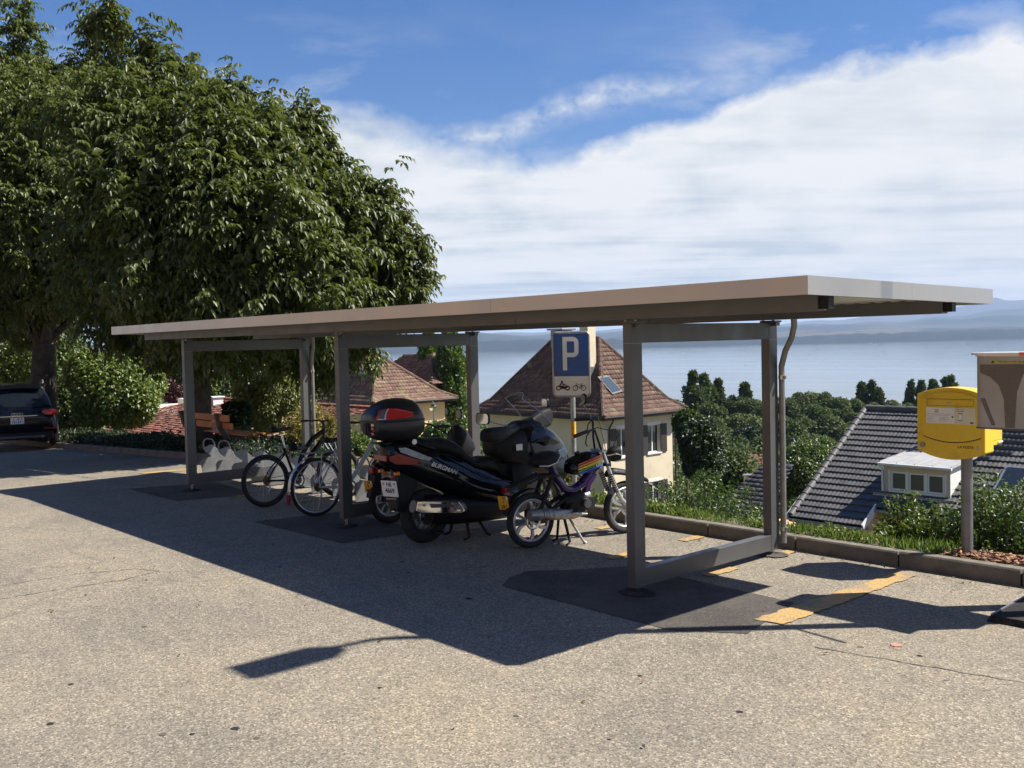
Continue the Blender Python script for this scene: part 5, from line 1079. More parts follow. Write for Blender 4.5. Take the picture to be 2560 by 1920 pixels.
for s in (-1, 1):
    MB().add([(.55, s*.872, 1.08), (2.6, s*.875, 1.08), (2.2, s*.70, 1.46), (.75, s*.70, 1.48)], [(0, 1, 2, 3)]).build('side_window', MA['glass'], car)
    MB().loft([(-.015, .86, .955, .10, .10, 0, s*.70), (.02, .84, .985, .17, .17, 0, s*.72), (.10, .85, .985, .19, .19, 0, s*.74)], 12, .5).build('tail_light', MA['red'], car, smooth=True)
    MB().b2(-.035, -.0, s*.74-.16, s*.74+.16, .505, .54).build('bumper_reflector', MA['red'], car, bevel=.006)
    MB().tube([(.7, s*.60, 1.62), (.8, s*.62, 1.665), (2.0, s*.62, 1.68), (2.15, s*.60, 1.64)], .016, 8).build('roof_rail', MA['zincd'], car, smooth=True)
    for x in (.85, 3.75):
        w_ = MB().cyl((x, s*.70, .33), (x, s*.93, .33), .22, 20).build('wheel', MA['rimd'], car, smooth=True)
        MB().torus((x, s*.81, .335), .235, .10, n=40, m=10, sq=1.15).build('tyre', MA['tyre'], w_, smooth=True)
MB().b2(-.03, .06, -.80, .80, .27, .44).build('rear_bumper', MA['black'], car, bevel=.03)
MB().b2(-.045, .0, -.60, .60, .30, .36).build('diffuser', MA['rimd'], car, bevel=.01)
for s in (-1, 1): MB().cyl((-.05, s*.55, .33), (.05, s*.55, .33), .035, 14).build('tail_pipe', MA['chrome'], car, smooth=True)
mb = MB(); mb.b2(-.034, -.024, -.15, .15, .66, .82); np_ = mb.build('number_plate', MA['white'], car, bevel=.004)
txt('plate_lettering', '151 671', .088, frame((-.0355, 0, .705), (0, -1, 0), (0, 0, 1)), MA['ink'], np_, .0008, .85, bold=.0015)
txt('plate_lettering', 'NE', .060, frame((-.0355, -.02, .785), (0, -1, 0), (0, 0, 1)), MA['ink'], np_, .0008, .85, bold=.001)
badge(np_, Matrix.Translation((-.0345, 0, .785)), (.08, 0), .020, 1); badge(np_, Matrix.Translation((-.0345, 0, .785)), (-.10, 0), .020, 0)
mb = MB()
for k in range(4): mb.torus((-.03, (k-1.5)*.062, .90), .034, .005, (1, 0, 0), 24, 6)
mb.build('ring_emblem', MA['chrome'], car, smooth=True)
MB().b2(-.024, -.012, -.45, .45, .845, .857).build('boot_trim', MA['chrome'], car)
# ================================================================ houses
def wall(mb_wall, o, u, w, z0, z1, holes, depth=.22):
    """vertical wall from point o along u (outside on the right of u), with real openings: holes = [(u0, u1, z0, z1)]"""
    o = Vector(o); u = Vector(u).normalized(); nrm_ = Vector((u.y, -u.x, 0)); us = sorted({0, w, *[h[0] for h in holes], *[h[1] for h in holes]}); zs = sorted({z0, z1, *[h[2] for h in holes], *[h[3] for h in holes]})
    def P(a, z, d=0): q = o+u*a-nrm_*d; return (q.x, q.y, z)
    for a, b in zip(us, us[1:]):
        for c, d in zip(zs, zs[1:]):
            if any(h[0] <= a and b <= h[1] and h[2] <= c and d <= h[3] for h in holes): continue
            mb_wall.add([P(a, c), P(b, c), P(b, d), P(a, d)], [(0, 1, 2, 3)])
    for a, b, c, d in holes:
        mb_wall.add([P(a, c), P(b, c), P(b, d), P(a, d), P(a, c, depth), P(b, c, depth), P(b, d, depth), P(a, d, depth)], [(0, 4, 5, 1), (1, 5, 6, 2), (2, 6, 7, 3), (3, 7, 4, 0)])
def window(parent, o, u, h, depth=.16, frame_mat=None, panes=2, shutters=None, sill=True, lintel=None):
    o = Vector(o); u = Vector(u).normalized(); nrm_ = Vector((u.y, -u.x, 0)); a, b, c, d = h; fm = frame_mat or MA['whitewood']
    def box(mb, a0, a1, c0, c1, d0, d1):
        vs = [o+u*x-nrm_*y+Vector((0, 0, z)) for z in (c0, c1) for y in (d0, d1) for x in (a0, a1)]
        mb.add(vs, [(0, 2, 3, 1), (4, 5, 7, 6), (0, 1, 5, 4), (2, 6, 7, 3), (0, 4, 6, 2), (1, 3, 7, 5)])
    mb = MB(); t = .055
    box(mb, a+.002, a+t, c, d, depth-.04, depth); box(mb, b-t, b-.002, c, d, depth-.04, depth); box(mb, a+t, b-t, d-t, d-.002, depth-.04, depth); box(mb, a+t, b-t, c+.002, c+t, depth-.04, depth)
    for k in range(1, panes): x = a+(b-a)*k/panes; box(mb, x-.035, x+.035, c+t, d-t, depth-.04, depth)
    w_ = mb.build('window', fm, parent)
    for k in range(panes):
        x0 = a+(b-a)*k/panes+.04; x1 = a+(b-a)*(k+1)/panes-.04; g = MB(); box(g, x0, x1, c+t, d-t, depth-.012, depth-.004); g.build('pane', MA['glass'], w_)
    if sill: s_ = MB(); box(s_, a-.08, b+.08, c-.07, c-.002, -.07, .0-.001); s_.build('sill', fm, w_)
    if lintel: s_ = MB(); box(s_, a-.06, b+.06, d+.002, d+.16, -.018, -.001); s_.build('lintel', lintel, w_)
    if shutters:
        sw = (b-a)*.48
        for x0 in (a-sw-.03, b+.03):
            s_ = MB(); box(s_, x0, x0+sw, c-.02, d+.02, -.05, -.015); s_.build('shutter', shutters, w_)
    return w_
def tile_rows(mbs, BL, BR, TL, TR, row, tw, wave=.03, lip=.028, seg=4, jit=.006, seed=0):
    """wavy tiles laid in rows between four corners; returns V, F, rnd"""
    BL, BR, TL, TR = map(Vector, (BL, BR, TL, TR)); u = (BR-BL).normalized(); n = u.cross(TL-BL).normalized()
    if n.z < 0: n = -n
    up = n.cross(u)
    if up.z < 0: up = -up
    H_ = (TL-BL).dot(up); rows = max(1, int(round(H_/row))); V = []; F = []; Rn = []; rr = random.Random(seed)
    for j in range(rows):
        t0, t1 = j/rows, (j+1)/rows
        a0 = (BL+(TL-BL)*t0-BL).dot(u); a1 = (BL+(TL-BL)*t1-BL).dot(u); b0 = (BR+(TR-BR)*t0-BL).dot(u); b1 = (BR+(TR-BR)*t1-BL).dot(u)
        A = min(a0, a1) if a1 < a0 else (a0+a1)/2; B = (b0+b1)/2; off = (j % 2)*tw*.0; k0 = int(math.floor((A-off)/tw)); k1 = int(math.ceil((B-off)/tw))
        for k in range(k0, k1):
            x0, x1 = max(A, k*tw+off), min(B, (k+1)*tw+off)
            if x1-x0 < tw*.12: continue
            dz = rr.uniform(-jit, jit); rv = rr.random(); base = len(V); dy = rr.uniform(-.012, .012)
            for q in range(seg+1):
                x = x0+(x1-x0)*q/seg; w_ = wave*math.sin(PI*((x-off)/tw % 1))**.8 if wave else 0
                p0 = BL+u*x+up*(t0*H_-.03+dy); p1 = BL+u*x+up*(t1*H_+.01)
                V += [tuple(p0+n*(lip+w_+dz-lip*1.1)), tuple(p0+n*(lip+w_+dz)), tuple(p1+n*(w_*.8+dz))]
                Rn += [rv]*3
            for q in range(seg):
                a = base+q*3; F += [(a, a+3, a+4, a+1), (a+1, a+4, a+5, a+2)]
    return V, F, Rn
def roof_mesh(name, faces, mat, parent, off, **k):
    V = []; F = []; Rn = []
    for i, f in enumerate(faces):
        v, q, r_ = tile_rows(None, *f, seed=i, **k); o = len(V); V += v; F += [tuple(a+o for a in x) for x in q]; Rn += r_
    V = np.array(V)-np.array(off); o = npmesh(name, V, F, mat, parent, Rn); tag(o, kind='stuff'); return o
def ridge_caps(parent, p, q, mat, off, r=.11, l=.38, name='ridge_tile', stuff=True):
    p = Vector(p)-Vector(off); q = Vector(q)-Vector(off); n = max(1, int((q-p).length/l)); mb = MB(); d = (q-p)/n
    for i in range(n):
        a = p+d*i; mb.tube([a, a+d*1.06], [r*1.06, r*.92], 8)
    o = mb.build(name, mat, parent, smooth=True); tag(o, kind='stuff'); return o
brown = attrtile('old_brown_tiles', [(.085, .045, .032), (.13, .070, .048), (.17, .10, .07), (.105, .055, .040)], .85, (.24, .21, .12), (.56, .72), .35)
brown2 = attrtile('old_brown_tiles_mossy', [(.12, .062, .045), (.17, .09, .062), (.21, .125, .085), (.14, .075, .052)], .85, (.28, .245, .12), (.52, .70), .30)
redt = attrtile('old_red_tiles', [(.24, .085, .055), (.33, .12, .075), (.40, .17, .11), (.20, .09, .07), (.36, .20, .15)], .85, (.33, .22, .14), (.62, .72), .8)
darkt = attrtile('dark_concrete_tiles', ['obj', (.070, .067, .066), (.108, .103, .101), (.084, .080, .079)], .62, None, bump=.15)
def hip_faces(x0, x1, y0, y1, ze, zr, inL, inR, yr, flare=.9, fz=.45):
    """hip roof with flared eaves; faces for -y side, +x side, +y side, -x side"""
    R1 = (x1-inR, yr, zr); R0 = (x0+inL, yr, zr)
    def low(c, r, f): return tuple(c[i]+(r[i]-c[i])*f for i in range(2))+(ze+(zr-ze)*f*fz/ .45*.62,)
    f = .24
    c = [(x0, y0, ze), (x1, y0, ze), (x1, y1, ze), (x0, y1, ze)]; m = [low(c[0], R0, f), low(c[1], R1, f), low(c[2], R1, f), low(c[3], R0, f)]
    fs = [(c[0], c[1], m[0], m[1]), (m[0], m[1], R0, R1), (c[1], c[2], m[1], m[2]), (m[1], m[2], R1, R1), (c[2], c[3], m[2], m[3]), (m[2], m[3], R1, R0), (c[3], c[0], m[3], m[0]), (m[3], m[0], R0, R0)]
    return fs, c, m, R0, R1
# ---- middle house
X1, Y0_, ze, zr = -32.9, 35.2, -1.8, 2.06; X0_, Y1_ = X1-10.1, Y0_+6.6
hb_ = empty('house', (X1-5, Y0_+3.3, -8.4), 0, 'cream house with steep brown tiled hip roof, skylight and tall chimney, behind the parking sign', 'house'); Oh = Vector(hb_.location)
def HB(mb, name, mat, parent=hb_, **k): mb.v = [tuple(Vector(v)-Oh) for v in mb.v]; return mb.build(name, mat, parent, **k)
fs, c, m, R0, R1 = hip_faces(X0_, X1, Y0_, Y1_, ze, zr, 3.3, 3.3, Y0_+3.3)
roof_mesh('roof_tiles', fs, brown, hb_, Oh, row=.30, tw=.215, wave=.035, lip=.035, seg=3)
for a, b in ((c[1], m[1]), (m[1], R1), (c[0], m[0]), (m[0], R0), (c[2], m[2]), (m[2], R1), (R0, R1)): ridge_caps(hb_, a, b, brown, Oh, .12, .36)
ov = .62; wx0, wx1, wy0, wy1 = X0_+ov, X1-ov, Y0_+ov, Y1_-ov; zb_ = -10.2
mb = MB(); holesE = [(.95, 1.95, -3.98, -2.52), (3.35, 4.35, -3.98, -2.52), (.95, 1.95, -6.9, -5.5), (3.35, 4.35, -6.9, -5.5)]
wall(mb, (wx1, wy0, 0), (0, 1, 0), wy1-wy0, zb_, ze, holesE); holesS = [(1.2, 2.0, -7.3, -6.0), (6.7, 7.05, -7.0, -6.2)]
wall(mb, (wx0, wy0, 0), (1, 0, 0), wx1-wx0, zb_, ze, holesS); wall(mb, (wx1, wy1, 0), (-1, 0, 0), wx1-wx0, zb_, ze, []); wall(mb, (wx0, wy1, 0), (0, -1, 0), wy1-wy0, zb_, ze, [])
mb.b2(wx0+.3, wx1-.3, wy0+.3, wy1-.3, zb_+.1, ze-.1)
HB(mb, 'wall', MA['wallcream'])
off = Oh
for h in holesE: window(hb_, Vector((wx1, wy0, 0))-off, (0, 1, 0), (h[0], h[1], h[2]-off.z+off.z, h[3]), shutters=MA['shutter'], lintel=MA['whitewood']) if False else None
for h in holesE: window(hb_, Vector((wx1-off.x, wy0-off.y, -off.z)), (0, 1, 0), h, shutters=MA['shutter'], lintel=MA['whitewood'])
for h in holesS: window(hb_, Vector((wx0-off.x, wy0-off.y, -off.z)), (1, 0, 0), h, panes=1)
mb = MB()   # soffit and gutter
for a, b in ((c[0], c[1]), (c[1], c[2]), (c[2], c[3]), (c[3], c[0])): mb.tube([Vector(a)+Vector((0, 0, -.05)), Vector(b)+Vector((0, 0, -.05))], .085, 8)
HB(mb, 'gutter', MA['gutter'], smooth=True)
HB(MB().b2(X0_+.05, X1-.05, Y0_+.05, Y1_-.05, ze-.20, ze-.10), 'soffit', MA['gutter'])
for yy in (Y0_+.75, Y1_-.70): HB(MB().tube([(X1-.02, yy-.05, ze-.12), (X1-.05, yy, ze-.22), (wx1+.08, yy+.25, ze-.62), (wx1+.06, yy+.25, ze-.9), (wx1+.06, yy+.25, zb_)], .045, 8), 'downpipe', MA['gutter'], smooth=True)
HB(MB().b2(X1-3.15, X1-2.55, Y0_+1.65, Y0_+2.25, .0, 3.75), 'chimney', MA['wallcream'], bevel=.02)
HB(MB().b2(X1-3.22, X1-2.48, Y0_+1.58, Y0_+2.32, .0, .62), 'chimney_flashing', MA['zincd'], bevel=.02)
HB(MB().b2(X1-6.3, X1-5.4, Y0_+2.6, Y0_+3.4, 1.6, 2.55).b2(X1-6.45, X1-5.25, Y0_+2.45, Y0_+3.55, 2.56, 2.66), 'chimney', MA['zincd'], bevel=.02)
# skylight on the right-hand slope
def on_plane(A, B, C, px, py):
    A, B, C = map(Vector, (A, B, C)); n = (B-A).cross(C-A).normalized(); r_ = ray(px, py); o_ = Vector((0, 0, EYE)); return o_+r_*((A-o_).dot(n)/r_.dot(n)), (n if n.z > 0 else -n)
q = [on_plane(m[1], m[2], R1, px, py)[0] for px, py in ((1497, 948), (1519, 945), (1549, 978), (1528, 984))]; n_ = on_plane(m[1], m[2], R1, 1500, 950)[1]
cc_ = sum(q, Vector())/4; q2 = [cc_+(p-cc_)*1.22 for p in q]
def slab(mbx, q, n, t0, t1):
    vs = [p+n*t0 for p in q]+[p+n*t1 for p in q]; mbx.add(vs, [(0, 1, 2, 3), (7, 6, 5, 4)]+[(i, (i+1) % 4, (i+1) % 4+4, i+4) for i in range(4)]); return mbx
sk = HB(slab(MB(), q2, n_, .0, .10), 'skylight', MA['gutter'])
sg_ = MB(); slab(sg_, q, n_, .101, .112); sg_.v = [tuple(Vector(v)-Oh) for v in sg_.v]; sg_.build('pane', glass('skylight_glass', (.05, .07, .09), .02), sk)
# ---- left house
X1, Y0_, ze, zr = -48.8, 32.4, -1.45, 1.45; X0_, Y1_ = X1-11.5, Y0_+6.4
ha = empty('house', (X1-6, Y0_+3, -8), 0, 'yellow house with mossy brown hip roof left of the poplar, behind the top box', 'house'); Oh = Vector(ha.location)
def HA(mb, name, mat, parent=ha, **k): mb.v = [tuple(Vector(v)-Oh) for v in mb.v]; return mb.build(name, mat, parent, **k)
fs, c, m, R0, R1 = hip_faces(X0_, X1, Y0_, Y1_, ze, zr, 3.0, 3.3, Y0_+2.5)
roof_mesh('roof_tiles', fs, brown2, ha, Oh, row=.30, tw=.22, wave=.03, lip=.035, seg=3)
for a, b in ((c[1], m[1]), (m[1], R1), (c[0], m[0]), (m[0], R0), (c[2], m[2]), (m[2], R1), (R0, R1)): ridge_caps(ha, a, b, brown2, Oh, .13, .36)
fs2, c2, m2_, R02, R12 = hip_faces(X1-9, X1-1.2, Y0_+5.2, Y0_+9.2, ze+.9, zr-.15, 2.5, 2.0, Y0_+7.0)
roof_mesh('roof_tiles', fs2, brown2, ha, Oh, row=.30, tw=.22, wave=.03, lip=.035, seg=3); ridge_caps(ha, m2_[1], R12, brown2, Oh, .13, .36)
ov = .6; wx0, wx1, wy0, wy1 = X0_+ov, X1-ov, Y0_+ov, Y1_-ov; zb_ = -10
mb = MB(); hE = [(2.2, 3.2, -4.2, -2.8)]; hS = [(1.2, 2.2, -4.2, -2.9), (3.0, 4.2, -4.2, -2.9), (6.5, 7.5, -4.2, -2.9)]
wall(mb, (wx1, wy0, 0), (0, 1, 0), wy1-wy0, zb_, ze, []); wall(mb, (wx0, wy0, 0), (1, 0, 0), wx1-wx0, zb_, ze, hS); wall(mb, (wx1, wy1, 0), (-1, 0, 0), wx1-wx0, zb_, ze, []); wall(mb, (wx0, wy1, 0), (0, -1, 0), wy1-wy0, zb_, ze, [])
mb.b2(X1-8.4, X1-1.8, Y0_+5.5, Y0_+8.8, zb_, ze+.9)
HA(mb, 'wall', MA['wallyel'])
for h in hS: window(ha, Vector((wx0-Oh.x, wy0-Oh.y, -Oh.z)), (1, 0, 0), h)
mb = MB()
for a, b in ((c[0], c[1]), (c[1], c[2]), (c[2], c[3]), (c[3], c[0])): mb.tube([Vector(a)+Vector((0, 0, -.05)), Vector(b)+Vector((0, 0, -.05))], .085, 8)
HA(mb, 'gutter', MA['gutter'], smooth=True); HA(MB().b2(X0_+.05, X1-.05, Y0_+.05, Y1_-.05, ze-.2, ze-.1), 'soffit', MA['gutter'])
HA(MB().b2(X1-3.7, X1-3.2, Y0_+1.5, Y0_+2.0, .1, 2.6), 'chimney', MA['wallyel'], bevel=.02)
HA(MB().b2(X1-3.75, X1-3.15, Y0_+1.45, Y0_+2.05, .0, .45), 'chimney_flashing', MA['zincd'], bevel=.01)
HA(MB().b2(wx1-.0, wx1+1.6, wy0+.5, wy1+2.0, -4.1, -3.9), 'balcony_slab', MA['wallyel'], bevel=.02)
HA(MB().b2(wx0+2.6, wx0+6.0, wy0-1.8, wy0-.01, ze-1.25, ze-1.15), 'porch_roof', MA['whitewood'])
HA(MB().tube([(wx0+9.5, wy0-.08, ze-.3), (wx0+9.5, wy0-.08, zb_)], .05, 8), 'downpipe', MA['gutter'])
for k in range(5): HA(MB().b2(wx0+2.6+k*.83, wx0+2.68+k*.83, wy0-1.8, wy0-1.72, -5, ze-1.25), 'porch_post', MA['whitewood'])
# traffic mirror against the poplar
tm = empty('traffic_mirror', at(1083, 1020, 40), 0, 'round convex traffic mirror hanging beside the yellow house', 'mirror')
mm_ = MB(); Tm = _FG
mm_.tube([Vector((0, 0, 0)), Tm*.05], [.16, .13], 24); mm_.build('backing', MA['rimd'], tm, smooth=True)
MB().tube([-Tm*.012, -Tm*.001], [.10, .155], 24).build('mirror_face', MA['chrome'], tm, smooth=True); MB().tube([(0, 0, .15), (0, 0, .24), (-.06, .02, .26)], .012, 6).build('hanger', MA['zinc'], tm)
MB().tube([(-.1, .1, .2), (-.1, .1, -8)], .04, 8).build('pole', MA['zincd'], tm)
# ---- right house with dark tiles
zE, yE, slope = -4.3, 29.6, .645; xL, xRr = -18.95, -9.5; yR = 34.85
def rz_(y): return zE+slope*(y-yE)
hc = empty('house', (-14.3, 32.5, -10), 0, 'apricot house with dark grey tiled roof and white three pane dormer, behind the letter box', 'house'); Oh = Vector(hc.location)
def HC(mb, name, mat, parent=hc, **k): mb.v = [tuple(Vector(v)-Oh) for v in mb.v]; return mb.build(name, mat, parent, **k)
ca = 1/math.sqrt(1+slope*slope); sa_ = slope*ca; SL = (yR-yE)/ca; NR = 20; rowh = SL/NR; TW = .30
recess_x = -16.25; rec_rows = 3
def tilemesh():
    V = []; F = []; seg = 8
    for q in range(seg+1):
        x = TW*q/seg; w_ = .009*(math.sin(4*PI*q/seg-.5*PI)+1)*.9
        V += [(x, -.02, w_-.006+.018), (x, -.02, w_+.058), (x, rowh+.02, w_+.002)]
    for q in range(seg): a = q*3; F += [(a, a+3, a+4, a+1), (a+1, a+4, a+5, a+2)]
    return V, F
tv, tf = tilemesh(); tme = bpy.data.meshes.new('roof_tile'); tme.from_pydata(tv, [], tf); tme.polygons.foreach_set('use_smooth', [True]*len(tf)); tme.materials.append(darkt)
try: tme.set_sharp_from_angle(angle=math.radians(50))
except Exception: pass
Rt = Matrix(((1, 0, 0), (0, ca, -sa_), (0, sa_, ca)))
dx0, dx1, dyf, dyb = -16.28, -14.05, 31.05, 32.9     # dormer
tiles = []
for j in range(NR):
    for i in range(int((xRr-xL)/TW)):
        x = xL+i*TW; y = yE+j*rowh*ca; hipx = xRr-.0-(y-yE)*.72
        if x+TW > hipx: continue
        if j < rec_rows and x > recess_x-.05: continue
        if dx0-.02 < x < dx1-.25 and dyf-.1 < y < dyb-.25: continue
        p = Vector((x, y, rz_(y)+.03)); d = (p-Vector((0, 0, EYE))); pxc = 1280+FPX*(d.dot(_R)/d.dot(_F))
        hid = (2287 < pxc < 2447 and j > 5) or pxc > 2560 or (2440 < pxc and j > 8)
        tiles.append((hid, d.length, p))
tiles.sort(key=lambda t: (t[0], t[1])); V = []; F = []; Rn = []
for k, (hid, dd, p) in enumerate(tiles):
    jz = random.uniform(-.003, .003)
    if k < 300:
        o = linkobj('roof_tile', tme, hc); o.matrix_local = Matrix.Translation(p-Oh+Vector((0, 0, jz))) @ Rt.to_4x4() @ Matrix.Rotation(random.uniform(-.006, .006), 4, 'Z')
    else:
        n0 = len(V); V += [tuple(p-Oh+Vector((0, 0, jz))+Rt @ Vector(v)) for v in tv]; F += [tuple(a+n0 for a in f) for f in tf]; Rn += [random.random()]*len(tv)
o = npmesh('roof_tiles', V, F, darkt, hc, Rn); tag(o, kind='stuff')
HC(MB().add([(xL-.1, yE, zE-.02), (recess_x-.02, yE, zE-.02), (recess_x-.02, yR, rz_(yR)-.02), (xL-.1, yR, rz_(yR)-.02)], [(0, 1, 2, 3)]), 'roof_deck', MA['gutter'])
yrec = yE+rec_rows*rowh*ca
HC(MB().add([(recess_x, yrec, rz_(yrec)-.02), (xRr, yrec, rz_(yrec)-.02), (xRr-3.6, yR, rz_(yR)-.02), (recess_x, yR, rz_(yR)-.02)], [(0, 1, 2, 3)]), 'roof_deck', MA['gutter'])
# verge and ridge tiles one by one
def caps(p, q, r, l):
    p = Vector(p); q = Vector(q); n = int((q-p).length/l); d = (q-p)/n; me_ = None
    for i in range(n):
        if me_ is None:
            ob = MB().tube([Vector((0, 0, 0)), d*1.08], [r*1.1, r*.9], 10).build('ridge_tile', darkt, hc, smooth=True); me_ = ob.data
        else: ob = linkobj('ridge_tile', me_, hc)
        ob.location = p+d*i-Oh
caps((xL-.02, yE+.05, zE+.06), (xL-.02, yR, rz_(yR)+.06), .13, .36); caps((xL, yR, rz_(yR)+.07), (xRr-3.75, yR, rz_(yR)+.07), .13, .40)
caps((xRr-.05, yE, zE+.05), (xRr-3.75, yR, rz_(yR)+.05), .13, .40)
HC(slab(MB(), [Vector((xRr, yE, zE)), Vector((xRr+2.5, yE+6.5, zE)), Vector((xRr-2.0, yR+3, rz_(yR))), Vector((xRr-3.75, yR, rz_(yR)))], Vector((.6, .1, .75)).normalized(), -.04, .02), 'side_roof', MA['zincd'])
HC(MB().b2(xL-.0, recess_x, yE-.12, yE-.0, zE-.13, zE-.01), 'gutter', MA['zincd'], bevel=.03)
HC(MB().b2(recess_x+.02, xRr, yrec-.12, yrec, rz_(yrec)-.13, rz_(yrec)-.01), 'gutter', MA['zincd'], bevel=.03)
HC(MB().bar((recess_x-.0, yE-.02, zE-.02), (recess_x, yrec+.1, rz_(yrec+.1)-.02), .05, .24), 'verge_board', MA['whitewood'])
HC(MB().bar((xL-.13, yE-.02, zE-.02), (xL-.13, yE+.9, rz_(yE+.9)-.02), .04, .22), 'verge_board', MA['whitewood'])
mb = MB(); wall(mb, (xL+.1, yE+.35, 0), (1, 0, 0), recess_x-xL-.1, -10.5, zE-.1, []); wall(mb, (recess_x-.02, yE+.35, 0), (0, 1, 0), 1.3, -10.5, zE+.4, []); wall(mb, (recess_x-.02, yrec+.4, 0), (1, 0, 0), 6, -10.5, rz_(yrec)-.1, []); mb.b2(xL+.3, xRr-.5, yrec+.6, yR+3, -10.5, zE-.2)
HC(mb, 'wall', MA['wallora'])
HC(MB().b2(xL+.2, recess_x-.03, yE+.0, yE+.33, zE-.25, zE-.15), 'eaves_board', MA['wallcream'])
# dormer
dz0 = rz_(dyf)-.02; dz1 = dz0+1.03
holes = [(.24+.62*k, .24+.62*k+.55, dz0+.16, dz0+.78) for k in range(3)]
mb = MB(); wall(mb, (dx0, dyf, 0), (1, 0, 0), dx1-dx0, dz0, dz1, holes, .08); mb.b2(dx0+.03, dx1-.03, dyf+.25, dyb-.05, dz0, dz1-.05)
dm = HC(mb, 'dormer', pm('dormer_render', (.55, .44, .36), .85, 0, .05, 2))
for k, h in enumerate(holes):
    w_ = window(hc, Vector((dx0-Oh.x, dyf-Oh.y, -Oh.z)), (1, 0, 0), h, .05, MA['whitewood'], 1, sill=False)
    for p_ in w_.children: p_.data.materials[0] = bpy.data.materials.get('curtained_glass') or pm('curtained_glass', (.085, .08, .07), .35, 0, .15, 3)
HC(MB().b2(dx0+.19, dx1-.17, dyf-.035, dyf-.002, dz0+.09, dz0+.15), 'dormer_sill', MA['whitewood'])
for xx in (dx0+.20, dx0+.825, dx0+1.445, dx1-.15): HC(MB().b2(xx-.03, xx+.03, dyf-.02, dyf-.002, dz0+.15, dz0+.82), 'dormer_mullion', MA['whitewood'])
for xs_ in (dx0-.0, dx1): HC(MB().add([(xs_, dyf, dz0), (xs_, dyb, dz1+.02), (xs_, dyf, dz1)], [(0, 1, 2)]), 'dormer_cheek', MA['whitewood'])
dr = slab(MB(), [Vector((dx0-.12, dyf-.12, dz1)), Vector((dx1+.12, dyf-.12, dz1)), Vector((dx1+.12, dyb+.15, dz1+.20)), Vector((dx0-.12, dyb+.15, dz1+.20))], Vector((0, -.1, .99)), 0, .04)
dzn = pm('pale_zinc_sheet', (.36, .36, .355), .55, .1, .12, 3)
HC(dr, 'dormer_roof', dzn)
for k in range(5): xx = dx0-.08+k*(dx1-dx0+.16)/4; HC(MB().bar((xx, dyf-.12, dz1+.055), (xx, dyb+.15, dz1+.255), .03, .04), 'roof_seam', dzn)
HC(MB().tube([(dx0-.12, dyf-.17, dz1-.01), (dx1+.12, dyf-.17, dz1-.01)], .05, 8), 'gutter', MA['whitewood'], smooth=True)
HC(MB().tube([(dx0-.02, dyf-.17, dz1-.05), (dx0-.02, dyf-.08, dz1-.2), (dx0-.02, dyf-.06, dz0+.1)], .035, 8), 'downpipe', MA['whitewood'], smooth=True)
HC(MB().b2(dx0-.3, dx1+.2, dyf-.18, dyf-.01, dz0-.06, dz0+.03), 'dormer_flashing', MA['zinc'])
vy = 33.15; HC(MB().tube([(-16.05, vy, rz_(vy)), (-16.05, vy, rz_(vy)+.62)], .06, 10).tube([(-16.05, vy, rz_(vy)+.62), (-16.05, vy, rz_(vy)+.66)], .08, 10), 'vent_pipe', MA['zinc'], smooth=True)
HC(MB().add([(-16.35, vy-.3, rz_(vy-.3)+.06), (-15.75, vy-.3, rz_(vy-.3)+.06), (-15.8, vy+.2, rz_(vy+.2)+.08), (-16.3, vy+.2, rz_(vy+.2)+.08)], [(0, 1, 2, 3)]), 'vent_flashing', MA['zinc'])
sy = 31.5; sk = HC(slab(MB(), [Vector((-12.9, sy, rz_(sy))), Vector((-12.1, sy, rz_(sy))), Vector((-12.1, sy+1.0, rz_(sy+1.0))), Vector((-12.9, sy+1., rz_(sy+1.)))], Vector((0, -sa_, ca)), .04, .15), 'skylight', MA['zinc'])
g_ = slab(MB(), [Vector((-12.82, sy+.07, rz_(sy+.07))), Vector((-12.18, sy+.07, rz_(sy+.07))), Vector((-12.18, sy+.93, rz_(sy+.93))), Vector((-12.82, sy+.93, rz_(sy+.93)))], Vector((0, -sa_, ca)), .152, .158); g_.v = [tuple(Vector(v)-Oh) for v in g_.v]; g_.build('pane', MA['glass'], sk)
# ---- lower dark roof left of it
q = [at(1838, 1215, 43), at(1955, 1228, 42), at(1955, 1345, 36), at(1760, 1320, 37)]
lr = empty('outbuilding', q[3], 0, 'low dark tiled outbuilding roof with a steel flue, seen through the right shelter frame', 'outbuilding')
BLq = Vector((q[3].x-.9, q[3].y, -5.6)); BRq = BLq+Vector((3.1, 0, 0)); TLq = BLq+Vector((0.2, 5.2, 2.3)); TRq = TLq+Vector((1.3, 0, 0))
roof_mesh('roof_tiles', [(BLq, BRq, TLq, TRq)], darkt, lr, Vector(lr.location), row=.32, tw=.30, wave=.03, lip=.04, seg=4)
fl = Vector(lr.location); MB().cyl(at(1871, 1215, 42)-fl, at(1871, 1190, 42)-fl, .19, 14).cyl(at(1871, 1190, 42)-fl, at(1871, 1186, 42)-fl, .24, 14).build('flue', MA['steel'], lr, smooth=True)
MB().b2(.2, 2.8, .4, 4.8, -3, BLq.z-fl.z+.1).build('wall', MA['wallora'], lr)
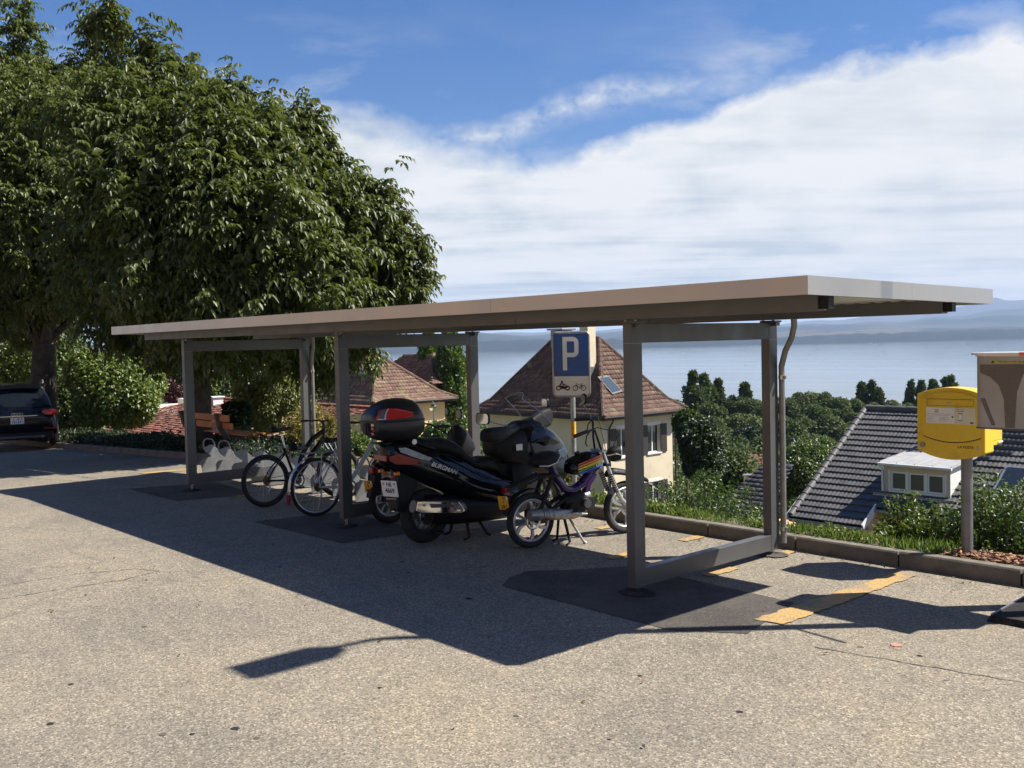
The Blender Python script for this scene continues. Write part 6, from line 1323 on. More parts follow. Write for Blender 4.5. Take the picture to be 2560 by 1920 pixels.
# ---- low red roof by the bench
BLq = at(250, 1118, 31)+Vector((-6.0, 0, 0)); BLq.z = -.95; BRq = BLq+Vector((12.5, 0, 0)); TLq = BLq+Vector((0.2, 6.2, .95)); TRq = TLq+Vector((12.3, 0, 0))
rb = empty('low_building', BLq, 0, 'long low building with weathered red tile roof behind the bench', 'building')
roof_mesh('roof_tiles', [(BLq, BRq, TLq, TRq)], redt, rb, BLq, row=.22, tw=.20, wave=.02, lip=.03, seg=2, jit=.014)
ridge_caps(rb, TLq, TRq, redt, BLq, .12, .36); MB().b2(.3, 12.0, .5, 6.0, -3.5, -.1).build('wall', MA['wallcream'], rb)
cp = at(541, 1008, 37)-BLq; MB().b2(cp.x-.17, cp.x+.17, cp.y-.2, cp.y+.2, cp.z-1.2, cp.z+.22).build('chimney', MA['whitewood'], rb); MB().b2(cp.x-.22, cp.x+.22, cp.y-.25, cp.y+.25, cp.z+.221, cp.z+.26).build('chimney_cap', MA['whitewood'], rb)
wh = empty('flat_roofed_house', at(440, 1008, 46), 0, 'small white flat roofed house far behind the bench', 'house'); MB().b2(-2.5, 4.5, -2, 2, -4, -.25).build('wall', MA['whitewood'], wh); MB().b2(-2.8, 4.8, -2.3, 2.3, -.249, -.1).build('roof', MA['wallcream'], wh)
MB().b2(2.6, 3.2, -1, -.4, -.1, .35).build('chimney', MA['whitewood'], wh)
# ---- far red roofs seen through the frame
for k, (px, py, d, w_, lab) in enumerate([(1835, 1152, 95, 4.5, 'red tiled roof of a far house seen left of the rear post'), (1885, 1150, 100, 4.5, 'orange tiled roof with a small dormer window, just left of the rear right post'), (1700, 1140, 110, 5, 'far tiled roof half hidden behind the ivy covered tree'), (1935, 1140, 105, 5, 'far tiled roof right behind the rear right post')]):
    p = at(px, py, d); h_ = empty('far_house', (p.x, p.y, p.z-6), 0.2*k, lab, 'house'); hw = w_/2
    MB().b2(-hw, hw, -2.6, 2.6, 0, 4.3).build('wall', MA['wallcream'], h_)
    MB().add([(-hw-.3, -3, 4.2), (hw+.3, -3, 4.2), (hw+.3, 3, 4.2), (-hw-.3, 3, 4.2), (-hw-.3, 0, 6.2), (hw+.3, 0, 6.2)], [(0, 1, 5, 4), (2, 3, 4, 5), (0, 4, 3), (1, 2, 5), (3, 2, 1, 0)]).build('roof', redt, h_)
    MB().b2(-.4, .4, -3.05, -1.5, 4.9, 5.5).build('dormer', MA['whitewood'], h_); MB().b2(-.6, .6, -2.64, -2.6, 1.5, 2.8).build('window', MA['glass'], h_)
ochre = pm('street_ochre', (.50, .33, .20), .9, 0, .06, 1.2)
# ---- houses behind the photographer (their sunlit fronts show in the shelter's metal edge)
def street_house(loc, rz__, w_, dp, hgt, mat, lab):
    h_ = empty('street_house', loc, rz__, lab, 'house')
    mb = MB(); holes = []; 
    for fl_ in range(int(hgt//2.8)):
        for k in range(int(w_//2.4)): holes.append((.9+2.4*k, 1.9+2.4*k, .9+2.8*fl_, 2.2+2.8*fl_))
    wall(mb, (w_/2, dp/2, 0), (-1, 0, 0), w_, 0, hgt, holes); wall(mb, (-w_/2, dp/2, 0), (0, -1, 0), dp, 0, hgt, []); wall(mb, (-w_/2, -dp/2, 0), (1, 0, 0), w_, 0, hgt, []); wall(mb, (w_/2, -dp/2, 0), (0, 1, 0), dp, 0, hgt, [])
    mb.build('wall', mat, h_)
    for h in holes: window(h_, (w_/2, dp/2, 0), (-1, 0, 0), h, shutters=MA['shutter'])
    a = w_/2+.6; b = dp/2+.6; t = hgt+2.6
    MB().add([(-a, -b, hgt), (a, -b, hgt), (a, b, hgt), (-a, b, hgt), (-a+2.5, 0, t), (a-2.5, 0, t)], [(0, 1, 5, 4), (2, 3, 4, 5), (3, 0, 4), (1, 2, 5), (3, 2, 1, 0)]).build('roof', redt, h_)
street_house((-17.5, -17, -.4), .04, 23, 9, 7.2, ochre, 'ochre street house behind the photographer, left')
street_house((4, -19, -.4), -.05, 18, 9, 6.9, ochre, 'cream street house behind the photographer, middle')
street_house((-40, -15, -1.6), .06, 20, 9, 6.9, ochre, 'yellow street house behind the photographer, far left')
street_house((23, -8, -.3), -.9, 15, 9, 7.0, MA['wallcream'], 'long cream street house at the right behind the photographer')
# ---- boats on the lake
def boat(px, py, kind, lab, sc=1.):
    r_ = ray(px, py); t = (-55-EYE)/r_.z; p = Vector((0, 0, EYE))+r_*t
    b = empty('boat', p, random.uniform(0, 3), lab, 'boat', 'small boats scattered over the lake'); b.scale = (sc, sc, sc)
    MB().loft([(-4, .3, 1.2, .9, 1.2), (-2, 0, 1.1, 1.1, 1.5), (1, 0, 1.2, 1.1, 1.5), (4.5, .6, 1.5, .1, .2)], 10, .8).build('hull', MA['whitewood'] if kind != 'dark' else MA['rimd'], b, smooth=True)
    if kind == 'sail':
        MB().prism([(-3, 2), (.8, 2), (.6, 11)], .06, 'y', -.03).build('sail', MA['whitewood'], b); MB().prism([(.9, 2.2), (4.2, 1.8), (.9, 9)], .05, 'y', -.02).build('jib', MA['whitewood'], b); MB().cyl((.85, 0, 1), (.85, 0, 11.5), .08, 6).build('mast', MA['zinc'], b)
    else: MB().b2(-1.5, 1.2, -.9, .9, 1.1, 2.4).build('cabin', MA['rimd'], b, bevel=.2)
boat(2206, 882, 'sail', 'white sailboat under full sail in the middle of the open lake', .62)
boat(2132, 884, 'dark', 'dark boat just left of the white sailboat', .5)
boat(1864, 913, 'dark', 'dark motor boat framed by the right shelter frame', .30)
boat(1708, 884, 'sail', 'tiny sailboat left of centre inside the right shelter frame', .4)
boat(1690, 873, 'dark', 'tiny dark boat near the far shore inside the right frame', .9)
boat(2417, 863, 'sail', 'distant sailboat near the far shore at the right', .9)
boat(2046, 872, 'dark', 'distant dark boat right of the downpipe', .8)
boat(2180, 859, 'sail', 'distant sailboat close under the far shore', 1.0)
boat(1015, 909, 'dark', 'low grey motor boat left of the poplar', .75)
# ================================================================ vegetation
LM = {}
LM['walnut'] = leafmat('walnut_leaf', (.040, .058, .014), (.125, .150, .042), (.22, .22, .08), .44, .30, .4)
LM['shrub'] = leafmat('shrub_leaf', (.035, .065, .018), (.10, .15, .035), (.20, .21, .06), .42, .25)
LM['lime'] = leafmat('lime_green_leaf', (.07, .115, .022), (.15, .20, .045), (.25, .24, .07), .42, .3)
LM['birch'] = leafmat('birch_leaf', (.07, .09, .025), (.17, .18, .06), (.26, .23, .08), .45, .3)
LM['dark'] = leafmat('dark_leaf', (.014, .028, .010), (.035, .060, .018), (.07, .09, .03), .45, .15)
LM['poplar'] = leafmat('poplar_leaf', (.045, .085, .022), (.12, .18, .042), (.18, .23, .06), .4, .25)
LM['wood'] = leafmat('wood_leaf', (.040, .064, .022), (.095, .130, .042), (.12, .14, .05), .6, .2, .25)
LM['purple'] = leafmat('purple_leaf', (.035, .012, .018), (.09, .03, .04), None, .5, .2)
LM['yellow'] = leafmat('yellowing_leaf', (.10, .10, .03), (.26, .22, .06), (.30, .25, .09), .45, .3)
LM['grass'] = leafmat('grass_blade', (.05, .10, .018), (.14, .21, .04), (.30, .27, .10), .5, .3, palt=.12)
def nrmz(v): return v/(np.linalg.norm(v, axis=-1, keepdims=True)+1e-9)
DOWN = np.array([0, 0, -1.]); UP = np.array([0, 0, 1.])
def compound(P, D, L=.30, leaf=(.13, .055), pairs=3, droop=.35, rv=None):
    """pinnate leaves: base P, direction D; leaflets in pairs and one at the tip"""
    n = len(P); D = nrmz(D); S = nrmz(np.cross(D, UP)+1e-6); out = []
    Lr = L*(.75+.5*rng.random(n))[:, None]; rv = rng.random(n) if rv is None else rv
    for k in range(pairs+1):
        t = (k+1)/(pairs+1); q = P+D*Lr*t+DOWN*Lr*droop*t*t; ax = nrmz(D+DOWN*droop*2*t)
        if k == pairs: ds = [ax+DOWN*.35]
        else: ds = [S*.9+ax*.45+DOWN*.55, -S*.9+ax*.45+DOWN*.55]
        for d in ds:
            d = nrmz(d+rng.normal(size=(n, 3))*.18); up = nrmz(UP+nrmz(d-DOWN*0)*.1+rng.normal(size=(n, 3))*.25+ (P*0))
            ln = leaf[0]*(.75+.5*rng.random(n))*(1.15 if k == pairs else .8+.25*t); out.append(leaves(q, d, up, ln, leaf[1]*(.8+.4*rng.random(n)), fold=.22, rnd=np.clip(rv*.75+rng.random(n)*.25, 0, 1)))
    return cat(out)
def limb(mb, p, q, r0, r1, bend=.15, seed=0, n=7):
    rr = random.Random(seed); p = Vector(p); q = Vector(q); l = (q-p).length; pts = []; rs = []
    o1 = Vector((rr.uniform(-1, 1), rr.uniform(-1, 1), rr.uniform(-.3, .6)))*l*bend
    for i in range(n+1):
        t = i/n; pts.append(p.lerp(q, t)+o1*math.sin(PI*t)+Vector((rr.uniform(-1, 1), rr.uniform(-1, 1), 0))*r0*.25*(0 < i < n)); rs.append(r0+(r1-r0)*t**.8)
    mb.tube(pts, rs, 9); return pts
def walnut(trunk, base_d, r0, blobs, twigs, label, seed, fork_z):
    b = at(*trunk, base_d); zb0 = ter_z(b.x, b.y); root = empty('walnut_tree', (b.x, b.y, zb0), 0, label, 'tree', 'walnut trees left of the shelter'); O_ = np.array(root.location)
    rg = np.random.default_rng(seed); B = []
    for px, py, rp, dd in blobs:
        d = base_d+dd; c_ = at(px, py+(16 if py < 450 and rp > 60 else 6), d); B.append((np.array(c_)-O_, rp/FPX*d))
    # trunk and limbs
    mb = MB(); fz = fork_z; top = Vector((.1, .1, fz)); pts = []
    mb.tube([(0, 0, -.4), (0, 0, .05), (.02, .0, .5), (.05, .02, fz*.6), (.1, .1, fz)], [r0*1.5, r0*1.25, r0*1.02, r0*.92, r0*.85], 14)
    for i, (c_, r_) in enumerate(B):
        if r_ < .8 and i % 2: continue
        limb(mb, top, Vector(c_)*(.86)+top*.10, r0*.42*min(1, r_/1.5), .035, .10, i+seed)
    mb.build('trunk', MA['barkd'], root, smooth=True)
    parts = []; W = np.array([r_**2 for _, r_ in B]); W /= W.sum()
    for (c_, r_), w in zip(B, W):
        n = int(twigs*w); dirs = nrmz(rg.normal(size=(n, 3))+np.array([0, 0, .15])); u = rg.random(n)
        lump = .92+.16*np.sin(dirs[:, 0]*7+c_[0])*np.cos(dirs[:, 1]*6)+.13*np.sin(dirs[:, 2]*9+c_[2])+.12*np.sin(dirs[:, 0]*15+dirs[:, 2]*13+c_[1])
        P = c_+dirs*r_*np.where(u < .8, .86+.17*rg.random(n), .35+.5*rg.random(n))[:, None]*lump[:, None]*np.array([1, 1, .94])
        f_ = np.sin(P[:, 0]*2.9+seed)*np.sin(P[:, 1]*3.1+1)*np.sin(P[:, 2]*3.3+2)+.5*np.sin(P[:, 0]*6.1)*np.sin(P[:, 2]*6.7+P[:, 1]*5)
        kp = (f_ > -.33) | (np.linalg.norm(P-c_, axis=1) < r_*.72); P = P[kp]; dirs = dirs[kp]; n = len(P)
        ns = int(10*r_**2)+3; sd_ = nrmz(rg.normal(size=(ns, 3))+np.array([0, 0, .7])); ln_ = (.18+.62*rg.random(ns)**1.6)[:, None]; m_ = 6
        tt = np.tile(np.linspace(.1, 1, m_), ns)[:, None]; sp_ = np.repeat(c_+sd_*r_*.92, m_, 0)+np.repeat(nrmz(sd_*.6+UP*.7)*ln_, m_, 0)*tt+rg.normal(size=(ns*m_, 3))*.03
        sD = nrmz(np.repeat(sd_, m_, 0)*.3+nrmz(rg.normal(size=(ns*m_, 3))*np.array([1, 1, .4]))+UP*.2); parts.append(compound(sp_, sD, .28*1.0, (.15, .068), 3, .45))
        m = 6; P2 = np.repeat(P, m, 0); dd2 = np.repeat(dirs, m, 0); N = len(P2)
        D = nrmz(dd2*.75+nrmz(rg.normal(size=(N, 3)))*.85+UP*.12); P2 = P2-D*.02+rg.normal(size=(N, 3))*.05
        parts.append(compound(P2, D, .30, (.145, .066), 3, .40, np.repeat(rg.random(n), m)*.6+rg.random(N)*.4))
        # inner leaves closing the crown
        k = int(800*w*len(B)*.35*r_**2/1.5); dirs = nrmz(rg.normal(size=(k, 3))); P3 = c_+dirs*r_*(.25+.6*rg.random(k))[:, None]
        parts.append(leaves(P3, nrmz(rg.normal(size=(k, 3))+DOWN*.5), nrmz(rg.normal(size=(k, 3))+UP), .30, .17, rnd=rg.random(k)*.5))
    V, F, Rn = cat(parts); npmesh('crown', V, F, LM['walnut'], root, Rn); return len(F)
B1 = [(30, 40, 30, 0), (75, 50, 26, 0), (95, 165, 36, 0), (160, 185, 34, 0), (205, 190, 30, 0), (250, 60, 22, 0), (275, 95, 30, 0), (-70, 330, 250, 0), (40, 275, 140, -1), (56, 95, 45, 0), (15, 160, 75, 0), (110, 215, 75, .5), (190, 240, 85, 0), (150, 380, 210, -1.5), (20, 520, 240, -1.5), (180, 600, 180, -2), (-40, 700, 170, 1), (110, 740, 120, 2.5), (40, 690, 150, -1), (260, 700, 120, 1), (-150, 560, 260, 0), (266, 75, 38, 0), (270, 125, 48, 0), (262, 205, 72, 0), (20, 800, 90, 3), (-30, 420, 250, 3)]
B2 = [(300, 290, 110, 0), (378, 140, 40, 0), (395, 195, 55, .3), (330, 330, 170, -1), (450, 330, 150, 0), (470, 275, 80, .5), (560, 310, 75, 0), (620, 350, 88, 0), (540, 420, 190, -1.5), (400, 480, 190, -2), (680, 430, 130, -.5), (755, 330, 52, 0), (765, 400, 75, 0), (640, 560, 190, -2), (800, 490, 100, 0), (820, 590, 120, -.5), (925, 520, 70, 0), (905, 610, 95, .3), (960, 650, 75, 0), (1010, 640, 52, 0), (1005, 720, 52, 0), (930, 730, 90, .8), (760, 700, 150, -1.5), (600, 720, 170, -2), (440, 650, 190, -2), (320, 620, 170, 0), (480, 790, 120, 0), (640, 820, 100, 1), (760, 820, 90, 1.5), (860, 800, 90, 1.8), (700, 880, 50, 2.2), (790, 895, 58, 2.0), (885, 875, 52, 2.2), (590, 860, 50, 2.5), (480, 560, 200, 2.5), (700, 620, 180, 2.5), (300, 740, 110, 1), (370, 820, 75, 2), (420, 870, 40, 2.2), (320, 830, 50, 2), (232, 62, 22, 0), (285, 38, 20, 0), (262, 50, 30, 0), (395, 108, 24, 0), (350, 160, 26, 0), (480, 190, 34, .3), (540, 235, 30, 0), (590, 240, 30, 0), (640, 270, 32, 0), (740, 300, 26, 0), (790, 350, 34, 0), (860, 440, 30, 0), (950, 480, 30, 0), (1030, 600, 26, 0), (1045, 700, 24, 0), (1000, 560, 24, 0), (880, 500, 40, 0), (700, 340, 36, 0)]
walnut((112, 1120), 30.5, .40, B1, 4600, 'large walnut tree at the left edge behind the parked car', 11, 3.0)
walnut((500, 1100), 20.6, .24, B2, 5200, 'spreading walnut tree whose crown reaches over the shelter roof and bench', 12, 2.7)

def shrub(name, base, hgt, rx, ry, shoots, nl, leaf, mat, label, catg='shrub', group=None, spread=.8, seed=0, droop=.15, lmin=.15, stem=.006, parent=None):
    """leafy shoots growing from a base area, leaves along each shoot"""
    rg = np.random.default_rng(seed); root = parent or empty(name, base, 0, label, catg, group); parts = []; mb = MB(); out = []
    for s in range(shoots):
        a = rg.random()*2*PI; q = math.sqrt(rg.random()); b0 = np.array([math.cos(a)*rx*.45*q, math.sin(a)*ry*.45*q, 0]); h = hgt*(.55+.45*rg.random())*(1-.35*q*q)
        tip = np.array([math.cos(a)*rx*q*spread*(.7+.5*rg.random()), math.sin(a)*ry*q*spread*(.7+.5*rg.random()), h]); t = lmin+(1-lmin)*rg.random(nl)
        mid = np.array([0, 0, h*.12]); P = b0+(tip-b0)*t[:, None]+mid*np.sin(PI*t)[:, None]+DOWN*(droop*h*(t**3))[:, None]
        D = nrmz(rg.normal(size=(nl, 3))+UP*.25+nrmz(tip-b0)*.5); P = P+rg.normal(size=(nl, 3))*.02*hgt
        parts.append(leaves(P, D, nrmz(rg.normal(size=(nl, 3))*.5+UP), leaf[0]*(.7+.6*rg.random(nl)), leaf[1]*(.8+.4*rg.random(nl)), rnd=np.clip(rg.random(nl)*.7+.3*t*rg.random(nl), 0, 1)))
        if s % 3 == 0: mb.tube([b0, b0+(tip-b0)*.5+mid, tip+DOWN*droop*h], [stem, stem*.7, stem*.3], 4)
    V, F, Rn = cat(parts); npmesh('foliage', V, F, mat, root, Rn); mb.build('stem', MA['bark'], root); return root
def gz(x, y): return ter_z(x, y)
def sh_at(px, y, **k):
    u = (px-1280)/FPX; d = y/(_RG.y*u+_FG.y); x = _RG.x*u*d+_FG.x*d; return (x, y, gz(x, y))
# right of the shelter, along the kerb
shrub('shrub', sh_at(1760, 9.9), 1.75, 1.1, .9, 120, 75, (.050, .026), LM['shrub'], 'tall loose green shrub growing behind the kerb between the right frame posts', seed=1)
shrub('shrub', sh_at(1640, 9.6), 1.25, .8, .7, 70, 60, (.042, .024), LM['shrub'], 'lower green shrub beside the front wheel of the purple moped', seed=2)
shrub('shrub', sh_at(1505, 9.9), 1.35, .6, .6, 46, 55, (.045, .026), LM['lime'], 'small leafy shrub under the tank of the purple moped', seed=3)
shrub('shrub', sh_at(2265, 9.0), 1.0, .42, .45, 50, 60, (.045, .024), LM['lime'], 'bright green bush in front of the apricot wall', seed=4)
shrub('shrub', sh_at(2330, 9.05), .95, .45, .5, 50, 60, (.040, .022), LM['shrub'], 'dark little bush just left of the post box pole', seed=5)
shrub('shrub', sh_at(2490, 9.2), 1.5, .7, .7, 100, 85, (.045, .024), LM['shrub'], 'large dense bush right of the post box pole', seed=6)
shrub('shrub', sh_at(2580, 9.0), 1.3, .6, .6, 60, 70, (.045, .024), LM['shrub'], 'dense bush cut by the right edge of the picture', seed=7)
shrub('shrub', sh_at(2110, 8.75), .36, .45, .25, 26, 30, (.035, .02), LM['lime'], 'low weeds in front of the dark tiled roof', 'weeds', seed=8)
shrub('shrub', sh_at(2020, 8.7), .26, .4, .25, 22, 26, (.035, .018), LM['lime'], 'small weeds at the foot of the downpipe', 'weeds', seed=9)
shrub('shrub', sh_at(1395, 9.3), 1.0, .5, .5, 36, 45, (.045, .026), LM['yellow'], 'yellowish weeds left of the parking sign pole', 'weeds', seed=10)
shrub('shrub', sh_at(1245, 9.4), 1.0, .5, .5, 30, 45, (.045, .026), LM['lime'], 'green weeds behind the scooter seat', 'weeds', seed=11)
shrub('shrub', sh_at(780, 9.6), 1.5, 1.3, .8, 90, 60, (.06, .035), LM['yellow'], 'yellow green bush behind the bicycles', seed=12)
shrub('shrub', sh_at(900, 9.8), 1.2, 1.1, .8, 60, 60, (.06, .035), LM['lime'], 'light green bush right of the middle post, behind the city bike', seed=13)
shrub('shrub', sh_at(600, 9.4), .8, 1.3, .6, 60, 50, (.05, .03), LM['shrub'], 'low green bush behind the bench', seed=14)
shrub('shrub', sh_at(1000, 10.4), 1.4, 1.0, .8, 50, 60, (.055, .03), LM['shrub'], 'green bush under the far left end of the handlebar', seed=15)
def bush(px, py, d, rp, asp, n, leaf, mat, label, name='bush', catg='bush', trunk_h=None, seed=0, group=None, lumps=9, rad=1.0, base=None):
    """rounded crown of lumps, leaves on and in every lump, a real trunk below"""
    rg = np.random.default_rng(seed); c_ = at(px, py, d); R_ = rp/FPX*d; zb0 = base if base is not None else gz(c_.x, c_.y); root = empty(name, (c_.x, c_.y, zb0), 0, label, catg, group); cz = c_.z-zb0
    parts = []; L_ = [(np.array([0, 0, cz]), R_*.75*np.array([1, 1, asp]))]
    for k in range(lumps):
        v = nrmz(rg.normal(size=(1, 3)))[0]; L_.append((np.array([0, 0, cz])+v*R_*np.array([.62, .62, .62*asp]), R_*(.30+.22*rg.random())*np.array([1, 1, min(1.2, asp)])))
    tot = sum(q[1][0]**2 for q in L_)
    for q, r_ in L_:
        k = int(n*r_[0]**2/tot); dirs = nrmz(rg.normal(size=(k, 3))+UP*.12); P = q+dirs*r_*(.72+.32*rg.random(k))[:, None]
        D = nrmz(dirs*.5+rg.normal(size=(k, 3))*.6+DOWN*.25); parts.append(leaves(P, D, nrmz(dirs*.6+UP*.6+rg.normal(size=(k, 3))*.35), leaf[0]*(.7+.6*rg.random(k)), leaf[1]*(.8+.4*rg.random(k)), rnd=rg.random(k)))
    V, F, Rn = cat(parts); npmesh('crown', V, F, mat, root, Rn)
    mb = MB(); mb.tube([(0, 0, -.5), (.02*R_, 0, max(.1, cz-R_*asp*.5)), (.05, .03, cz)], [R_*.09+.02, R_*.07+.015, R_*.03], 8)
    for k in range(6):
        v = L_[1+k % lumps][0]; mb.tube([(.02, 0, max(.05, cz-R_*asp*.6)), Vector(v)*.5+Vector((0, 0, cz*.42)), Vector(v)], [R_*.05, R_*.03, .01], 5)
    mb.build('trunk', MA['bark'], root, smooth=True); return root
bush(285, 972, 30, 128, .95, 32000, (.12, .075), LM['lime'], 'round light green tree between the ivy trunk and the bench', 'small_tree', 'tree', seed=21)
bush(175, 1010, 34, 95, 1.0, 12000, (.12, .075), LM['shrub'], 'green shrub right behind the parked car', seed=22)
bush(20, 900, 37, 120, .9, 15000, (.14, .085), LM['lime'], 'bright tree behind the roof of the parked car', 'small_tree', 'tree', seed=23)
bush(120, 860, 40, 110, .8, 12000, (.15, .09), LM['shrub'], 'far green tree above the parked car', 'small_tree', 'tree', seed=24)
bush(655, 985, 25, 92, 1.05, 22000, (.10, .04), LM['birch'], 'weeping pale green birch behind the bench', 'small_tree', 'tree', seed=25)
bush(745, 960, 29, 60, 1.3, 11000, (.10, .04), LM['birch'], 'second pale birch just behind the left rear post', 'small_tree', 'tree', seed=26)
bush(590, 1040, 22, 42, 1.0, 6000, (.09, .05), LM['dark'], 'dark green shrub touching the bench back', seed=27)
bush(432, 985, 48, 28, 1.2, 3000, (.16, .10), LM['purple'], 'purple leaved tree above the low red roof', 'small_tree', 'tree', seed=28)
bush(438, 930, 60, 32, 1.6, 4000, (.22, .12), LM['dark'], 'dark conifer behind the purple tree', 'conifer', 'tree', seed=29)
bush(515, 960, 55, 30, .9, 3000, (.2, .12), LM['lime'], 'light green tree beside the white chimney', 'small_tree', 'tree', seed=30)
bush(1100, 1105, 30, 62, .85, 12000, (.11, .065), LM['shrub'], 'clipped green bush below the poplar', seed=31)
bush(1045, 1130, 27, 40, .9, 5000, (.10, .06), LM['lime'], 'light bush behind the scooter seat', seed=32)
bush(1445, 1205, 16, 40, .9, 3500, (.06, .035), LM['yellow'], 'sunlit bush behind the sign pole', seed=33)
# poplar: two tall columns
def columnar(px, pyt, pyb, d, wpx, n, leaf, mat, label, name='poplar_tree', seed=0, group=None, parts_n=1):
    rg = np.random.default_rng(seed); t_ = at(px, pyt, d); b_ = at(px, pyb, d); zb0 = gz(b_.x, b_.y); root = empty(name, (b_.x, b_.y, zb0), 0, label, 'tree', group)
    top = t_.z-zb0; bot = max(.8, b_.z-zb0); w = wpx/FPX*d/2; parts = []; k = int(n/60)
    hs = bot+(top-bot)*rg.random(k)**.9
    for h in hs:
        f = (h-bot)/(top-bot); rr_ = w*min(1, (1-f)*2.6+.12)**.8*(.8+.3*rg.random()); a = rg.random()*2*PI; q = math.sqrt(rg.random())
        c_ = np.array([math.cos(a)*rr_*q, math.sin(a)*rr_*q, h]); m = 60; dirs = nrmz(rg.normal(size=(m, 3))); r_ = w*.24*(.7+.6*rg.random())
        P = c_+dirs*np.array([r_, r_, r_*1.9])*(.5+.5*rg.random(m))[:, None]; D = nrmz(dirs*.6+UP*.3+rg.normal(size=(m, 3))*.5)
        parts.append(leaves(P, D, nrmz(dirs*.7+UP*.3+rg.normal(size=(m, 3))*.4), leaf[0]*(.7+.6*rg.random(m)), leaf[1], rnd=np.clip(rg.random()*.5+rg.random(m)*.5, 0, 1)))
    V, F, Rn = cat(parts); npmesh('crown', V, F, mat, root, Rn); MB().tube([(0, 0, -1), (0, 0, top*.5), (0, 0, top*.95)], [w*.13, w*.08, .02], 8).build('trunk', MA['bark'], root, smooth=True); return root
columnar(1078, 835, 1075, 66, 62, 26000, (.22, .15), LM['poplar'], 'left half of the tall poplar pair in the middle frame', seed=41)
columnar(1130, 828, 1075, 64, 72, 30000, (.22, .15), LM['poplar'], 'right half of the tall poplar pair in the middle frame', seed=42)
# ivy covered tree right of the middle house
bush(1755, 1120, 40, 68, 1.45, 24000, (.16, .10), LM['dark'], 'dark ivy covered tree right of the cream house', 'ivy_tree', 'tree', seed=43)
bush(1715, 1060, 44, 40, 1.1, 6000, (.18, .10), LM['wood'], 'top of a thin tree behind the ivy covered tree', 'small_tree', 'tree', seed=44)
bush(1835, 1190, 50, 60, 1.1, 9000, (.2, .12), LM['wood'], 'dark tree in front of the far red roofs', 'small_tree', 'tree', seed=45)
bush(2020, 1180, 46, 95, 1.1, 24000, (.16, .09), LM['shrub'], 'broad light tipped tree left of the dark tiled roof', 'small_tree', 'tree', seed=46)
bush(1975, 1290, 44, 45, 1.0, 5000, (.16, .09), LM['shrub'], 'shrub below the verge of the dark roof', seed=47)
bush(1900, 1280, 58, 75, .9, 7000, (.25, .14), LM['wood'], 'dark shrub behind the steel flue', seed=48)
bush(1680, 1035, 110, 30, 1.3, 3000, (.4, .25), LM['dark'], 'thin tree by the shore right of the eaves', 'small_tree', 'tree', seed=49)
# woods down the slope: prototypes shared by many single trees
def proto(seed, asp, mat, lump=11, n=5200, leaf=(.13, .095)):
    rg = np.random.default_rng(seed); parts = []; L_ = [(np.array([0, 0, .0]), .7)]
    for k in range(lump): v = nrmz(rg.normal(size=(1, 3))+UP*.3)[0]; L_.append((v*.62, .26+.2*rg.random()))
    tot = sum(r_**2 for _, r_ in L_)
    for q, r_ in L_:
        k = int(n*r_*r_/tot); dirs = nrmz(rg.normal(size=(k, 3))+UP*.2); P = (q+dirs*r_*(.75+.3*rg.random(k))[:, None])*np.array([1, 1, asp]); parts.append(leaves(P, nrmz(dirs*.5+rg.normal(size=(k, 3))*.6), nrmz(dirs+UP*.5+rg.normal(size=(k, 3))*.3), leaf[0]*(.7+.6*rg.random(k)), leaf[1], rnd=np.clip(rg.random()*.45+rg.random(k)*.55, 0, 1)))
    V, F, Rn = cat(parts); o = npmesh('crown', V, F, mat, None, Rn); me = o.data; bpy.data.objects.remove(o); return me
lm2 = leafmat('wood_leaf_light', (.060, .085, .030), (.12, .15, .055), None, .6, .2, .25)
PR = [proto(1, .95, LM['wood']), proto(2, 1.15, LM['wood']), proto(3, .85, lm2), proto(4, 1.05, LM['wood']), proto(5, .9, lm2), proto(6, 1.0, LM['dark'])]
tmb = MB(); tmb.tube([(0, 0, -1.6), (0, 0, -.5), (.05, 0, .2)], [.07, .05, .02], 6); to = tmb.build('trunk', MA['bark'], None); TME = to.data; bpy.data.objects.remove(to)
KIND = ['round dark green tree', 'tall oval dark green tree', 'low olive green tree', 'broad green tree', 'pale olive tree', 'very dark tree']
def wood_tree(px, py_top, d, wpx, k, lab):
    wpx *= 1.25; R_ = wpx/2/FPX*d; p = at(px, py_top, d); asp = (.95, 1.15, .85, 1.05, .9, 1.0)[k]; cz = p.z-R_*asp*.97; root = empty('wood_tree', (p.x, p.y, min(cz-R_*1.3, gz(p.x, p.y))), 0, lab, 'tree', 'trees of the wood between the houses and the lake')
    c_ = linkobj('crown', PR[k], root); c_.scale = (R_, R_, R_); c_.location = (0, 0, cz-root.location.z); c_.rotation_euler = (0, 0, random.uniform(0, 6.28)); root['far'] = 1; del root['far']
    t_ = linkobj('trunk', TME, root); t_.scale = (R_, R_, R_*1.2); t_.location = c_.location
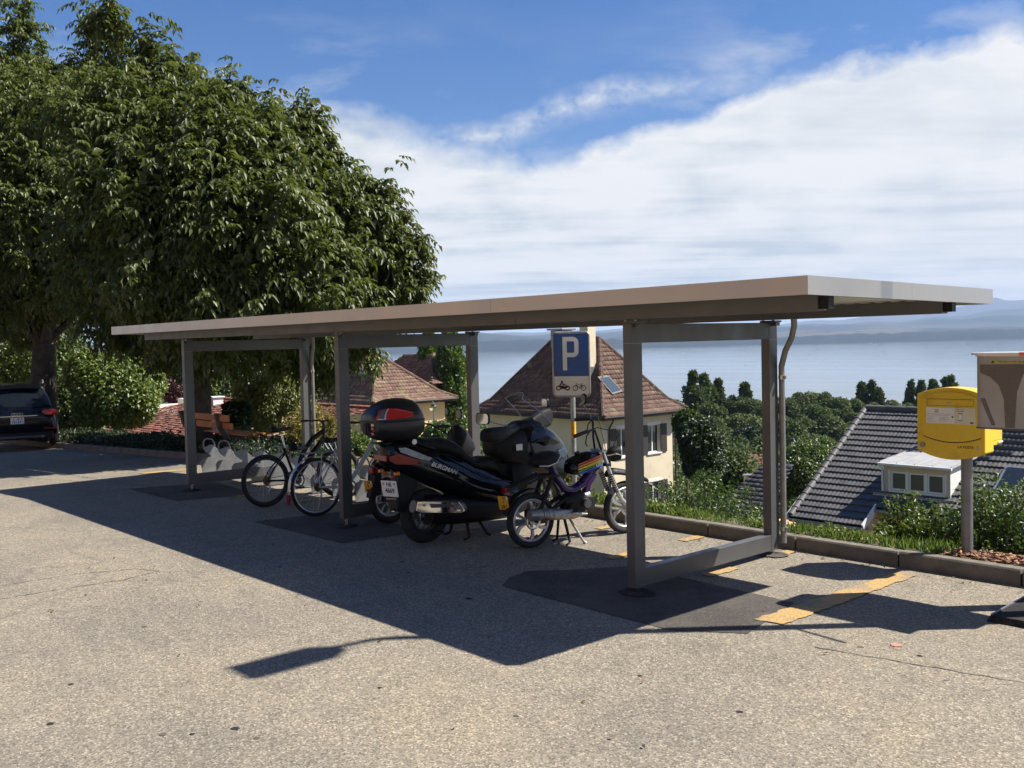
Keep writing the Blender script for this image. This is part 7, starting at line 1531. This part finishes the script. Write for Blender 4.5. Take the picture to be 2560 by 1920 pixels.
W_ = [(1775, 1010, 175, 75, 0), (1725, 1090, 130, 70, 3), (1990, 1060, 140, 75, 0), (2040, 1010, 180, 70, 1), (2110, 1015, 180, 70, 3), (2150, 1075, 130, 80, 0), (2250, 1030, 190, 80, 3), (2300, 1045, 170, 80, 0), (2030, 1075, 130, 80, 4), (1870, 1060, 145, 80, 5), (1815, 1125, 108, 70, 0),  # column, top, distance, width, kind, where
 (1745, 975, 190, 62, 5), (1790, 988, 200, 60, 1), (1838, 985, 195, 62, 3), (1880, 990, 190, 55, 4), (1700, 1030, 160, 50, 0), (1850, 1022, 160, 85, 4), (1790, 1050, 150, 80, 0), (1905, 1020, 165, 70, 0), (1760, 1095, 120, 75, 5), (1840, 1090, 125, 80, 1), (1905, 1085, 130, 70, 3),
 (1965, 990, 190, 65, 1), (1995, 978, 200, 55, 3), (2025, 972, 205, 62, 4), (2062, 985, 200, 60, 0), (2100, 985, 195, 60, 4), (2140, 1000, 195, 55, 0), (2180, 1008, 200, 50, 2), (1950, 1040, 150, 70, 0), (2010, 1035, 155, 80, 3), (2075, 1040, 150, 90, 2), (2135, 1045, 160, 70, 4), (1990, 1095, 120, 80, 5), (2070, 1100, 110, 90, 0), (2230, 1003, 210, 60, 2), (2270, 1012, 215, 50, 0), (2300, 1010, 215, 50, 5), (2210, 1040, 170, 80, 0), (2350, 1020, 210, 70, 0), (2420, 1022, 210, 70, 3), (2500, 1025, 205, 80, 0), (2570, 1025, 205, 80, 1), (2640, 1020, 205, 80, 0),
 (1560, 1080, 150, 70, 0), (1620, 1070, 160, 60, 3), (1660, 1110, 120, 60, 5), (1000, 1090, 110, 60, 3), (1170, 1090, 120, 70, 0), (1230, 1120, 100, 60, 3), (950, 1080, 130, 60, 0), (60, 930, 70, 110, 0), (180, 930, 75, 120, 3), (300, 920, 80, 110, 0), (400, 1000, 70, 80, 3), (560, 940, 75, 90, 0), (650, 950, 80, 90, 4)]
rr = random.Random(5)
where = ['inside the right frame', 'right of the downpipe', 'near the cream house', 'behind the bench']; grp = {}
for i, (px, py, d, w_, k) in enumerate(W_):
    reg = 0 if 1690 < px < 1935 else 1 if px >= 1935 else 2 if px > 900 else 3
    row = 'in the top row' if py < 1015 and reg < 2 else 'halfway down' if py < 1060 else 'low down'
    grp.setdefault((row, where[reg]), []).append((px, py, d, w_, k))
ORD = ['first', 'second', 'third', 'fourth', 'fifth', 'sixth', 'seventh', 'eighth', 'ninth', 'tenth', 'eleventh', 'twelfth', 'thirteenth', 'fourteenth', 'fifteenth', 'sixteenth', 'seventeenth', 'eighteenth']
for (row, wh_), L_ in grp.items():
    for q, a in enumerate(sorted(L_)): wood_tree(*a, '%s, %s from left %s %s' % (KIND[a[4]], ORD[q], row, wh_))
for i, (px, py, d, w_, bt) in enumerate([(1735, 940, 185, 44, 1060), (1760, 945, 187, 40, 1060), (1776, 960, 190, 34, 1060), (1797, 955, 195, 24, 1040), (2155, 962, 215, 24, 1050), (2180, 960, 215, 26, 1050), (2196, 975, 215, 22, 1050), (2277, 955, 225, 22, 1050), (2303, 957, 225, 18, 1050), (2333, 952, 225, 20, 1050), (2362, 950, 225, 22, 1050), (2378, 944, 225, 26, 1050), (1862, 965, 195, 30, 1050)]):
    lab = ['widest dark poplar at the left end of the wood', 'second dark poplar in the tight group above the ivy tree', 'third dark poplar sloping down in the group above the ivy tree', 'single slim poplar standing alone right of the group', 'feathery slim poplar above the dark roof ridge', 'dark poplar right beside the feathery one above the ridge', 'shorter dark poplar, right one of three above the ridge', 'dark poplar just left of the post box top', 'slim poplar peeping over the left of the post box', 'small poplar above the middle of the post box', 'poplar above the post box, left one of the last pair', 'poplar above the post box, right one of the last pair', 'small pointed tree rising from the wood inside the frame'][i]
    columnar(px, py, bt, d, w_, 2400, (.8, .55), LM['wood'], lab, 'poplar_tree', 60+i, 'poplars along the lake shore')
# undergrowth of the wood
rg = np.random.default_rng(9); n = 170000; d = 60+260*rg.random(n)**1.5; u = rg.uniform(-.55, .58, n); P = np.stack([_RG.x*u*d+_FG.x*d, _RG.y*u*d+_FG.y*d, np.zeros(n)], 1); P = P[P[:, 1] > 48]
P[:, 2] = [gz(x, y)+rg.uniform(0, 1)**2*3.2 for x, y, _ in P]; n = len(P)
V, F, Rn = leaves(P, nrmz(rg.normal(size=(n, 3))+UP*.4), nrmz(rg.normal(size=(n, 3))+UP), .10+.0030*np.linalg.norm(P[:, :2], axis=1), .08+.0024*np.linalg.norm(P[:, :2], axis=1)); o = npmesh('undergrowth', V, F, LM['wood'], None, Rn); tag(o, kind='stuff')
# hedge strip along the kerb at the left
n = 32000; x = rg.uniform(-34, -14.6, n); y = rg.uniform(8.12, 9.6, n); zz = np.array([lot_z(a) for a in x])+.10+rg.random(n)*.26*(.7+.3*np.sin(x*2.1)); P = np.stack([x, y, zz], 1)
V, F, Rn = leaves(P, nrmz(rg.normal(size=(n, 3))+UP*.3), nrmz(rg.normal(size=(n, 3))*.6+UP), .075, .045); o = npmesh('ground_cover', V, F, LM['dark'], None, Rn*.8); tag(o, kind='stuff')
# grass and low weeds behind the kerb
n = 17000; x = rg.uniform(-14.6, -1.6, n); y = 8.12+rg.random(n)**1.3*.75; dens = .5+.5*np.sin(x*3.1+1)*np.sin(x*1.3); keep = (rg.random(n) < np.clip(dens+.45, .12, 1)) & ~((x > -3.75) & (y < 8.62)); x = x[keep]; y = y[keep]; n = len(x)
zz = np.interp(y, [8.1, 8.35, 8.5, 8.7, 8.9, 9.1], [.105, .10, .06, -.05, -.22, -.42]); P = np.stack([x, y, zz], 1); h = rg.uniform(.03, .13, n)*(.6+.6*dens[keep])
V, F, Rn = leaves(P, nrmz(rg.normal(size=(n, 3))*.45+UP), nrmz(rg.normal(size=(n, 3))), h, .012); o = npmesh('grass', V, F, LM['grass'], None, Rn); tag(o, kind='stuff')
n = 9000; x = rg.uniform(-12.5, -1.6, n); y = 8.14+rg.random(n)*.8; c_ = (np.sin(x*4.3)*np.sin(x*1.7+y*3) > .1) & ~((x > -3.75) & (y < 8.6)); x = x[c_]; y = y[c_]; n = len(x); zz = np.interp(y, [8.1, 8.35, 8.5, 8.7, 8.9, 9.1], [.105, .10, .06, -.05, -.22, -.42])+rg.random(n)*.10
V, F, Rn = leaves(np.stack([x, y, zz], 1), nrmz(rg.normal(size=(n, 3))+UP*.3), nrmz(rg.normal(size=(n, 3))*.5+UP), .045, .028); o = npmesh('low_weeds', V, F, LM['lime'], None, Rn); tag(o, kind='stuff')
# bark mulch near the post box pole
V = []; F = []; rr = random.Random(8)
for k in range(1100):
    x = rr.uniform(-3.72, -1.7); y = rr.uniform(8.12, 8.62); z = float(np.interp(y, [8.1, 8.35, 8.5, 8.7], [.115, .12, .09, -.02]))+rr.uniform(0, .04); R3_ = Matrix.Translation((x, y, z)) @ Matrix.Rotation(rr.uniform(0, 6.28), 4, 'Z') @ Matrix.Rotation(rr.uniform(-.5, .5), 4, 'X') @ Matrix.Rotation(rr.uniform(-.3, .3), 4, 'Y'); l, w_ = rr.uniform(.012, .035), rr.uniform(.006, .014); n0 = len(V)
    V += [tuple(R3_ @ Vector(q)) for q in ((-l, -w_, 0), (l, -w_*.6, 0), (l*1.1, w_, 0), (-l*.9, w_*.8, 0), (-l, -w_, .006), (l, -w_*.6, .006), (l*1.1, w_, .006), (-l*.9, w_*.8, .006))]; F += [tuple(a+n0 for a in f) for f in ((3, 2, 1, 0), (4, 5, 6, 7), (0, 1, 5, 4), (1, 2, 6, 5), (2, 3, 7, 6), (3, 0, 4, 7))]
o = npmesh('bark_mulch', V, F, attrtile('bark_chips', [(.10, .045, .025), (.26, .12, .065), (.38, .22, .13), (.16, .075, .04)], .85), None, np.repeat([rr.random() for _ in range(1100)], 8)); tag(o, kind='stuff')
# fallen leaves and crumbs on the tarmac
rr = random.Random(12); n = 150; P = []
for k in range(n): P.append((rr.uniform(-12, -2.5), 7.92-abs(rr.gauss(0, .22)), .012) if k < 90 else (rr.uniform(-12, 1), rr.uniform(1.5, 7.5), .012))
P = np.array(P); V, F, Rn = leaves(P, nrmz(rg.normal(size=(n, 3))*np.array([1, 1, .15])), nrmz(rg.normal(size=(n, 3))*.3+UP), .035, .02); o = npmesh('fallen_leaves', V, F, leafmat('dead_leaf', (.05, .03, .015), (.16, .10, .05), None, .8, .1), None, Rn); tag(o, kind='stuff')
